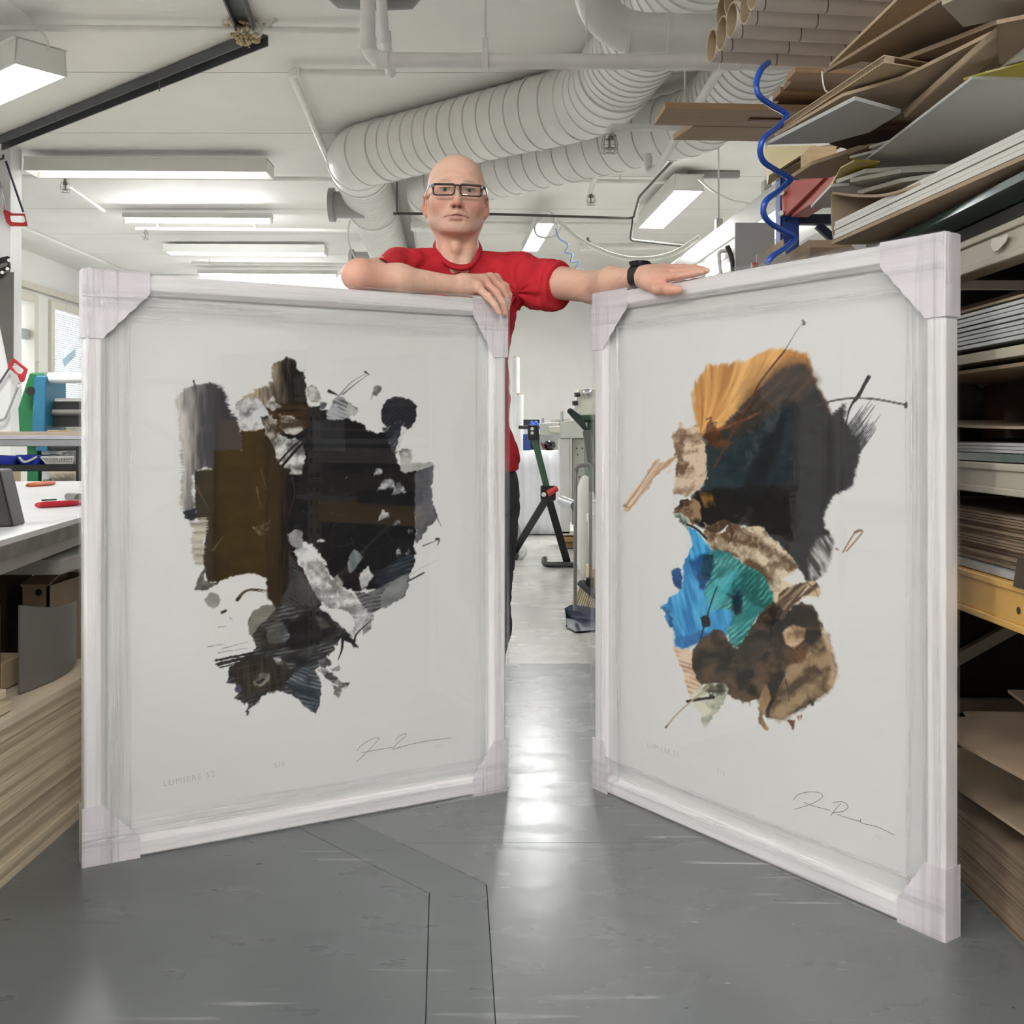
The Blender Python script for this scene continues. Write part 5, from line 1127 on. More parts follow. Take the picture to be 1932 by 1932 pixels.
def art_left():
    A = Art(1514, 1932); PAP = (195, 192, 187); A.c *= np.array(PAP, float)
    B = A.blot
    # soft grey block at the upper left
    B([(80,300),(120,245),(200,228),(312,236),(350,340),(400,430),(402,560),(300,640),(180,650),(170,800),(165,900),(125,860),(95,800),(110,700),(112,560),(96,480),(90,380)], (176,168,158), (52,48,50), feather=16, grad=((80,400),(230,400)), soft=9, amp=.5, ang=1.57, tex='streak', seed=1)
    for q in ((250,215,262,245),(235,225,246,245),(170,205,180,240)): A.stroke([(q[0],q[1]),(q[2],q[3])], 5, (40,38,38))
    # stepped brown block: ochre reflection of the glazing painted into the dark ink
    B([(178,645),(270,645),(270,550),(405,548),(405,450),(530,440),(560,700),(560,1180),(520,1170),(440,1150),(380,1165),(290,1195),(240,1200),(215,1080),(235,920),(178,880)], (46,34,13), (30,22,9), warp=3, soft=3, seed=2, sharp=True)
    B([(160,900),(235,880),(225,1000),(215,1120),(170,1090)], (186,176,160), (120,112,98), feather=18, soft=8, tex='streak', ang=0, seed=3)
    B([(118,850),(178,830),(182,880),(150,905)], (16,18,28), warp=16, ws=14, seed=4)
    # brown-black tower at the top
    B([(410,285),(450,262),(520,235),(556,200),(556,130),(600,105),(660,100),(684,140),(716,190),(722,400),(560,420),(500,320)], (150,134,112), (20,15,12), grad=((480,200),(660,230)), amp=.7, warp=16, ws=30, soft=5, tex='streak', ang=1.5, seed=5)
    # main black
    B([(520,400),(600,330),(725,330),(790,335),(920,385),(1000,420),(1050,458),(1130,470),(1165,550),(1195,640),(1270,650),(1260,1000),(1255,1110),(1190,1185),(1090,1225),(1020,1235),(960,1245),(860,1180),(780,1040),(700,1000),(720,1180),(800,1310),(700,1340),(590,1320),(550,1260),(530,1150)], (9,9,12), (22,20,20), warp=12, ws=25, soft=4, seed=6)
    B([(520,330),(600,320),(720,330),(725,450),(640,470),(570,440)], (66,44,18), (20,14,8), warp=14, soft=6, tex='streak', seed=7)
    B([(545,560),(640,640),(640,1000),(740,1160),(740,1300),(560,1300),(530,1150)], (40,28,18), (16,12,12), warp=8, tex='streak', ang=1.57, seed=8, soft=8)
    B([(640,1050),(740,1200),(800,1290),(740,1320),(600,1310),(640,1200)], (72,70,66), (26,26,26), warp=6, tex='ripple', ang=.7, seed=9, soft=6)
    # right grey edge and pieces
    B([(1262,660),(1300,620),(1352,612),(1340,760),(1366,850),(1355,890),(1300,970),(1264,985)], (92,92,94), (62,62,66), warp=10, ws=22, soft=3, seed=10)
    A.stroke([(1355,840),(1372,885),(1390,920)], 4, (40,40,42))
    B([(1180,545),(1245,545),(1238,620),(1212,660),(1190,610)], (168,166,160), (104,102,98), warp=8, seed=11, amp=.8)
    B([(1180,640),(1220,620),(1310,608),(1352,612),(1300,640),(1210,660)], (170,168,162), (120,118,114), warp=8, seed=12)
    # pale grey torn patches
    B([(365,345),(400,298),(480,290),(520,330),(545,390),(540,420),(470,450),(400,440),(385,380)], (184,181,176), (96,94,94), warp=8, ws=25, seed=13, amp=1.0)
    B([(520,470),(560,440),(600,480),(640,490),(700,500),(716,560),(710,620),(700,670),(650,665),(640,640),(585,600),(570,540)], (190,186,178), (84,82,78), warp=12, ws=24, seed=14, amp=1.1)
    B([(588,372),(640,376),(700,400),(705,460),(640,470),(600,440)], (176,170,160), (58,46,34), warp=10, seed=15, amp=1.0)
    B([(525,330),(560,285),(580,320),(600,330),(560,350)], (186,182,174), (60,56,50), warp=8, ws=16, seed=16, amp=1)
    B([(500,380),(560,380),(590,460),(560,500),(520,440)], (140,136,128), (40,34,28), warp=14, ws=18, seed=17, amp=1.2)
    B([(722,240),(760,230),(790,260),(785,310),(740,300)], (176,172,164), (70,66,60), warp=10, ws=16, seed=18, amp=1)
    B([(790,305),(835,315),(800,355)], (120,122,126), (60,62,66), warp=4, seed=19)
    B([(825,370),(860,300),(885,280),(930,305),(980,350),(955,370),(905,400),(880,430),(840,430),(822,405)], (150,150,150), (48,48,50), warp=8, ws=20, tex='ripple', ang=.5, seed=20, amp=1.1)
    B([(930,310),(985,350),(960,380),(930,360)], (186,184,178), (110,108,104), warp=5, seed=21)
    B([(756,395),(915,395),(918,552),(760,548)], (38,38,40), (30,30,32), warp=2, soft=2, seed=22, sharp=True)  # grey rectangle reflected in the glazing, painted into the black ink
    # comma
    cx, cy = 1180, 368
    B([(cx+88*math.cos(a), cy+86*math.sin(a)) for a in np.linspace(0, 2*math.pi, 24)[:-1]], (24,24,27), (44,44,48), warp=6, seed=23, tex='ripple', ang=-.5)
    B([(1225,290),(1276,330),(1250,370),(1220,350)], (30,30,34), warp=4, seed=24)
    B([(1100,440),(1200,400),(1190,480),(1170,560),(1140,545),(1130,490)], (30,32,36), (130,130,130), warp=10, ws=18, tex='ripple', ang=2.2, seed=25, amp=1)
    B([(1195,430),(1225,430),(1180,545),(1165,555)], (196,194,188), (170,168,162), warp=4, seed=26)
    # top right loose marks
    A.stroke([(885,280),(950,210),(1028,165)], 4, (120,118,116)); A.stroke([(905,272),(965,222),(1034,172)], 4, (96,94,92)); A.stroke([(838,256),(880,275)], 9, (30,30,32)); A.stroke([(1015,160),(1036,176)], 6, (60,58,56))
    B([(1040,300),(1058,240),(1075,224),(1098,240),(1075,270)], (70,68,66), (180,176,170), warp=4, ws=16, seed=27, amp=1.2)
    A.stroke([(600,632),(680,540),(762,455)], 7, (22,20,20), taper=False); A.stroke([(585,610),(660,530),(740,470)], 5, (30,26,24), taper=False)
    # shimmer in the black
    for (x, y, w_, h, sd_) in ((1120,720,90,60,1),(1180,740,60,60,2),(1090,655,28,30,3),(1070,660,20,40,4),(1105,870,60,50,5),(1170,905,30,22,6),(1235,945,14,20,7),(925,680,10,10,8),(795,993,34,18,9),(1180,1050,24,40,10),(1225,1060,16,50,11)):
        B([(x-w_/2,y+h/2),(x-w_/6,y-h/2),(x+w_/3,y-h/3),(x+w_/2,y+h/4),(x+w_/5,y+h/5)], (170,168,164), (70,72,78), warp=10, ws=12, seed=sd_, amp=1.3)
    for k in range(26):
        r = random.Random(k); x, y = r.uniform(560, 1180), r.uniform(480, 1150); l = r.uniform(20, 90); a = r.uniform(-.9, 1.3)
        A.stroke([(x,y),(x+l*math.cos(a)*.5,y+l*math.sin(a)*.5+5),(x+l*math.cos(a),y+l*math.sin(a))], 2.2, (70,66,62), op=.6, seed=k % 5)
    # white diagonal band
    B([(632,960),(660,940),(703,945),(708,1000),(700,1040),(660,1020)], (150,148,146), (96,94,92), warp=6, seed=28)
    B([(660,1040),(720,1020),(765,1070),(820,1110),(850,1190),(930,1240),(1000,1290),(1050,1330),(1048,1400),(1000,1440),(990,1500),(970,1530),(930,1470),(960,1400),(930,1340),(880,1330),(800,1295),(740,1190)], (196,193,188), (112,110,108), warp=12, ws=30, seed=29, amp=1.0)
    B([(840,1200),(880,1158),(910,1200),(870,1250)], (190,186,178), (110,108,100), warp=5, seed=30, amp=1)
    B([(925,1100),(960,1040),(1000,1070),(980,1110),(940,1150)], (120,122,122), (60,62,66), warp=6, tex='streak', ang=1.3, seed=31)
    B([(980,1170),(1030,1118),(1058,1170),(1000,1242)], (190,188,184), (110,112,114), warp=6, seed=32, amp=1)
    B([(1060,1160),(1160,1090),(1250,1060),(1250,1120),(1190,1185),(1080,1225)], (16,20,26), (62,68,74), warp=10, tex='ripple', ang=-.4, seed=33, amp=.8)
    B([(970,1250),(1090,1225),(1230,1150),(1200,1270),(1110,1310),(1050,1345),(1000,1300)], (100,100,98), (40,42,44), warp=10, tex='ripple', ang=-.3, seed=34, amp=1)
    B([(1090,1260),(1140,1205),(1225,1165),(1205,1260),(1130,1310),(1095,1320)], (122,122,118), (92,92,90), warp=8, seed=35, tex='crumple')
    B([(1000,1400),(1050,1360),(1045,1420),(1005,1460)], (150,148,144), (90,88,86), warp=6, seed=36, amp=1)
    # lower dark body
    B([(440,1390),(470,1345),(530,1312),(640,1312),(770,1318),(870,1390),(930,1450),(985,1520),(900,1480),(850,1545),(790,1600),(772,1640),(797,1700),(778,1830),(700,1775),(640,1745),(560,1728),(510,1760),(470,1800),(428,1852),(436,1800),(378,1770),(398,1700),(340,1690),(350,1615),(420,1570),(465,1540),(470,1480)], (20,20,22), (100,100,98), warp=12, ws=26, tex='ripple', ang=-.25, seed=37, amp=.75)
    B([(640,1400),(760,1330),(860,1400),(880,1440),(760,1500),(640,1520)], (12,12,13), (30,30,32), warp=14, soft=14, seed=38)
    B([(360,1620),(470,1560),(610,1580),(640,1640),(600,1720),(480,1740),(400,1740)], (26,22,18), (60,52,42), warp=14, tex='streak', ang=1.5, seed=39, soft=8)
    B([(625,1690),(700,1620),(772,1645),(797,1710),(772,1838),(690,1775)], (36,42,48), (112,116,118), warp=6, tex='ripple', ang=.3, seed=40, amp=.9)
    B([(440,1400),(470,1335),(540,1308),(575,1335),(500,1400),(465,1450),(445,1450)], (122,118,108), (92,90,82), warp=6, seed=41)
    B([(462,1690),(490,1655),(530,1640),(548,1665),(520,1705),(480,1712)], (120,114,102), (60,56,48), warp=5, seed=42, amp=1)
    B([(478,1690),(510,1665),(525,1675),(495,1698)], (30,28,26), warp=3, seed=43)
    B([(565,1570),(600,1565),(612,1600),(580,1610)], (150,150,148), (60,60,60), warp=8, ws=12, seed=44, amp=1.2)
    B([(372,1725),(400,1705),(412,1730),(385,1745)], (64,64,76), warp=4, seed=45)
    B([(520,1420),(610,1400),(640,1460),(600,1500),(540,1490)], (60,62,62), (120,120,116), warp=10, tex='ripple', ang=-.1, seed=46, amp=1)
    B([(770,1370),(830,1380),(845,1410),(800,1430)], (76,74,70), (40,38,36), warp=10, soft=8, seed=47)
    for k, (x0, y0, x1, y1) in enumerate(((280,1582,462,1545),(282,1600,465,1560),(300,1618,440,1580),(290,1608,430,1572))): A.stroke([(x0,y0),((x0+x1)/2,(y0+y1)/2),(x1,y1)], 7 if k < 2 else 4, (30,28,26), taper=False, rough=.9)
    for k, (x0, y0, x1, y1) in enumerate(((240,1515,330,1500),(310,1525,440,1490),(290,1420,340,1412),(290,1545,440,1520))): A.stroke([(x0,y0),(x1,y1)], 2.5, (110,106,100), rough=.9)
    B([(775,1620),(850,1640),(900,1690),(942,1692),(905,1720),(850,1690),(805,1650)], (60,58,56), (186,182,176), warp=6, ws=14, seed=48, amp=1.2)
    B([(850,1700),(905,1725),(885,1770),(862,1745)], (150,146,140), (70,66,62), warp=5, seed=49, amp=1)
    B([(780,1580),(830,1570),(850,1600),(800,1625)], (40,38,38), (130,128,124), warp=8, ws=12, seed=50, amp=1)
    B([(840,1625),(890,1608),(905,1625),(860,1640)], (150,148,144), (100,98,96), warp=4, seed=51)
    A.stroke([(905,1480),(900,1530),(882,1580)], 8, (26,24,24)); A.stroke([(960,1500),(975,1450),(1050,1380)], 6, (28,26,24))
    # left lower loose marks
    B([(178,1235),(195,1180),(238,1122),(225,1190),(290,1200),(230,1235)], (110,106,98), (60,58,52), warp=5, seed=52, amp=1)
    B([(222,1280),(250,1250),(290,1256),(303,1295),(275,1325),(235,1310)], (142,140,134), (110,108,102), warp=5, seed=53)
    A.stroke([(386,1284),(420,1245),(470,1232),(540,1240)], 9, (40,32,24)); A.stroke([(400,1262),(440,1238),(520,1245)], 6, (70,58,44))
    A.stroke([(310,1346),(328,1338)], 7, (50,44,40), taper=False); A.stroke([(350,1373),(362,1382)], 4, (140,134,126))
    A.stroke([(1300,1018),(1345,1000),(1380,988)], 3, (60,58,56)); A.stroke([(1365,985),(1380,985),(1372,1015)], 6, (40,38,38)); A.stroke([(1225,1192),(1265,1172),(1305,1150)], 4, (40,40,42), taper=False); A.stroke([(1235,1165),(1300,1122),(1380,1085)], 2, (150,148,144))
    for (x0, y0, x1, y1) in ((180,720,245,835),(265,1040,318,968),(480,730,500,830)): A.stroke([(x0,y0),(x1,y1)], 5, (110,100,80), op=.55)
    A.stroke([(500,640),(530,760),(500,840)], 2, (100,90,74), op=.6); A.stroke([(655,680),(668,760),(640,870)], 2.5, (86,78,70), op=.7)
    B([(460,930),(550,890),(540,940),(500,970)], (100,92,74), (34,28,14), warp=12, ws=16, seed=54, amp=1.2)
    return A, PAP

def art_right():
    A = Art(1348, 1932); PAP = (212, 211, 208); A.c *= np.array(PAP, float); B = A.blot
    # amber fan with radial streaks
    U, V = A.U, A.V; fx, fy = 385, 590
    poly = [(372,560),(350,450),(352,410),(372,345),(430,285),(500,290),(570,268),(640,245),(700,222),(760,215),(840,245),(862,330),(900,400),(945,500),(820,520),(600,560),(450,600),(395,600)]
    sl, p = A.sd(poly, 60); u, v = U[sl], V[sl]; ang = np.arctan2(v-fy, u-fx); rad = np.hypot(u-fx, v-fy)
    d = A.field(p, u+(fbm(u/40, v/40, 1)-.5)*16, v+(fbm(u/40, v/40, 2)-.5)*16)+(fbm(ang*18, rad/200, 3, 3)-.5)*26*np.clip(rad/250, 0, 1)
    m = np.clip(.5-d/22, 0, 1); m = m*m*(3-2*m); ang = ang+.0006*rad; st = fbm(ang*9+1, rad/300, 2, 4); t = np.clip((st-.25)*1.5, 0, 1)
    g_ = np.clip((u*.55+v*.55-300)/420, 0, 1)
    c0 = np.array((222,172,104.)); c1 = np.array((156,98,44.)); c2 = np.array((66,44,30.))
    col = c0+(c1-c0)*t[..., None]; dk = np.clip(np.clip((u-480)/330, 0, 1)*1.2*np.clip((v-240)/130, 0, 1)+(t-.55)*.35, 0, 1); col = col+(c2-col)*dk[..., None]
    A.c[sl] = A.c[sl]*(1-m[..., None])+col*m[..., None]; A.a[sl] = np.maximum(A.a[sl], m)
    # big black mass
    B([(430,640),(470,560),(560,470),(640,390),(740,312),(815,290),(845,330),(900,430),(945,500),(1000,455),(1012,560),(1050,600),(1058,690),(1032,800),(960,842),(925,880),(910,960),(940,1040),(900,1100),(880,1195),(830,1205),(790,1135),(720,1065),(650,985),(540,965),(420,985),(360,945),(355,850),(400,790),(395,640)], (30,30,30), (44,44,44), warp=14, ws=40, soft=9, seed=1, feather=8, fang=.6)
    B([(470,560),(560,450),(650,360),(740,290),(830,270),(870,360),(800,440),(640,500),(540,580)], (52,42,36), (92,66,44), warp=30, ws=60, soft=34, tex='streak', ang=-.75, seed=50, op=.75, amp=.8)
    B([(400,600),(560,600),(740,470),(770,480),(740,800),(420,830),(400,730)], (26,36,42), (40,52,56), warp=26, soft=22, seed=2, amp=.8)
    B([(360,830),(500,810),(790,830),(760,1050),(640,985),(540,965),(420,985),(360,945)], (14,14,14), (30,26,22), warp=16, soft=10, seed=3)
    B([(560,830),(640,640),(760,470),(700,700),(620,860)], (12,14,18), (24,26,30), warp=12, soft=14, seed=4, op=.7)
    B([(640,395),(740,312),(815,290),(835,330),(760,340),(620,440),(560,480)], (46,42,40), (70,54,42), warp=16, soft=22, seed=5, op=.7)
    B([(460,560),(640,490),(600,510),(520,550)], (150,90,50), (70,44,30), warp=6, soft=8, seed=6)
    B([(395,590),(430,520),(480,600),(520,620),(440,640)], (120,72,36), (50,32,20), warp=8, soft=10, seed=7)
    B([(382,830),(430,830),(450,880),(400,890)], (120,84,36), (30,22,12), warp=10, ws=14, seed=8, amp=1.2)
    for (x, y) in ((410,520),(432,540)): A.stroke([(x,y),(x+22,y-8),(x+10,y+18)], 3, (70,46,26))
    # soft lower right tail of the black
    B([(850,1080),(910,1010),(945,1040),(925,1120),(880,1195),(840,1190)], (60,58,56), (180,178,174), warp=12, tex='streak', ang=1.0, seed=9, soft=12, amp=1)
    # beige crumples
    B([(265,600),(275,570),(300,532),(325,560),(345,545),(380,560),(405,640),(412,740),(395,800),(360,825),(325,850),(300,835),(268,835),(285,700)], (206,184,160), (104,78,56), warp=12, ws=24, seed=10, amp=1.1)
    B([(275,915),(300,870),(335,858),(385,880),(380,955),(340,962),(310,935)], (150,120,90), (46,34,24), warp=12, ws=20, seed=11, amp=1.1)
    B([(270,925),(300,915),(345,965),(330,985),(290,940)], (190,200,186), (70,80,70), warp=10, ws=14, seed=12, amp=1)
    B([(60,895),(80,850),(200,695),(215,705),(285,670),(260,705),(190,770),(110,880),(75,915)], (216,196,174), (176,142,112), warp=6, tex='streak', ang=-.9, seed=13, amp=.8)
    A.stroke([(66,890),(130,800),(200,700)], 2.5, (150,110,80)); A.stroke([(80,905),(180,770),(262,690)], 2, (150,110,80)); A.stroke([(62,885),(85,893)], 5, (150,110,80))
    A.stroke([(250,745),(262,730)], 8, (214,196,178))
    B([(400,955),(470,1000),(520,955),(560,975),(640,978),(700,1030),(760,1100),(800,1145),(835,1205),(880,1222),(890,1270),(830,1262),(800,1230),(740,1290),(690,1295),(640,1220),(560,1120),(470,1075),(405,1050)], (206,190,164), (96,74,52), warp=14, ws=34, tex='crumple', ang=.6, seed=14, amp=1.15)
    B([(730,1200),(800,1150),(830,1205),(790,1230)], (210,208,204), warp=8, seed=15)
    B([(400,975),(430,1000),(470,990),(500,960),(470,950)], (60,46,32), (120,96,70), warp=10, seed=16, amp=1)
    A.stroke([(505,955),(520,1010),(500,1050)], 7, (70,54,38)); A.stroke([(380,985),(400,1030),(415,1060)], 8, (220,222,216), taper=False); A.stroke([(330,965),(370,985),(410,1025)], 5, (20,26,40), taper=False)
    # blue
    B([(330,975),(375,1000),(412,1050),(440,1085),(470,1200),(525,1300),(440,1420),(380,1450),(335,1482),(288,1478),(272,1400),(250,1370),(240,1330),(222,1310),(262,1272),(300,1240),(312,1180),(320,1120),(350,1060)], (34,112,170), (84,172,214), warp=10, ws=26, tex='streak', ang=1.3, seed=17, amp=.8)
    B([(420,1270),(470,1230),(520,1260),(510,1330),(450,1330)], (110,190,218), (70,160,200), warp=12, soft=16, seed=18)
    B([(268,1160),(300,1150),(310,1200),(300,1240),(275,1220)], (24,56,104), (44,110,160), warp=8, seed=19)
    B([(280,1400),(300,1440),(400,1420),(430,1440),(340,1485),(288,1480)], (24,72,128), (50,120,176), warp=12, soft=10, seed=20)
    B([(222,1315),(250,1320),(275,1400),(250,1390),(236,1350)], (24,70,120), (60,140,190), warp=14, ws=12, seed=21, amp=1)
    B([(345,1120),(420,1090),(440,1150),(420,1220),(385,1230),(370,1180)], (20,44,88), (30,90,140), warp=14, soft=12, seed=22)
    B([(430,1230),(540,1210),(560,1330),(500,1440),(430,1420),(400,1320)], (72,160,206), (40,120,176), warp=12, soft=10, tex='streak', ang=1.3, seed=51)
    # teal with ripples
    B([(420,1070),(470,1075),(530,1100),(600,1150),(650,1180),(692,1290),(640,1340),(600,1400),(545,1490),(500,1440),(520,1330),(440,1320),(405,1250),(430,1160)], (24,88,92), (112,188,176), warp=10, ws=30, tex='ripple', ang=2.35, seed=23, amp=.65)
    B([(560,1160),(640,1175),(692,1290),(620,1310),(560,1260)], (18,66,66), (84,160,146), warp=10, tex='ripple', ang=2.2, seed=24, amp=.7, soft=8)
    B([(400,1250),(460,1200),(540,1150),(500,1260),(430,1330)], (90,190,196), (60,150,160), warp=12, soft=14, seed=25, op=.8)
    B([(400,1095),(440,1095),(432,1170),(410,1200),(390,1170)], (22,38,56), (30,70,90), warp=8, soft=7, seed=26)
    B([(510,1260),(560,1250),(560,1330),(530,1350)], (20,40,52), warp=16, ws=20, soft=10, seed=27)
    B([(385,1360),(425,1350),(425,1395),(395,1400)], (24,26,30), warp=8, seed=28)
    A.stroke([(455,1230),(430,1300),(400,1400),(380,1470)], 3, (20,30,44), taper=False)
    # dark lower mass
    B([(350,1500),(400,1445),(470,1415),(540,1490),(600,1400),(640,1335),(700,1295),(800,1300),(860,1310),(905,1420),(960,1560),(950,1640),(900,1690),(860,1725),(800,1750),(740,1785),(665,1780),(650,1710),(560,1715),(500,1690),(470,1640),(400,1645),(362,1622),(342,1560)], (28,25,22), (84,66,48), warp=14, ws=34, seed=29, soft=5, amp=.9)
    B([(760,1560),(880,1470),(925,1440),(958,1580),(945,1640),(900,1690),(800,1750),(740,1785),(665,1778),(640,1700),(700,1660)], (150,126,96), (74,58,42), warp=14, tex='crumple', ang=2.4, seed=30, amp=.9, soft=16, feather=7, fang=.6)
    B([(895,1390),(930,1450),(962,1580),(950,1650),(935,1640),(930,1560)], (196,172,142), (150,122,92), warp=8, soft=10, seed=31)
    B([(740,1420),(775,1390),(830,1400),(825,1450),(790,1490),(745,1470)], (196,168,134), (110,84,58), warp=12, tex='crumple', seed=32, soft=7, amp=.9)
    B([(740,1490),(840,1470),(830,1540),(760,1560)], (110,76,48), (46,34,24), warp=14, tex='ripple', ang=.8, seed=33, soft=10)
    B([(690,1340),(780,1310),(870,1330),(880,1400),(840,1400),(760,1380),(710,1410)], (24,20,18), (50,40,30), warp=12, seed=34, soft=8)
    B([(700,1310),(740,1240),(820,1210),(885,1215),(885,1270),(830,1262),(760,1330)], (190,168,138), (70,52,36), warp=10, tex='streak', ang=-.7, seed=35, amp=1.1)
    A.stroke([(730,1360),(780,1290),(835,1225)], 10, (80,60,40)); A.stroke([(840,1215),(870,1240),(885,1272)], 4, (110,90,70))
    B([(600,1620),(640,1560),(680,1620),(640,1700)], (96,76,54), (50,40,30), warp=14, soft=12, seed=36)
    B([(540,1480),(640,1460),(660,1500),(600,1560),(540,1540)], (60,52,40), (34,30,26), warp=18, soft=14, seed=37)
    B([(660,1690),(700,1600),(740,1590),(700,1700),(675,1780)], (30,24,20), (60,46,34), warp=10, seed=38, soft=7)
    B([(630,1710),(660,1640),(680,1700),(650,1780),(676,1835),(655,1830),(632,1790)], (180,150,112), (110,84,56), warp=6, tex='streak', ang=1.4, seed=39)
    A.stroke([(745,1620),(758,1680),(762,1720)], 2.5, (60,46,34)); A.stroke([(590,1690),(596,1740)], 3, (90,72,52)); A.stroke([(860,1725),(866,1705)], 9, (70,52,38))
    # lower left strip and shard
    B([(272,1492),(345,1492),(348,1560),(365,1620),(380,1640),(385,1700),(345,1700),(325,1650),(300,1570)], (214,190,164), (160,122,92), warp=8, tex='ripple', ang=.2, seed=40, amp=.9)
    B([(340,1700),(385,1650),(430,1640),(495,1642),(492,1710),(450,1760),(402,1825),(385,1770),(370,1760)], (206,204,184), (140,146,124), warp=8, seed=41, amp=1)
    B([(395,1660),(430,1640),(495,1645),(480,1690),(420,1680)], (170,164,140), (60,60,50), warp=10, ws=16, seed=42, amp=1.1)
    A.stroke([(330,1715),(380,1706),(442,1698)], 6, (30,26,24), taper=False); A.stroke([(430,1690),(440,1700),(436,1684)], 8, (40,36,32)); A.stroke([(238,1825),(300,1755),(420,1652)], 3.5, (176,150,126), taper=False); A.stroke([(238,1826),(250,1812)], 4, (90,70,54))
    # strokes on the right
    A.stroke([(1098,340),(1065,400),(1020,470),(1000,550)], 9, (24,24,26), rough=.5); A.stroke([(1095,345),(1060,420),(1030,455)], 6, (30,30,30))
    for k in range(16):
        r = random.Random(50+k); t_ = k/15; x0, y0 = 1002+60*t_, 560+95*t_; l = r.uniform(70, 165); A.stroke([(x0,y0),(x0+l*.35,y0-l*.48),(x0+l*.62,y0-l*.86)], r.uniform(3, 7), (36,36,38), rough=1.0, seed=k % 5, op=r.uniform(.6, 1))
    A.stroke([(878,462),(950,440),(1030,430),(1120,433),(1190,445),(1258,458)], 4, (62,54,50), taper=False); A.stroke([(1258,450),(1256,468)], 6, (40,36,36), taper=False)
    A.stroke([(445,720),(540,540),(600,440),(640,360),(745,225)], 4.5, (84,52,32), taper=False); A.stroke([(745,225),(790,150),(822,105)], 2.5, (130,116,106)); A.stroke([(818,100),(828,112),(820,118)], 4, (80,70,66), taper=False)
    A.stroke([(990,1082),(1020,1030),(1048,992),(1070,990),(1064,1008),(1005,1078)], 3.5, (150,112,86), taper=False); A.stroke([(1040,998),(1068,992)], 5, (110,76,52)); A.stroke([(962,1068),(972,1074)], 5, (130,90,70))
    A.stroke([(835,262),(838,290),(828,300)], 3, (120,80,40))
    B([(758,1795),(786,1798),(780,1835),(766,1815)], (110,70,56), warp=5, seed=43); A.stroke([(800,1780),(802,1796)], 5, (140,100,84)); A.stroke([(812,1776),(812,1792)], 5, (140,100,84))
    return A, PAP

# ---------------------------------------------------------------- picture frames
def attr_mat(name, rough=.6, spec=.3):
    m, N, L, b = nt(name); a = N.new('ShaderNodeVertexColor'); a.layer_name = 'ink'; L.new(a.outputs['Color'], b.inputs['Base Color']); b.inputs['Roughness'].default_value = rough; b.inputs['Specular IOR Level'].default_value = spec; return m
PRINT = attr_mat('print ink', .7, .2)
PAPER = mat('print paper', (233, 232, 229), .8, var=.01, spec=.2)
FRAMEW = mat('white frame lacquer', (236, 232, 231), .32, var=.012)
FOAM = mat('corner protector board', (226, 219, 222), .6, var=.02)
PENCIL = mat('pencil', (120, 118, 118), .6)
def film_mat():
    m, N, L, b = nt('stretch film'); N.remove(b)
    uv = N.new('ShaderNodeUVMap'); uv.uv_map = 'uv'; mp = N.new('ShaderNodeMapping'); mp.inputs['Scale'].default_value = (.9, 75, 1); L.new(uv.outputs[0], mp.inputs[0])
    n1 = N.new('ShaderNodeTexNoise'); n1.inputs['Scale'].default_value = 1.0; n1.inputs['Detail'].default_value = 4; L.new(mp.outputs[0], n1.inputs['Vector'])
    mp2 = N.new('ShaderNodeMapping'); mp2.inputs['Scale'].default_value = (16, 45, 1); L.new(uv.outputs[0], mp2.inputs[0])
    n2 = N.new('ShaderNodeTexNoise'); n2.inputs['Scale'].default_value = 1.0; n2.inputs['Detail'].default_value = 3; L.new(mp2.outputs[0], n2.inputs['Vector'])
    ad = N.new('ShaderNodeMath'); ad.operation = 'MULTIPLY_ADD'; L.new(n2.outputs['Fac'], ad.inputs[0]); ad.inputs[1].default_value = .45; L.new(n1.outputs['Fac'], ad.inputs[2])
    bp = N.new('ShaderNodeBump'); bp.inputs['Strength'].default_value = 1.0; bp.inputs['Distance'].default_value = .022; L.new(ad.outputs[0], bp.inputs['Height'])
    tr = N.new('ShaderNodeBsdfTransparent'); gl = N.new('ShaderNodeBsdfGlossy'); gl.inputs['Roughness'].default_value = .30; L.new(bp.outputs[0], gl.inputs['Normal'])
    df = N.new('ShaderNodeBsdfDiffuse'); df.inputs[0].default_value = (.95, .93, .94, 1); L.new(bp.outputs[0], df.inputs['Normal'])
    mr = N.new('ShaderNodeMapRange'); mr.inputs[1].default_value = .45; mr.inputs[2].default_value = .70; mr.inputs[3].default_value = .05; mr.inputs[4].default_value = .38; mp3 = N.new('ShaderNodeMapping'); mp3.inputs['Scale'].default_value = (1.6, 55, 1); mp3.inputs['Location'].default_value = (3.3, 7.7, 0); L.new(uv.outputs[0], mp3.inputs[0]); n3 = N.new('ShaderNodeTexNoise'); n3.inputs['Scale'].default_value = 1.0; n3.inputs['Detail'].default_value = 3; L.new(mp3.outputs[0], n3.inputs['Vector']); L.new(n3.outputs['Fac'], mr.inputs[0])
    m1 = N.new('ShaderNodeMixShader'); m1.inputs[0].default_value = .64; L.new(df.outputs[0], m1.inputs[1]); L.new(gl.outputs[0], m1.inputs[2])
    m2 = N.new('ShaderNodeMixShader'); L.new(mr.outputs[0], m2.inputs[0]); L.new(tr.outputs[0], m2.inputs[1]); L.new(m1.outputs[0], m2.inputs[2])
    L.new(m2.outputs[0], N['Material Output'].inputs[0]); return m
FILM = film_mat()
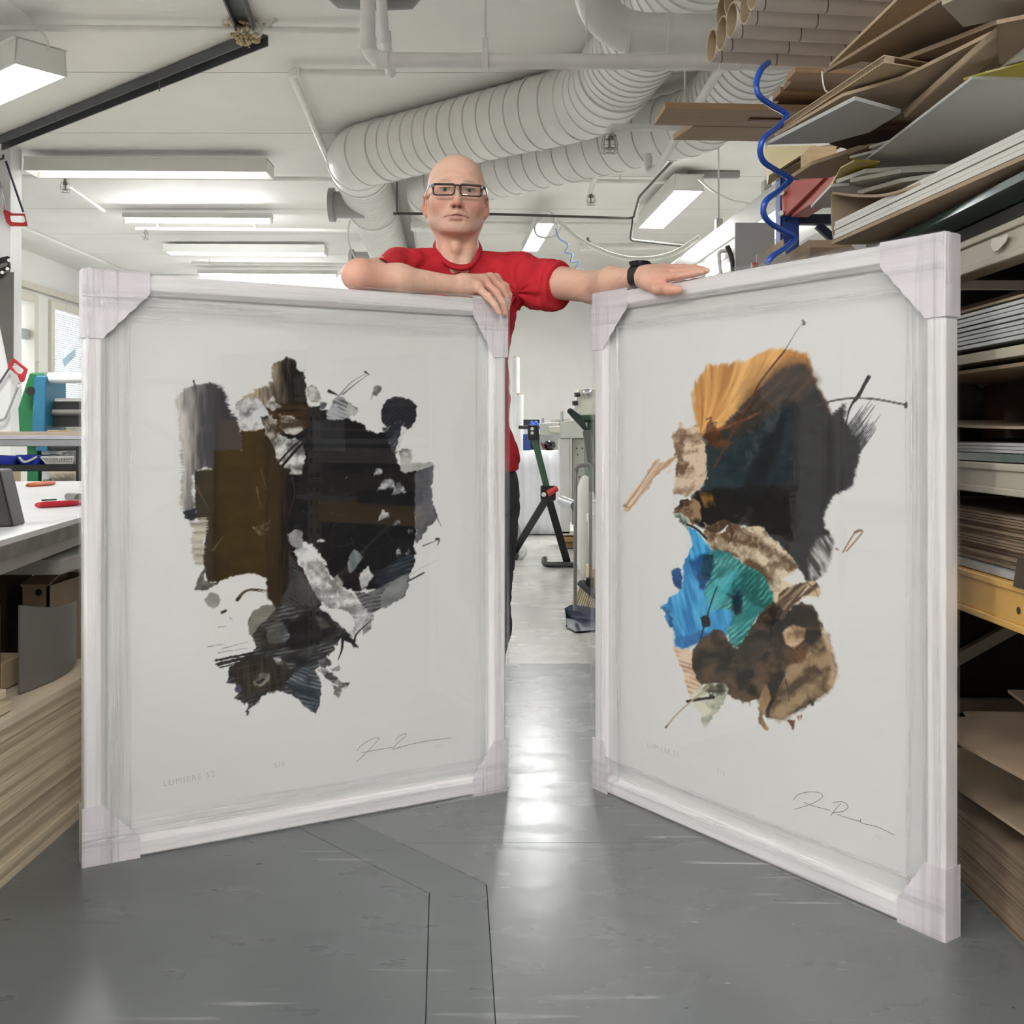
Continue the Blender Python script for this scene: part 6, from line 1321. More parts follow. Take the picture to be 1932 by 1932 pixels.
def glaze_mat():
    m, N, L, b = nt('acrylic glazing'); N.remove(b)
    lw = N.new('ShaderNodeLayerWeight'); lw.inputs[0].default_value = .5
    pw_ = N.new('ShaderNodeMath'); pw_.operation = 'POWER'; L.new(lw.outputs['Facing'], pw_.inputs[0]); pw_.inputs[1].default_value = 5
    ma = N.new('ShaderNodeMath'); ma.operation = 'MULTIPLY_ADD'; L.new(pw_.outputs[0], ma.inputs[0]); ma.inputs[1].default_value = .9; ma.inputs[2].default_value = .055
    ge = N.new('ShaderNodeNewGeometry'); su = N.new('ShaderNodeMath'); su.operation = 'SUBTRACT'; su.inputs[0].default_value = 1; L.new(ge.outputs['Backfacing'], su.inputs[1])
    mu = N.new('ShaderNodeMath'); mu.operation = 'MULTIPLY'; L.new(ma.outputs[0], mu.inputs[0]); L.new(su.outputs[0], mu.inputs[1])
    tr = N.new('ShaderNodeBsdfTransparent'); tr.inputs[0].default_value = (.985, .985, .985, 1); gl = N.new('ShaderNodeBsdfGlossy'); gl.inputs['Roughness'].default_value = .012
    ms = N.new('ShaderNodeMixShader'); L.new(mu.outputs[0], ms.inputs[0]); L.new(tr.outputs[0], ms.inputs[1]); L.new(gl.outputs[0], ms.inputs[2]); L.new(ms.outputs[0], N['Material Output'].inputs[0]); return m
GLAZE = glaze_mat()

def make_frame(Apt, Bpt, H, label, artf, crop, titles, sig, seed):
    Apt = np.array([*Apt, 0.0]); Bpt = np.array([*Bpt, 0.0]); W = np.linalg.norm(Bpt-Apt); e = (Bpt-Apt)/W; up = np.array([0, 0, 1.]); nrm = np.cross(e, up)
    if nrm[1] > 0: nrm = -nrm
    T = .036
    def LP(s, t, q): return Apt+e*s+up*t+nrm*q
    root = thing('framed_artwork', label, 'artwork', (Apt+Bpt)/2-nrm*T/2)
    prof = [(0, -T), (0, -.005), (.005, 0), (.030, 0), (.040, -.009), (.040, -T)]
    def rail(c0, c1, inw, name='rail'):
        a = np.array(c0, float); b_ = np.array(c1, float); d = (b_-a)/np.linalg.norm(b_-a); inw = np.array(inw, float); V = []
        for c, sg in ((a, 1), (b_, -1)):
            for w_, q in prof: p = c+inw*w_+d*sg*w_; V.append(LP(p[0], p[1], q))
        n = len(prof)
        return mesh_obj(name, np.array(V), [tuple(range(n)), tuple(range(n, 2*n))[::-1]]+[(k, n+k, n+(k+1) % n, (k+1) % n) for k in range(n)], FRAMEW, root, 0, .0015)
    rail((0, 0), (W, 0), (0, 1)); rail((W, 0), (W, H), (-1, 0)); rail((W, H), (0, H), (0, -1)); rail((0, H), (0, 0), (1, 0))
    def slab(s0, t0, s1, t1, q0, q1, nm, m): return MB().prism([LP(s0, t0, q1), LP(s1, t0, q1), LP(s1, t1, q1), LP(s0, t1, q1)], nrm*(q0-q1)).build(nm, m, root)
    slab(.036, .036, W-.036, H-.036, -.030, -.018, 'backing_board', CARD)
    slab(.037, .037, W-.037, H-.037, -.0178, -.0165, 'paper', PAPER)
    slab(.0375, .0375, W-.0375, H-.0375, -.0135, -.0115, 'glazing', GLAZE)
    O = np.array([0, 0, CH])
    def onplane(px, py, q):
        d = np.array([(px-CX)/F, 1, -(py-HY)/F]); p0 = LP(0, 0, q); k = np.dot(p0-O, nrm)/np.dot(d, nrm); return O+d*k
    # print: grid over the ink area
    A, PAP = artf(); (px0, py0, px1, py1) = crop
    cs_ = [onplane(x, y, -.0163) for x in (px0, px1) for y in (py0, py1)]; ss = [np.dot(c-Apt, e) for c in cs_]; ts = [c[2] for c in cs_]
    s0, s1, t0, t1 = max(.05, min(ss)), min(W-.05, max(ss)), max(.05, min(ts)), min(H-.05, max(ts))
    nx, ny = 400, 500; sg, tg = np.meshgrid(np.linspace(s0, s1, nx), np.linspace(t0, t1, ny)); pts = Apt+sg[..., None]*e+tg[..., None]*up+nrm*-.0163
    px = CX+F*pts[..., 0]/pts[..., 1]; py = HY-F*(pts[..., 2]-CH)/pts[..., 1]
    u = (px-px0)/(px1-px0)*A.U.shape[1]-.5; v = (py-py0)/(py1-py0)*A.U.shape[0]-.5
    u = np.clip(u, 0, A.U.shape[1]-1.001); v = np.clip(v, 0, A.U.shape[0]-1.001); ui, vi = u.astype(int), v.astype(int); fu, fv = (u-ui)[..., None], (v-vi)[..., None]
    c = (A.c[vi, ui]*(1-fu)+A.c[vi, ui+1]*fu)*(1-fv)+(A.c[vi+1, ui]*(1-fu)+A.c[vi+1, ui+1]*fu)*fv
    al = np.clip(lin(c)/lin(PAP)*lin((233, 232, 229)), 0, .9)
    idx = np.arange(nx*ny).reshape(ny, nx); Fq = np.stack([idx[:-1, :-1], idx[:-1, 1:], idx[1:, 1:], idx[1:, :-1]], -1).reshape(-1, 4)
    if np.dot(np.cross(e, up), nrm) < 0: Fq = Fq[:, ::-1]
    me = bpy.data.meshes.new('print'); V = (pts.reshape(-1, 3)-OFF[root.name])*S
    me.vertices.add(nx*ny); me.vertices.foreach_set('co', V.ravel()); me.loops.add(Fq.size); me.polygons.add(len(Fq)); me.loops.foreach_set('vertex_index', Fq.ravel().astype(np.int32))
    me.polygons.foreach_set('loop_start', np.arange(0, Fq.size, 4, dtype=np.int32)); me.update(calc_edges=True); me.validate()
    ca = me.color_attributes.new('ink', 'FLOAT_COLOR', 'POINT'); ca.data.foreach_set('color', np.concatenate([al.reshape(-1, 3), np.ones((nx*ny, 1))], 1).ravel())
    me.materials.append(PRINT); o = bpy.data.objects.new('print', me); C.objects.link(o); o.parent = root; OFF[o.name] = OFF[root.name]; o['label'] = 'abstract ink print on the white paper'
    # pencil signature and writing
    sm = MB()
    for st in sig: sm.tube([onplane(x, y, -.0158) for x, y in np.array(catmull([(*p, 0) for p in st], 5))[:, :2]], .00042, 5)
    so = sm.build('pencil_signature', PENCIL, root)
    for txt, ax_, ay, bx_, by, size in titles:
        p = onplane(ax_, ay, -.0158); p2 = onplane(bx_, by, -.0158); dv = norm(p2-p); uv_ = np.cross(nrm, dv)
        cu_ = bpy.data.curves.new('text', 'FONT'); cu_.body = txt; cu_.size = size*S; cu_.space_character = 1.25; cu_.resolution_u = 3; cu_.offset = -.0002
        to = bpy.data.objects.new('text', cu_); C.objects.link(to); bpy.context.view_layer.update()
        tme = bpy.data.meshes.new_from_object(to.evaluated_get(bpy.context.evaluated_depsgraph_get())); bpy.data.objects.remove(to)
        tv = np.array([vv.co[:] for vv in tme.vertices])/S; wv = p+tv[:, :1]*dv+tv[:, 1:2]*uv_
        mesh_obj('pencil_writing', wv, [tuple(pp.vertices) for pp in tme.polygons], mat('faint pencil', (190, 188, 186), .7), root)
        bpy.data.meshes.remove(tme)
    # corner protectors
    def corner(cs, ct, ds, dt, a, b_, nm='corner_protector'):
        zz = []; nst = 9
        p0, p1 = (a, .036), (.032, b_)
        for k in range(nst+1):
            f = k/nst; x = p0[0]+(p1[0]-p0[0])*f; y = p0[1]+(p1[1]-p0[1])*f; zz.append((x+(.0015 if k % 2 else 0), y+(.0012 if k % 2 else 0)))
        poly = [(-.002, -.002), (a, -.002)]+zz+[(-.002, b_)]
        m = MB(); m.prism([LP(cs+ds*x, ct+dt*y, .0008) for x, y in poly], nrm*.0018)
        m.prism([LP(cs+ds*-.002, ct+dt*-.002, .002), LP(cs+ds*-.002, ct+dt*b_, .002), LP(cs+ds*-.002, ct+dt*b_, -T-.002), LP(cs+ds*-.002, ct+dt*-.002, -T-.002)], e*ds*-.0016)
        if ct > .5: m.prism([LP(cs+ds*-.002, ct+dt*-.002, .002), LP(cs+ds*a, ct+dt*-.002, .002), LP(cs+ds*a, ct+dt*-.002, -T-.002), LP(cs+ds*-.002, ct+dt*-.002, -T-.002)], up*-dt*.0016)
        m.build(nm, FOAM, root)
    corner(0, H, 1, -1, .118, .125); corner(W, H, -1, -1, .085 if Apt[0] < 0 else .118, .13); corner(0, 0, 1, 1, .10 if Apt[0] < 0 else .05, .11 if Apt[0] < 0 else .115); corner(W, 0, -1, 1, .085, .115)
    # stretch film: one wrinkled band along each side, wrapped round the edge
    r = np.random.default_rng(seed)
    def band(c0, d, inw, ln, wid, nm='film_band'):
        n, m_ = 46, 40; xs = np.linspace(-.004, ln+.004, n); ws = np.concatenate([[-.020, -.012], np.linspace(-.004, wid, m_-2)]); V = []; UV = []
        ph = r.random((14,))*6.28; fr = r.uniform(60, 420, 14); am = r.uniform(.0002, .0010, 14)*(2.0 if abs(inw[1]) > .5 else 1.2); sl_ = r.uniform(-14, 14, 14)
        for i, x in enumerate(xs):
            for j, w_ in enumerate(ws):
                if j < 2: q = -.035 if j == 0 else -.010; ww = -.0045; 
                else:
                    ww = w_; ed = .0034 if w_ < .034 else .0034-(w_-.034)/(wid-.034+1e-6)*.011
                    q = ed+sum(a*abs(math.sin(f*w_+s_*x*.6+p+.9*math.sin(3.1*x+p))) for a, f, s_, p in zip(am, fr, sl_, ph))*(.35 if w_ > wid*.85 else .7)
                base = np.array(c0)+np.array(d)*x+np.array(inw)*ww; V.append(LP(base[0], base[1], q)); UV.append((x+r.random()*0, w_+seed*.37+c0[0]))
        Fs = [(i*m_+j, (i+1)*m_+j, (i+1)*m_+j+1, i*m_+j+1) for i in range(n-1) for j in range(m_-1)]
        o = mesh_obj(nm, np.array(V), Fs, FILM, root, True); ul = o.data.uv_layers.new(name='uv')
        li = np.zeros(len(o.data.loops), int); o.data.loops.foreach_get('vertex_index', li); ul.data.foreach_set('uv', np.array(UV)[li].ravel()); o['label'] = 'wrinkled clear stretch film'
    band((0, H), (1, 0), (0, -1), W, .085); band((0, 0), (1, 0), (0, 1), W, .080); band((0, 0), (0, 1), (1, 0), H, .085); band((W, 0), (0, 1), (-1, 0), H, .075)
    return LP, W

sigL = [[(672,1438),(690,1421),(712,1398),(714,1392),(698,1396),(680,1408),(674,1417)], [(683,1420),(710,1415),(740,1410)], [(740,1413),(752,1400),(766,1388),(764,1384),(752,1390),(745,1398)], [(741,1414),(757,1409),(749,1412)], [(757,1409),(790,1401),(820,1396),(851,1392)]]
sigR = [[(1496,1510),(1506,1499),(1530,1494),(1549,1497),(1550,1505),(1530,1517),(1499,1527)], [(1516,1514),(1540,1522),(1566,1529)], [(1567,1539),(1576,1527),(1586,1516)], [(1572,1514),(1590,1513),(1600,1521),(1592,1530),(1570,1534)], [(1580,1537),(1600,1543),(1622,1549),(1624,1545),(1626,1553),(1655,1560),(1688,1576)]]
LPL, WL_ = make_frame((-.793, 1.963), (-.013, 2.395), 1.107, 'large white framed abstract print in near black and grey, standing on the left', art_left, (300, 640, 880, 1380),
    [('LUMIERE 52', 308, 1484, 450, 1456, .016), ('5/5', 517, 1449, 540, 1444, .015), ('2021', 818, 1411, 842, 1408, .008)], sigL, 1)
LPR, WR_ = make_frame((.186, 2.406), (.683, 1.675), 1.119, 'large white framed abstract print in amber, blue and black, standing on the right', art_right, (1150, 560, 1750, 1420),
    [('LUMIERE 51', 1221, 1410, 1316, 1440, .016), ('1/5', 1352, 1457, 1366, 1464, .015), ('2021', 1648, 1578, 1668, 1586, .008)], sigR, 2)
# ---------------------------------------------------------------- the man (implicit surface, meshed with surface nets)
class Vol:
    def __init__(s, xs, ys, zs): s.ax = (np.asarray(xs, np.float32), np.asarray(ys, np.float32), np.asarray(zs, np.float32)); s.D = np.full((len(xs), len(ys), len(zs)), 1.0, np.float32)
    def win(s, lo, hi, pad):
        sl = []
        for a, l, h in zip(s.ax, lo, hi): sl.append(slice(max(0, np.searchsorted(a, l-pad)), min(len(a), np.searchsorted(a, h+pad)+1)))
        if any(q.stop-q.start < 1 for q in sl): return None, None
        g = [a[q] for a, q in zip(s.ax, sl)]; return tuple(sl), (g[0][:, None, None], g[1][None, :, None], g[2][None, None, :])
    def put(s, sl, d, k, op):
        a = s.D[sl]
        if op == 'u':
            if k > 0: h = np.clip(k-np.abs(a-d), 0, None)/k; s.D[sl] = np.minimum(a, d)-h*h*k*.25
            else: s.D[sl] = np.minimum(a, d)
        else:
            d = -d
            if k > 0: h = np.clip(k-np.abs(a-d), 0, None)/k; s.D[sl] = np.maximum(a, d)+h*h*k*.25
            else: s.D[sl] = np.maximum(a, d)
    def cone(s, a, b, r1, r2=None, k=.02, op='u'):
        r2 = r1 if r2 is None else r2; a = np.asarray(a, np.float32); b = np.asarray(b, np.float32); R_ = max(r1, r2)
        sl, g = s.win(np.minimum(a, b)-R_, np.maximum(a, b)+R_, k+.012)
        if sl is None: return
        ab = b-a; L2 = float(ab@ab)+1e-12
        t = np.clip(((g[0]-a[0])*ab[0]+(g[1]-a[1])*ab[1]+(g[2]-a[2])*ab[2])/L2, 0, 1)
        d = np.sqrt((g[0]-a[0]-t*ab[0])**2+(g[1]-a[1]-t*ab[1])**2+(g[2]-a[2]-t*ab[2])**2)-(r1+(r2-r1)*t); s.put(sl, d, k, op)
    def ell(s, c, r, R_=None, k=.02, op='u'):
        c = np.asarray(c, np.float32); r = np.asarray(r, np.float32); m = float(r.max())
        sl, g = s.win(c-m, c+m, k+.012)
        if sl is None: return
        x, y, z = g[0]-c[0], g[1]-c[1], g[2]-c[2]
        if R_ is not None: M_ = np.asarray(R_).T.astype(np.float32); x, y, z = (M_[0,0]*x+M_[0,1]*y+M_[0,2]*z, M_[1,0]*x+M_[1,1]*y+M_[1,2]*z, M_[2,0]*x+M_[2,1]*y+M_[2,2]*z)
        k0 = np.sqrt((x/r[0])**2+(y/r[1])**2+(z/r[2])**2); k1 = np.sqrt((x/r[0]**2)**2+(y/r[1]**2)**2+(z/r[2]**2)**2)+1e-9
        s.put(sl, (k0*(k0-1)/k1).astype(np.float32), k, op)
    def chain(s, pts, rs, k=.012, op='u'):
        for i in range(len(pts)-1): s.cone(pts[i], pts[i+1], rs[i], rs[i+1], k, op)
    def mesh(s):
        D = s.D; B = D < 0; nx, ny, nz = D.shape
        c = np.zeros((nx-1, ny-1, nz-1), np.uint8)
        for i in (0, 1):
            for j in (0, 1):
                for l in (0, 1): c += B[i:nx-1+i, j:ny-1+j, l:nz-1+l]
        act = np.argwhere((c > 0) & (c < 8)); idx = np.full(c.shape, -1, np.int32); idx[tuple(act.T)] = np.arange(len(act))
        I, J, K = act.T; cor = {(i, j, l): D[I+i, J+j, K+l] for i in (0, 1) for j in (0, 1) for l in (0, 1)}
        acc = np.zeros((len(act), 3)); cnt = np.zeros(len(act)); X, Y, Z = s.ax
        for ax in range(3):
            o1, o2 = [q for q in range(3) if q != ax]
            for p in (0, 1):
                for q in (0, 1):
                    a = [0, 0, 0]; a[o1] = p; a[o2] = q; b = list(a); b[ax] = 1; da, db = cor[tuple(a)], cor[tuple(b)]; m = (da < 0) != (db < 0)
                    t = np.where(m, da/(da-db+1e-12), 0); v = np.tile(np.array(a, float), (len(act), 1)); v[:, ax] = t; acc += v*m[:, None]; cnt += m
        acc /= np.maximum(cnt, 1)[:, None]; W = np.stack([A[i]+(A[i+1]-A[i])*acc[:, n] for n, (A, i) in enumerate(zip((X, Y, Z), (I, J, K)))], 1)
        F_ = []
        for ax in range(3):
            o1, o2 = (ax+1) % 3, (ax+2) % 3; s0 = [slice(None)]*3; s1 = [slice(None)]*3; s0[ax] = slice(0, -1); s1[ax] = slice(1, None)
            e = B[tuple(s0)] != B[tuple(s1)]; pos = np.argwhere(e); ok = (pos[:, o1] > 0) & (pos[:, o2] > 0) & (pos[:, o1] < D.shape[o1]-1) & (pos[:, o2] < D.shape[o2]-1); pos = pos[ok]; ins = B[tuple(pos.T)]
            q = []
            for u, v in ((1, 1), (0, 1), (0, 0), (1, 0)): r = pos.copy(); r[:, o1] -= u; r[:, o2] -= v; q.append(idx[tuple(r.T)])
            q = np.stack(q, 1); q[~ins] = q[~ins][:, ::-1]; F_.append(q)
        return W, np.concatenate(F_)
def np_mesh(name, V, Fq, m, parent, col=None, label=None):
    me = bpy.data.meshes.new(name); co = (V-OFF[parent.name])*S
    me.vertices.add(len(V)); me.vertices.foreach_set('co', co.ravel().astype(np.float32)); me.loops.add(Fq.size); me.polygons.add(len(Fq))
    me.loops.foreach_set('vertex_index', Fq.ravel().astype(np.int32)); me.polygons.foreach_set('loop_start', np.arange(0, Fq.size, 4, dtype=np.int32)); me.update(calc_edges=True); me.validate()
    me.shade_smooth()
    if col is not None:
        ca = me.color_attributes.new('ink', 'FLOAT_COLOR', 'POINT'); ca.data.foreach_set('color', np.concatenate([col, np.ones((len(col), 1))], 1).ravel().astype(np.float32))
    me.materials.append(m); o = bpy.data.objects.new(name, me); C.objects.link(o); o.parent = parent; OFF[name] = OFF[parent.name]; OFF[o.name] = OFF[parent.name]
    if label: o['label'] = label
    return o
def axis(lo, hi, f0, f1, fine, coarse):
    a = np.arange(lo, f0, coarse) if f0 > lo else np.array([]); b = np.arange(f0, f1, fine); c = np.arange(f1, hi, coarse); return np.unique(np.concatenate([a, b, c]))
W = P
man = thing('person', 'bald man in glasses and a red T-shirt standing behind both frames, arms resting on them', 'person', (-.13, 2.63, 0))
# head frame
U_ = .909; psi, rol = math.radians(5), math.radians(1.0); HO = np.array([-.1375, 2.605, 1.386])
Rz = np.array([[math.cos(psi), -math.sin(psi), 0], [math.sin(psi), math.cos(psi), 0], [0, 0, 1.]]); Ry = np.array([[math.cos(rol), 0, math.sin(rol)], [0, 1, 0], [-math.sin(rol), 0, math.cos(rol)]])
HR = Rz@Ry
def h(x, y, z): return HO+U_*(HR@np.array([x, y, z]))
xs = axis(-.385, .40, -.225, -.048, .0013, .0030); ys = axis(2.02, 2.80, 2.478, 2.64, .0014, .0030); zs = axis(.98, 1.50, 1.275, 1.50, .0013, .0030)
v = Vol(xs, ys, zs)
def hs(x, y, z, r, k=.012, op='u'): v.ell(h(x, y, z), np.array([r]*3)*U_ if np.isscalar(r) else np.array(r)*U_, HR, k*U_, op)
def hc(a, b, r1, r2=None, k=.012, op='u'): v.cone(h(*a), h(*b), r1*U_, (r1 if r2 is None else r2)*U_, k*U_, op)
hs(0, .020, .014, (.0765, .097, .099), 0)
hs(0, -.012, .035, (.066, .068, .066), .03)
hs(0, -.020, -.036, (.0665, .066, .076), .025)
for s_ in (-1, 1):
    hc((s_*.049, .006, -.060), (s_*.027, -.066, -.092), .022, .0185, .022); hc((s_*.052, .010, -.030), (s_*.049, .006, -.062), .024, .021, .02)
    hs(s_*.044, -.056, -.026, .026, .022)
    hc((s_*.012, -.0815, .0165), (s_*.048, -.066, .0185), .011, .009, .016)
hs(0, -.0755, -.0955, (.024, .018, .017), .018)
hs(0, -.030, -.078, (.044, .048, .028), .02)
for s_ in (-1, 1):
    hs(s_*.0325, -.0960, -.001, (.019, .013, .0125), .012, 's')          # sockets
    hs(s_*.0320, -.0745, -.0005, .0132, .003)                            # eyeballs under the lids
    hc((s_*.019, -.0860, .0035), (s_*.045, -.0770, .0030), .0042, .0036, .005)      # upper lid fold
    hc((s_*.021, -.0850, -.0075), (s_*.043, -.0775, -.0070), .0030, .0026, .006)    # lower lid
    hc((s_*.024, -.0790, -.0165), (s_*.040, -.0740, -.0150), .0035, .003, .010)     # bags
hc((0, -.086, .008), (0, -.104, -.030), .0075, .0095, .010)
hs(0, -.1105, -.0380, (.0125, .0115, .0105), .008)
for s_ in (-1, 1):
    hs(s_*.0135, -.0985, -.0405, (.0078, .0105, .0082), .006)
    hs(s_*.0072, -.1060, -.0485, (.0042, .0062, .0034), .002, 's')
hc((0, -.092, -.046), (0, -.090, -.060), .006, .005, .012)
hs(0, -.0770, -.066, (.034, .016, .022), .016)                            # mouth mound
hc((-.026, -.0840, -.0665), (0, -.0935, -.0625), .0042, .0050, .006); hc((.026, -.0840, -.0665), (0, -.0935, -.0625), .0042, .0050, .006)
hc((-.021, -.0860, -.0745), (.021, -.0860, -.0745), .0054, .0054, .006); hs(0, -.0905, -.0745, (.012, .006, .0055), .006)
for s_ in (-1, 1):
    hc((s_*.0320, -.0830, -.0725), (0, -.0985, -.0680), .0012, .0014, .002, 's')
    hc((s_*.021, -.096, -.046), (s_*.037, -.084, -.064), .0028, .0022, .010, 's')     # nasolabial fold
hc((-.012, -.0895, -.0835), (.012, -.0895, -.0835), .0016, .0016, .010, 's')
for zf in (.040, .052): hc((-.030, -.0835, zf), (.030, -.0835, zf), .0016, .0016, .008, 's')
# ears
for s_ in (-1, 1):
    ea = np.array([[math.cos(s_*.5), -math.sin(s_*.5), 0], [math.sin(s_*.5), math.cos(s_*.5), 0], [0, 0, 1.]])
    ER_ = HR@ea
    v.ell(h(s_*.083, .010, -.020), np.array([.0085, .019, .031])*U_, ER_, .008); v.ell(h(s_*.079, -.002, -.046), np.array([.006, .009, .011])*U_, ER_, .008)
    v.ell(h(s_*.090, .002, -.016), np.array([.0068, .0130, .021])*U_, ER_, .004, 's')
    v.cone(h(s_*.087, .004, -.006), h(s_*.0875, .010, -.030), .0026*U_, .0026*U_, .004)
    hs(s_*.078, -.006, -.021, (.004, .005, .007), .004)
# neck, shoulders, chest (mostly inside the shirt)
NB = W(866, 505, 2.645)
v.cone(h(0, .024, -.060), NB, .0505, .056, .018)
hc((0, -.020, -.112), (0, -.012, -.170), .016, .014, .022)
hs(0, -.034, -.142, (.010, .010, .014), .016)
for s_ in (-1, 1): v.cone(h(s_*.055, .020, -.055), W(866+s_*10, 512, 2.585), .013, .010, .016)
SRp, SLp = W(752, 514, 2.55), W(974, 522, 2.67)
v.cone(NB+np.array([0, .02, -.01]), SRp+np.array([.03, .02, .0]), .034, .042, .03); v.cone(NB+np.array([0, .02, -.01]), SLp+np.array([-.03, .0, 0]), .034, .042, .03)
v.ell(W(868, 600, 2.66), (.120, .076, .13), None, .03)
v.ell(W(868, 690, 2.65), (.115, .075, .20), None, .03)
# right arm (left in the picture), forearm resting on the left frame
ERp, WRp = W(678, 518, 2.252), W(868, 539, 2.362)
v.cone(SRp, ERp, .043, .031, .02)
mid = ERp*.62+WRp*.38
v.cone(ERp, mid, .0295, .0300, .02); v.cone(mid, WRp, .0295, .0195, .02); v.ell(ERp+np.array([-.008, -.006, -.004]), (.026, .027, .025), None, .015)
v.cone(WRp+np.array([-.02, .004, .0]), WRp+np.array([.012, .010, .0]), .0205, .021, .014)
KN = {'pinky': W(902, 543, 2.362), 'ring': W(914, 533, 2.392), 'middle': W(926, 527, 2.424), 'index': W(936, 527, 2.452)}
for nm, kx in KN.items(): v.cone(WRp+(kx-WRp)*.12+np.array([0, 0, .002]), kx, .0175, .0118, .014); v.ell(kx+np.array([0, 0, .003]), (.0115,)*3, None, .006)
FG = {'pinky': ((921, 560, 2.354), (934, 575, 2.350), (942, 590, 2.354)), 'ring': ((936, 552, 2.382), (948, 571, 2.378), (953, 591, 2.380)),
      'middle': ((946, 543, 2.424), (956, 561, 2.424), (956, 581, 2.426)), 'index': ((953, 541, 2.462), (960, 557, 2.468), (958, 575, 2.47))}
for nm, q in FG.items():
    q = [KN[nm]]+[W(*p) for p in q]; r0 = .0092 if nm != 'pinky' else .0084
    v.chain(q, (r0+.001, r0, r0*.90, r0*.76), .004)
    v.ell(q[1], (r0*1.08,)*3, None, .004)
v.chain([WRp+np.array([.01, .018, 0]), W(888, 546, 2.412), W(908, 551, 2.455), W(924, 556, 2.47)], (.016, .0135, .0105, .0085), .010)
# left arm (right in the picture), hand flat on the right frame
ELp, WLp = W(1122, 543, 2.50), W(1203, 523, 2.302)
v.cone(SLp, ELp, .047, .036, .02)
mid = ELp*.58+WLp*.42
v.cone(ELp, mid+np.array([0, 0, .004]), .034, .0325, .02); v.cone(mid+np.array([0, 0, .004]), WLp, .0318, .0200, .02)
KL = {'index': W(1258, 523, 2.203), 'middle': W(1262, 515, 2.224), 'ring': W(1261, 510, 2.248), 'pinky': W(1254, 507, 2.272)}
v.cone(WLp, WLp+(KL['middle']-WLp)*.3, .0200, .0195, .012)
for nm, kx in KL.items(): v.cone(WLp+(kx-WLp)*.15, kx, .0170, .0115, .014)
FL = {'index': ((1283, 521, 2.168), (1305, 517, 2.140), (1325, 513, 2.116)), 'middle': ((1290, 513, 2.184), (1314, 511, 2.152), (1334, 511, 2.126)),
      'ring': ((1287, 507, 2.210), (1310, 507, 2.178), (1328, 509, 2.154)), 'pinky': ((1275, 505, 2.240), (1292, 505, 2.216), (1306, 507, 2.198))}
for nm, q in FL.items():
    q = [KL[nm]]+[W(*p) for p in q]; r0 = .0092 if nm != 'pinky' else .0082
    v.chain(q, (r0+.0012, r0, r0*.92, r0*.74), .004)
v.ell(W(1226, 531, 2.255), (.022, .018, .019), None, .014)
v.chain([W(1214, 530, 2.272), W(1239, 543, 2.216), W(1262, 546, 2.176), W(1280, 547, 2.150)], (.017, .0132, .0110, .0092), .009)
v.ell(W(1262, 545, 2.176), (.0118,)*3, None, .004)
Vb, Fb = v.mesh()
# skin colour per vertex
L3 = ((Vb-HO)/U_)@HR; x, y, z = L3.T; ax_ = np.abs(x)
nz_ = lambda s_, sd: fbm(Vb[:, 0]*s_+Vb[:, 1]*s_*.7, Vb[:, 2]*s_+Vb[:, 1]*s_*.5, sd, 3)
col = np.tile(np.array((229, 186, 163.)), (len(Vb), 1))
def mixc(m, c): 
    global col; m = np.clip(m, 0, 1)[:, None]; col = col*(1-m)+np.array(c, float)*m
head = (z > -.125) & (np.abs(x) < .11) & (np.abs(y) < .14); hd = head.astype(float)
g2 = lambda cx_, cy_, sx_, sz_: np.exp(-((ax_-cx_)/sx_)**2-((z-cy_)/sz_)**2)*hd*(y < -.02)
mixc((nz_(60, 0)-.5)*.9, (206, 156, 134)); mixc((.5-nz_(160, 1))*.7, (236, 202, 180))
mixc(g2(.045, -.035, .022, .022)*.45, (200, 128, 112)); mixc(g2(0, -.040, .015, .012)*.55, (196, 120, 106)); mixc(hd*(ax_ > .078)*.5, (206, 130, 116))
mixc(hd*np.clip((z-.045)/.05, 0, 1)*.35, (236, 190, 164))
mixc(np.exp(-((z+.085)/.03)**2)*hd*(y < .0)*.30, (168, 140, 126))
mixc(hd*np.clip((y+.005)/.03, 0, 1)*np.clip((.055-z)/.03, 0, 1)*np.clip((z+.05)/.03, 0, 1)*(ax_ > .06)*(ax_ < .0785)*.5, (136, 116, 104))
arc = .0200+.0035*np.cos((ax_-.034)/.022*1.4); mixc(np.exp(-((z-arc)/.0038)**2)*np.exp(-((ax_-.033)/.016)**4)*hd*(y < -.04)*.42, (140, 108, 92))
lipz = -.0680-.0042*(ax_/.032)**2
mixc(np.exp(-((z-(-.0705))/.0075)**2)*(ax_ < .031)*hd*(y < -.065)*.5*np.clip(1-(ax_/.032)**4, 0, 1), (186, 116, 108)); mixc(np.exp(-((z-lipz)/.0013)**2)*(ax_ < .0335)*hd*(y < -.065)*.9, (110, 60, 54))
mixc(g2(.0072, -.0485, .0045, .0030)*(y < -.095)*.9, (90, 44, 40))
ex, ez = (ax_-.0320), z+.0005
alm = 1-((ex/.0135)**2+(ez/.0050)**2); em = np.clip(alm*5, 0, 1)*hd*(y < -.06); mixc(np.exp(-((z-.0045-.0008)/.0016)**2)*(np.abs(ex) < .0155)*hd*(y < -.06)*.8, (92, 62, 52))
mixc(em, (176, 160, 148)); ir = np.hypot(np.where(x > 0, ex, ex)+np.where(x > 0, .0, -.0), ez); mixc(em*np.clip((.0058-ir)*900, 0, 1), (62, 62, 54)); mixc(em*np.clip((.0027-ir)*1200, 0, 1), (18, 16, 16))
mixc(np.exp(-((ez+.0062)/.0012)**2)*(np.abs(ex) < .013)*hd*(y < -.06)*.5, (150, 100, 88)); mixc(g2(.033, -.016, .013, .005)*.3, (170, 120, 106))
arm_ = (~head)
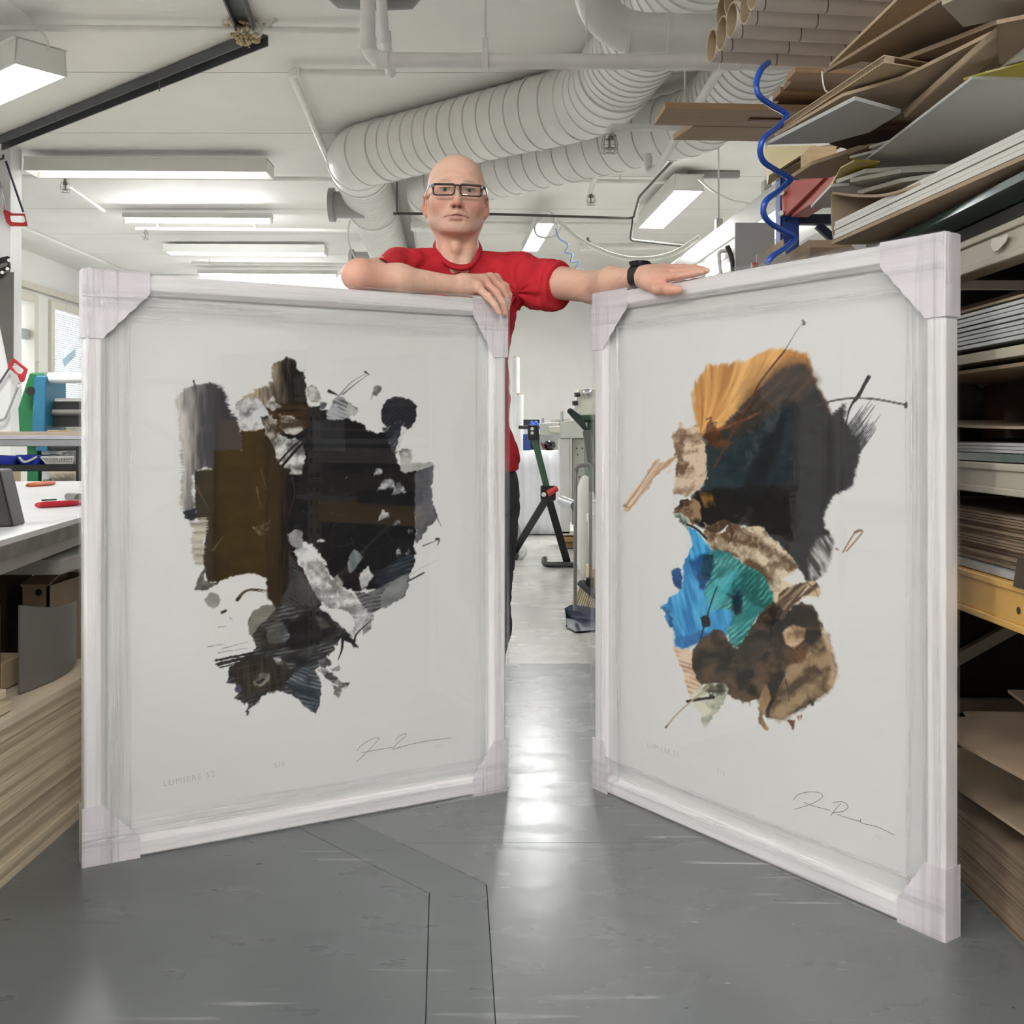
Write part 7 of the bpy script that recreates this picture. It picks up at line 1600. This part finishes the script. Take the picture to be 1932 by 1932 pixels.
for p, r_, a in ((ERp, .05, .5), (W(1270, 525, 2.19), .09, .35), (W(930, 550, 2.4), .06, .3)): mixc(np.exp(-(np.linalg.norm(Vb-p, axis=1)/r_)**2)*arm_*a, (206, 128, 112))
veins = np.abs(nz_(26, 2)-.5); mixc(np.clip(.035-veins, 0, 1)/.035*arm_*.16, (150, 130, 130))
mixc(np.exp(-(np.linalg.norm(Vb-W(1121, 540, 2.46), axis=1)/.018)**2)*.35, (150, 100, 84))
for tip in (W(1284, 545, 2.140),):
    mixc((np.linalg.norm((Vb-tip)*np.array([1, 1, 1.4]), axis=1) < .0085)*1.0*.6, (224, 172, 160))
sm_, N, L, b = nt('skin'); a = N.new('ShaderNodeVertexColor'); a.layer_name = 'ink'; L.new(a.outputs['Color'], b.inputs['Base Color']); b.inputs['Roughness'].default_value = .48; b.inputs['Specular IOR Level'].default_value = .3
b.inputs['Subsurface Weight'].default_value = .12; b.inputs['Subsurface Radius'].default_value = (.9, .35, .2); b.inputs['Subsurface Scale'].default_value = .008
tc = N.new('ShaderNodeTexCoord'); n2 = N.new('ShaderNodeTexNoise'); n2.inputs['Scale'].default_value = 420; n2.inputs['Detail'].default_value = 3; L.new(tc.outputs['Object'], n2.inputs['Vector']); bp = N.new('ShaderNodeBump'); bp.inputs['Strength'].default_value = .18; bp.inputs['Distance'].default_value = .002; L.new(n2.outputs['Fac'], bp.inputs['Height']); L.new(bp.outputs[0], b.inputs['Normal'])
body = np_mesh('body', Vb, Fb, sm_, man, lin(np.clip(col, 0, 255)))
del v
# T-shirt
v = Vol(np.arange(-.36, .17, .0035), np.arange(2.34, 2.84, .0035), np.arange(.66, 1.36, .0035))
SHO = .056
v.cone(NB+np.array([-.012, .025, .006]), SRp+np.array([.01, .015, .004]), .049, .053, .03); v.cone(NB+np.array([.012, .025, .003]), SLp+np.array([-.005, .0, .0]), .044, .055, .03)
v.ell(W(868, 600, 2.66), (.142, .098, .165), None, .04); v.ell(W(868, 760, 2.64), (.126, .094, .24), None, .05); v.ell(W(876, 868, 2.635), (.141, .104, .10), None, .04)
v.cone(SRp, SRp+(ERp-SRp)*.84+np.array([.016, 0, -.010]), .055, .0365, .03)
SLe = SLp+(ELp-SLp)*.52
v.cone(SLp, SLe, .056, .0530, .03); v.cone(SLp+np.array([.02, 0, -.02]), SLe+np.array([-.015, .01, -.026]), .05, .044, .03)
v.cone(W(860, 420, 2.64), W(864, 470, 2.618), .0525, .0525, .006, 's'); v.cone(W(864, 470, 2.61), W(867, 480, 2.575), .0490, .0270, .006, 's')
sd_ = norm(ELp-SLp); g = (v.ax[0][:, None, None], v.ax[1][None, :, None], v.ax[2][None, None, :])
pl = (g[0]-SLe[0])*sd_[0]+(g[1]-SLe[1])*sd_[1]+(g[2]-SLe[2])*sd_[2]-.016
v.D = np.where((g[0] > .01) & (g[2] > 1.03), np.maximum(v.D, pl), v.D).astype(np.float32)
v.D = np.maximum(v.D, (.712-g[2])+.004*np.sin(g[0]*30)+0*g[1]).astype(np.float32)
Vs, Fs_ = v.mesh(); del v
def vnormals(V, Fq):
    n_ = np.cross(V[Fq[:, 2]]-V[Fq[:, 0]], V[Fq[:, 3]]-V[Fq[:, 1]]); N_ = np.zeros_like(V)
    for k in range(4): np.add.at(N_, Fq[:, k], n_)
    return N_/(np.linalg.norm(N_, axis=1, keepdims=True)+1e-12)
Ns = vnormals(Vs, Fs_)
X_, Y_, Z_ = Vs.T
f1 = fbm(X_*9+Z_*5, Z_*13-X_*7+Y_*6, 1, 4); f2 = np.abs(fbm(X_*14-Z_*9, Z_*7+X_*5+Y_*9, 3, 3)-.5)*2
pit = SLp+np.array([.0, -.03, -.05]); rr = np.linalg.norm(Vs-pit, axis=1); an_ = np.arctan2(Z_-pit[2], X_-pit[0]); rad_ = np.sin(an_*9+3*f1)*np.exp(-(rr/.11)**2)*.006
pit2 = SRp+np.array([.04, -.05, -.02]); r2_ = np.linalg.norm(Vs-pit2, axis=1); an2 = np.arctan2(Z_-pit2[2], X_-pit2[0]); rad2 = np.sin(an2*8+3*f1+1)*np.exp(-(r2_/.09)**2)*.0055
low = np.clip((1.0-Z_)/.25, 0, 1); hor = np.sin(Z_*70+6*f1+X_*18)*.0026*low
cuff = np.exp(-((np.einsum('ij,j->i', Vs-SLe, sd_)+.006)/.004)**2)*(X_ > .01)*(Z_ > 1.03)*.0022
Vs = Vs+Ns*((f1-.5)*.012-np.clip(.22-f2, 0, 1)*.012+rad_+rad2+hor-cuff+np.exp(-((Z_-.727)/.004)**2)*-.0018)[:, None]
RED_ = mat('red cotton', (196, 44, 54), .85, var=.07, vscale=18, bump=.25, bscale=900, spec=.2)
shirt = np_mesh('t_shirt', Vs, Fs_, RED_, man, None, 'red cotton T-shirt')
vx, vy = CX+F*Vs[:, 0]/Vs[:, 1], HY-F*(Vs[:, 2]-CH)/Vs[:, 1]
sp = MB()
for px, w_ in ((847, .006), (855, .003)):
    k = np.hypot(vx-px, vy-552) < 5; dq = Vs[k, 1].min()-.0012 if k.any() else 2.55; sp.box(P(px, 553.2, dq)-np.array([w_/2, 0, 0]), P(px, 550.5, dq)+np.array([w_/2, .0015, 0]))
sp.build('shirt_print', WHITEP, shirt, kind='stuff')
cp = [(825, 450, 2.70), (825, 459, 2.655), (829, 472, 2.612), (838, 487, 2.580), (852, 497, 2.562), (869, 501, 2.556), (886, 498, 2.566), (897, 485, 2.592), (901, 471, 2.625), (901, 460, 2.665), (899, 450, 2.71), (885, 441, 2.74), (862, 439, 2.745), (838, 441, 2.74)]
cpts = catmull([W(*q) for q in cp]+[W(*cp[0])], 5)
cm = MB()
cc = np.mean(cpts, axis=0); V = []
for i, q in enumerate(cpts):
    out = norm((q-cc)*np.array([1, 1, .0])); dn_ = norm(out*.55+np.array([0, 0, -.85])); nn = norm(out*.85+np.array([0, 0, .55]))
    for a_, b2 in ((0, 0), (0, .004), (.013, .0055), (.015, .002), (.014, -.004), (0, -.003)): V.append(q+dn_*a_+nn*b2)
n = len(cpts); k6 = 6
Fs6 = [(i*k6+k, i*k6+(k+1) % k6, (i+1)*k6+(k+1) % k6, (i+1)*k6+k) for i in range(n-1) for k in range(k6)]
mesh_obj('collar', np.array(V), Fs6, mat('red rib', (184, 40, 50), .85, var=.06, bump=.3, bscale=700, spec=.2), shirt, True)
# trousers
v = Vol(np.arange(-.34, .10, .004), np.arange(2.45, 2.80, .004), np.arange(.02, .86, .004))
v.ell(W(877, 905, 2.635), (.131, .092, .10), None, .03)
v.chain([W(918, 960, 2.635), W(912, 1180, 2.615), W(902, 1405, 2.65)], (.080, .064, .052), .03); v.chain([W(842, 960, 2.635), W(822, 1180, 2.60), W(808, 1405, 2.63)], (.080, .064, .052), .03)
v.ell(W(930, 940, 2.62), (.064, .07, .07), None, .03)
g = (v.ax[0][:, None, None], v.ax[1][None, :, None], v.ax[2][None, None, :])
v.D = np.maximum(v.D, .05-g[2]+0*g[0]+0*g[1]).astype(np.float32); v.D = np.maximum(v.D, g[2]-.80+0*g[0]+0*g[1]).astype(np.float32)
Vt, Ft = v.mesh(); del v
Nt = vnormals(Vt, Ft); f1 = fbm(Vt[:, 0]*14+Vt[:, 1]*6, Vt[:, 2]*12+Vt[:, 0]*8, 2, 4); Vt = Vt+Nt*((f1-.5)*.014-np.clip(.2-np.abs(fbm(Vt[:, 2]*16+Vt[:, 0]*10, Vt[:, 0]*9+Vt[:, 1]*9, 4, 3)-.5)*2, 0, 1)*.012)[:, None]
tr_o = np_mesh('trousers', Vt, Ft, mat('charcoal trousers', (62, 62, 62), .9, var=.10, vscale=30, bump=.2, bscale=700, spec=.2), man, None, 'charcoal grey trousers')
pk = MB().tube(catmull([W(952, 976, 2.556), W(962, 966, 2.556), W(974, 957, 2.566)], 5), .0030, 6); pk.build('pocket_seam', BLACK, tr_o, smooth=True)
for px in (904, 806):
    q = W(px, 1420, 2.62); q[2] = 0
    s2 = MB(); s2.sphere(q+np.array([.0, -.045, .030]), .05, 16, 10, (.85, 2.1, .75)); V = np.array(s2.v); V[:, 2] = np.maximum(V[:, 2], .014); s2.v = [tuple(p) for p in V]
    sh = s2.build('shoe', mat('black shoe', (34, 34, 36), .5), man, smooth=True)
    so = MB().prism([q+np.array([math.cos(a)*.044, -.045+math.sin(a)*.106, 0]) for a in np.linspace(0, 6.283, 20)[:-1]], (0, 0, .016)); so.build('sole', mat('sole', (60, 60, 60), .7), sh)
# glasses
GF = mat('dark brown spectacle frame', (40, 24, 24), .25, var=.05)
gl_t = thing('eyeglasses', 'dark rectangular glasses on the man\'s face', 'glasses', h(0, -.105, -.008))
rim = MB()
def rrect(s_):
    x0, x1, z0, z1, r = .0075, .0630, -.0185, .0095, .005; pts = []
    for cx_, cz_, a0 in ((x1-r, z1-r, 0), (x0+r, z1-r, 90), (x0+r*1.3, z0+r*1.3, 180), (x1-r*1.2, z0+r*1.2, 270)):
        rr_ = r if cz_ > 0 else r*1.25
        for k in range(5):
            a = math.radians(a0+k*22.5); X = cx_+rr_*math.cos(a); Z = cz_+rr_*math.sin(a)
            if Z < -.01: X = X+(.006 if X < .03 else -.002)*((-.01-Z)/.017)
            pts.append((s_*X, -.1060+.16*(X-.008)**1*.25+.9*X*X, Z))
    return pts
for s_ in (-1, 1):
    pts = rrect(s_); pp = [h(*q) for q in pts]; pp = pp+[pp[0]]
    rim.tube(pp, [.0026*U_ if q[2] > .004 else .0019*U_ for q in pts+[pts[0]]], 8, flat=1.2)
rim.tube([h(-.010, -.1065, .006), h(0, -.1085, .0075), h(.010, -.1065, .006)], .0026*U_, 8)
rim.build('rims', GF, gl_t, smooth=True)
for s_ in (-1, 1):
    pts = rrect(s_); c = np.mean([h(*q) for q in pts], axis=0); n = len(pts); V = [h(*q)+HR@np.array([0, dy, 0])*U_ for dy in (0, .0012) for q in pts]
    MB().add(V, [tuple(range(n)), tuple(range(n, 2*n))[::-1]]+[(k, n+k, n+(k+1) % n, (k+1) % n) for k in range(n)]).build('lens', GLAZE, gl_t)
    tp = [h(s_*.0640, -.1010, .0055), h(s_*.0735, -.094, .005), h(s_*.0795, -.060, .002), h(s_*.0835, -.010, -.002), h(s_*.0835, .006, -.005), h(s_*.082, .022, -.018)]
    m = MB()
    for a_, b2 in zip(tp[:-1], tp[1:]): m.bar(a_, b2, .0022*U_, .0070*U_)
    m.build('temple', mat('steel temple', (176, 178, 180), .25, .8) if s_ < 0 else GF, gl_t)
    MB().obox(h(s_*.0648, -.1015, .0050), HR@np.array([.003, 0, 0]), HR@np.array([0, .003, 0]), HR@np.array([0, 0, .004])).build('hinge', GF, gl_t, bevel=.0008)
# wristwatch
wt = thing('wristwatch', 'black sports watch on the outstretched wrist', 'watch', W(1213, 522, 2.285))
wd = norm(KL['middle']-WLp); wc = WLp+wd*.006; up_ = norm(np.array([0, 0, 1.])-wd*wd[2]); sdw = np.cross(wd, up_)
bm = MB(); n = 32; V = []
for i in range(n):
    a = 2*math.pi*i/n; rx, rz_ = .0242, .0235
    dr = sdw*math.cos(a)*rx+up_*math.sin(a)*rz_; wdt = .0100 if math.sin(a) < .3 else .0125
    for e_, t_ in ((-1, 0), (1, 0), (1, 1), (-1, 1)): V.append(wc+dr*(1+t_*.16)+wd*e_*wdt)
bm.add(V, [(i*4+k, i*4+(k+1) % 4, ((i+1) % n)*4+(k+1) % 4, ((i+1) % n)*4+k) for i in range(n) for k in range(4)])
bm.build('strap', mat('watch rubber', (26, 27, 30), .5), wt, bevel=.001)
top = wc+up_*.0255; cs2 = MB().lathe(top, up_, [(-.003, .0200), (.0, .0215), (.006, .0215), (.008, .0195), (.0085, .0170), (.0075, .0165)], 28); cs2.build('case', mat('watch case', (30, 32, 38), .3, .3), wt, smooth=35)
MB().cyl(top+up_*.0078, top+up_*.0082, .0162, 24).build('dial', mat('dial', (12, 14, 18), .1), wt)
lg = MB()
for k in range(12):
    a = k*math.pi/6; q = top+(sdw*math.cos(a)+wd*math.sin(a))*.0212+up_*.004; lg.obox(q, wd*.0016, sdw*.0016, up_*.0032)
lg.build('bezel_lugs', BLACK, wt, kind='stuff')
for s_ in (-1, 1): MB().cyl(top+wd*s_*.010-sdw*.021+up_*.003, top+wd*s_*.010-sdw*.0255+up_*.003, .0022, 8).build('pusher', STEELD, wt)
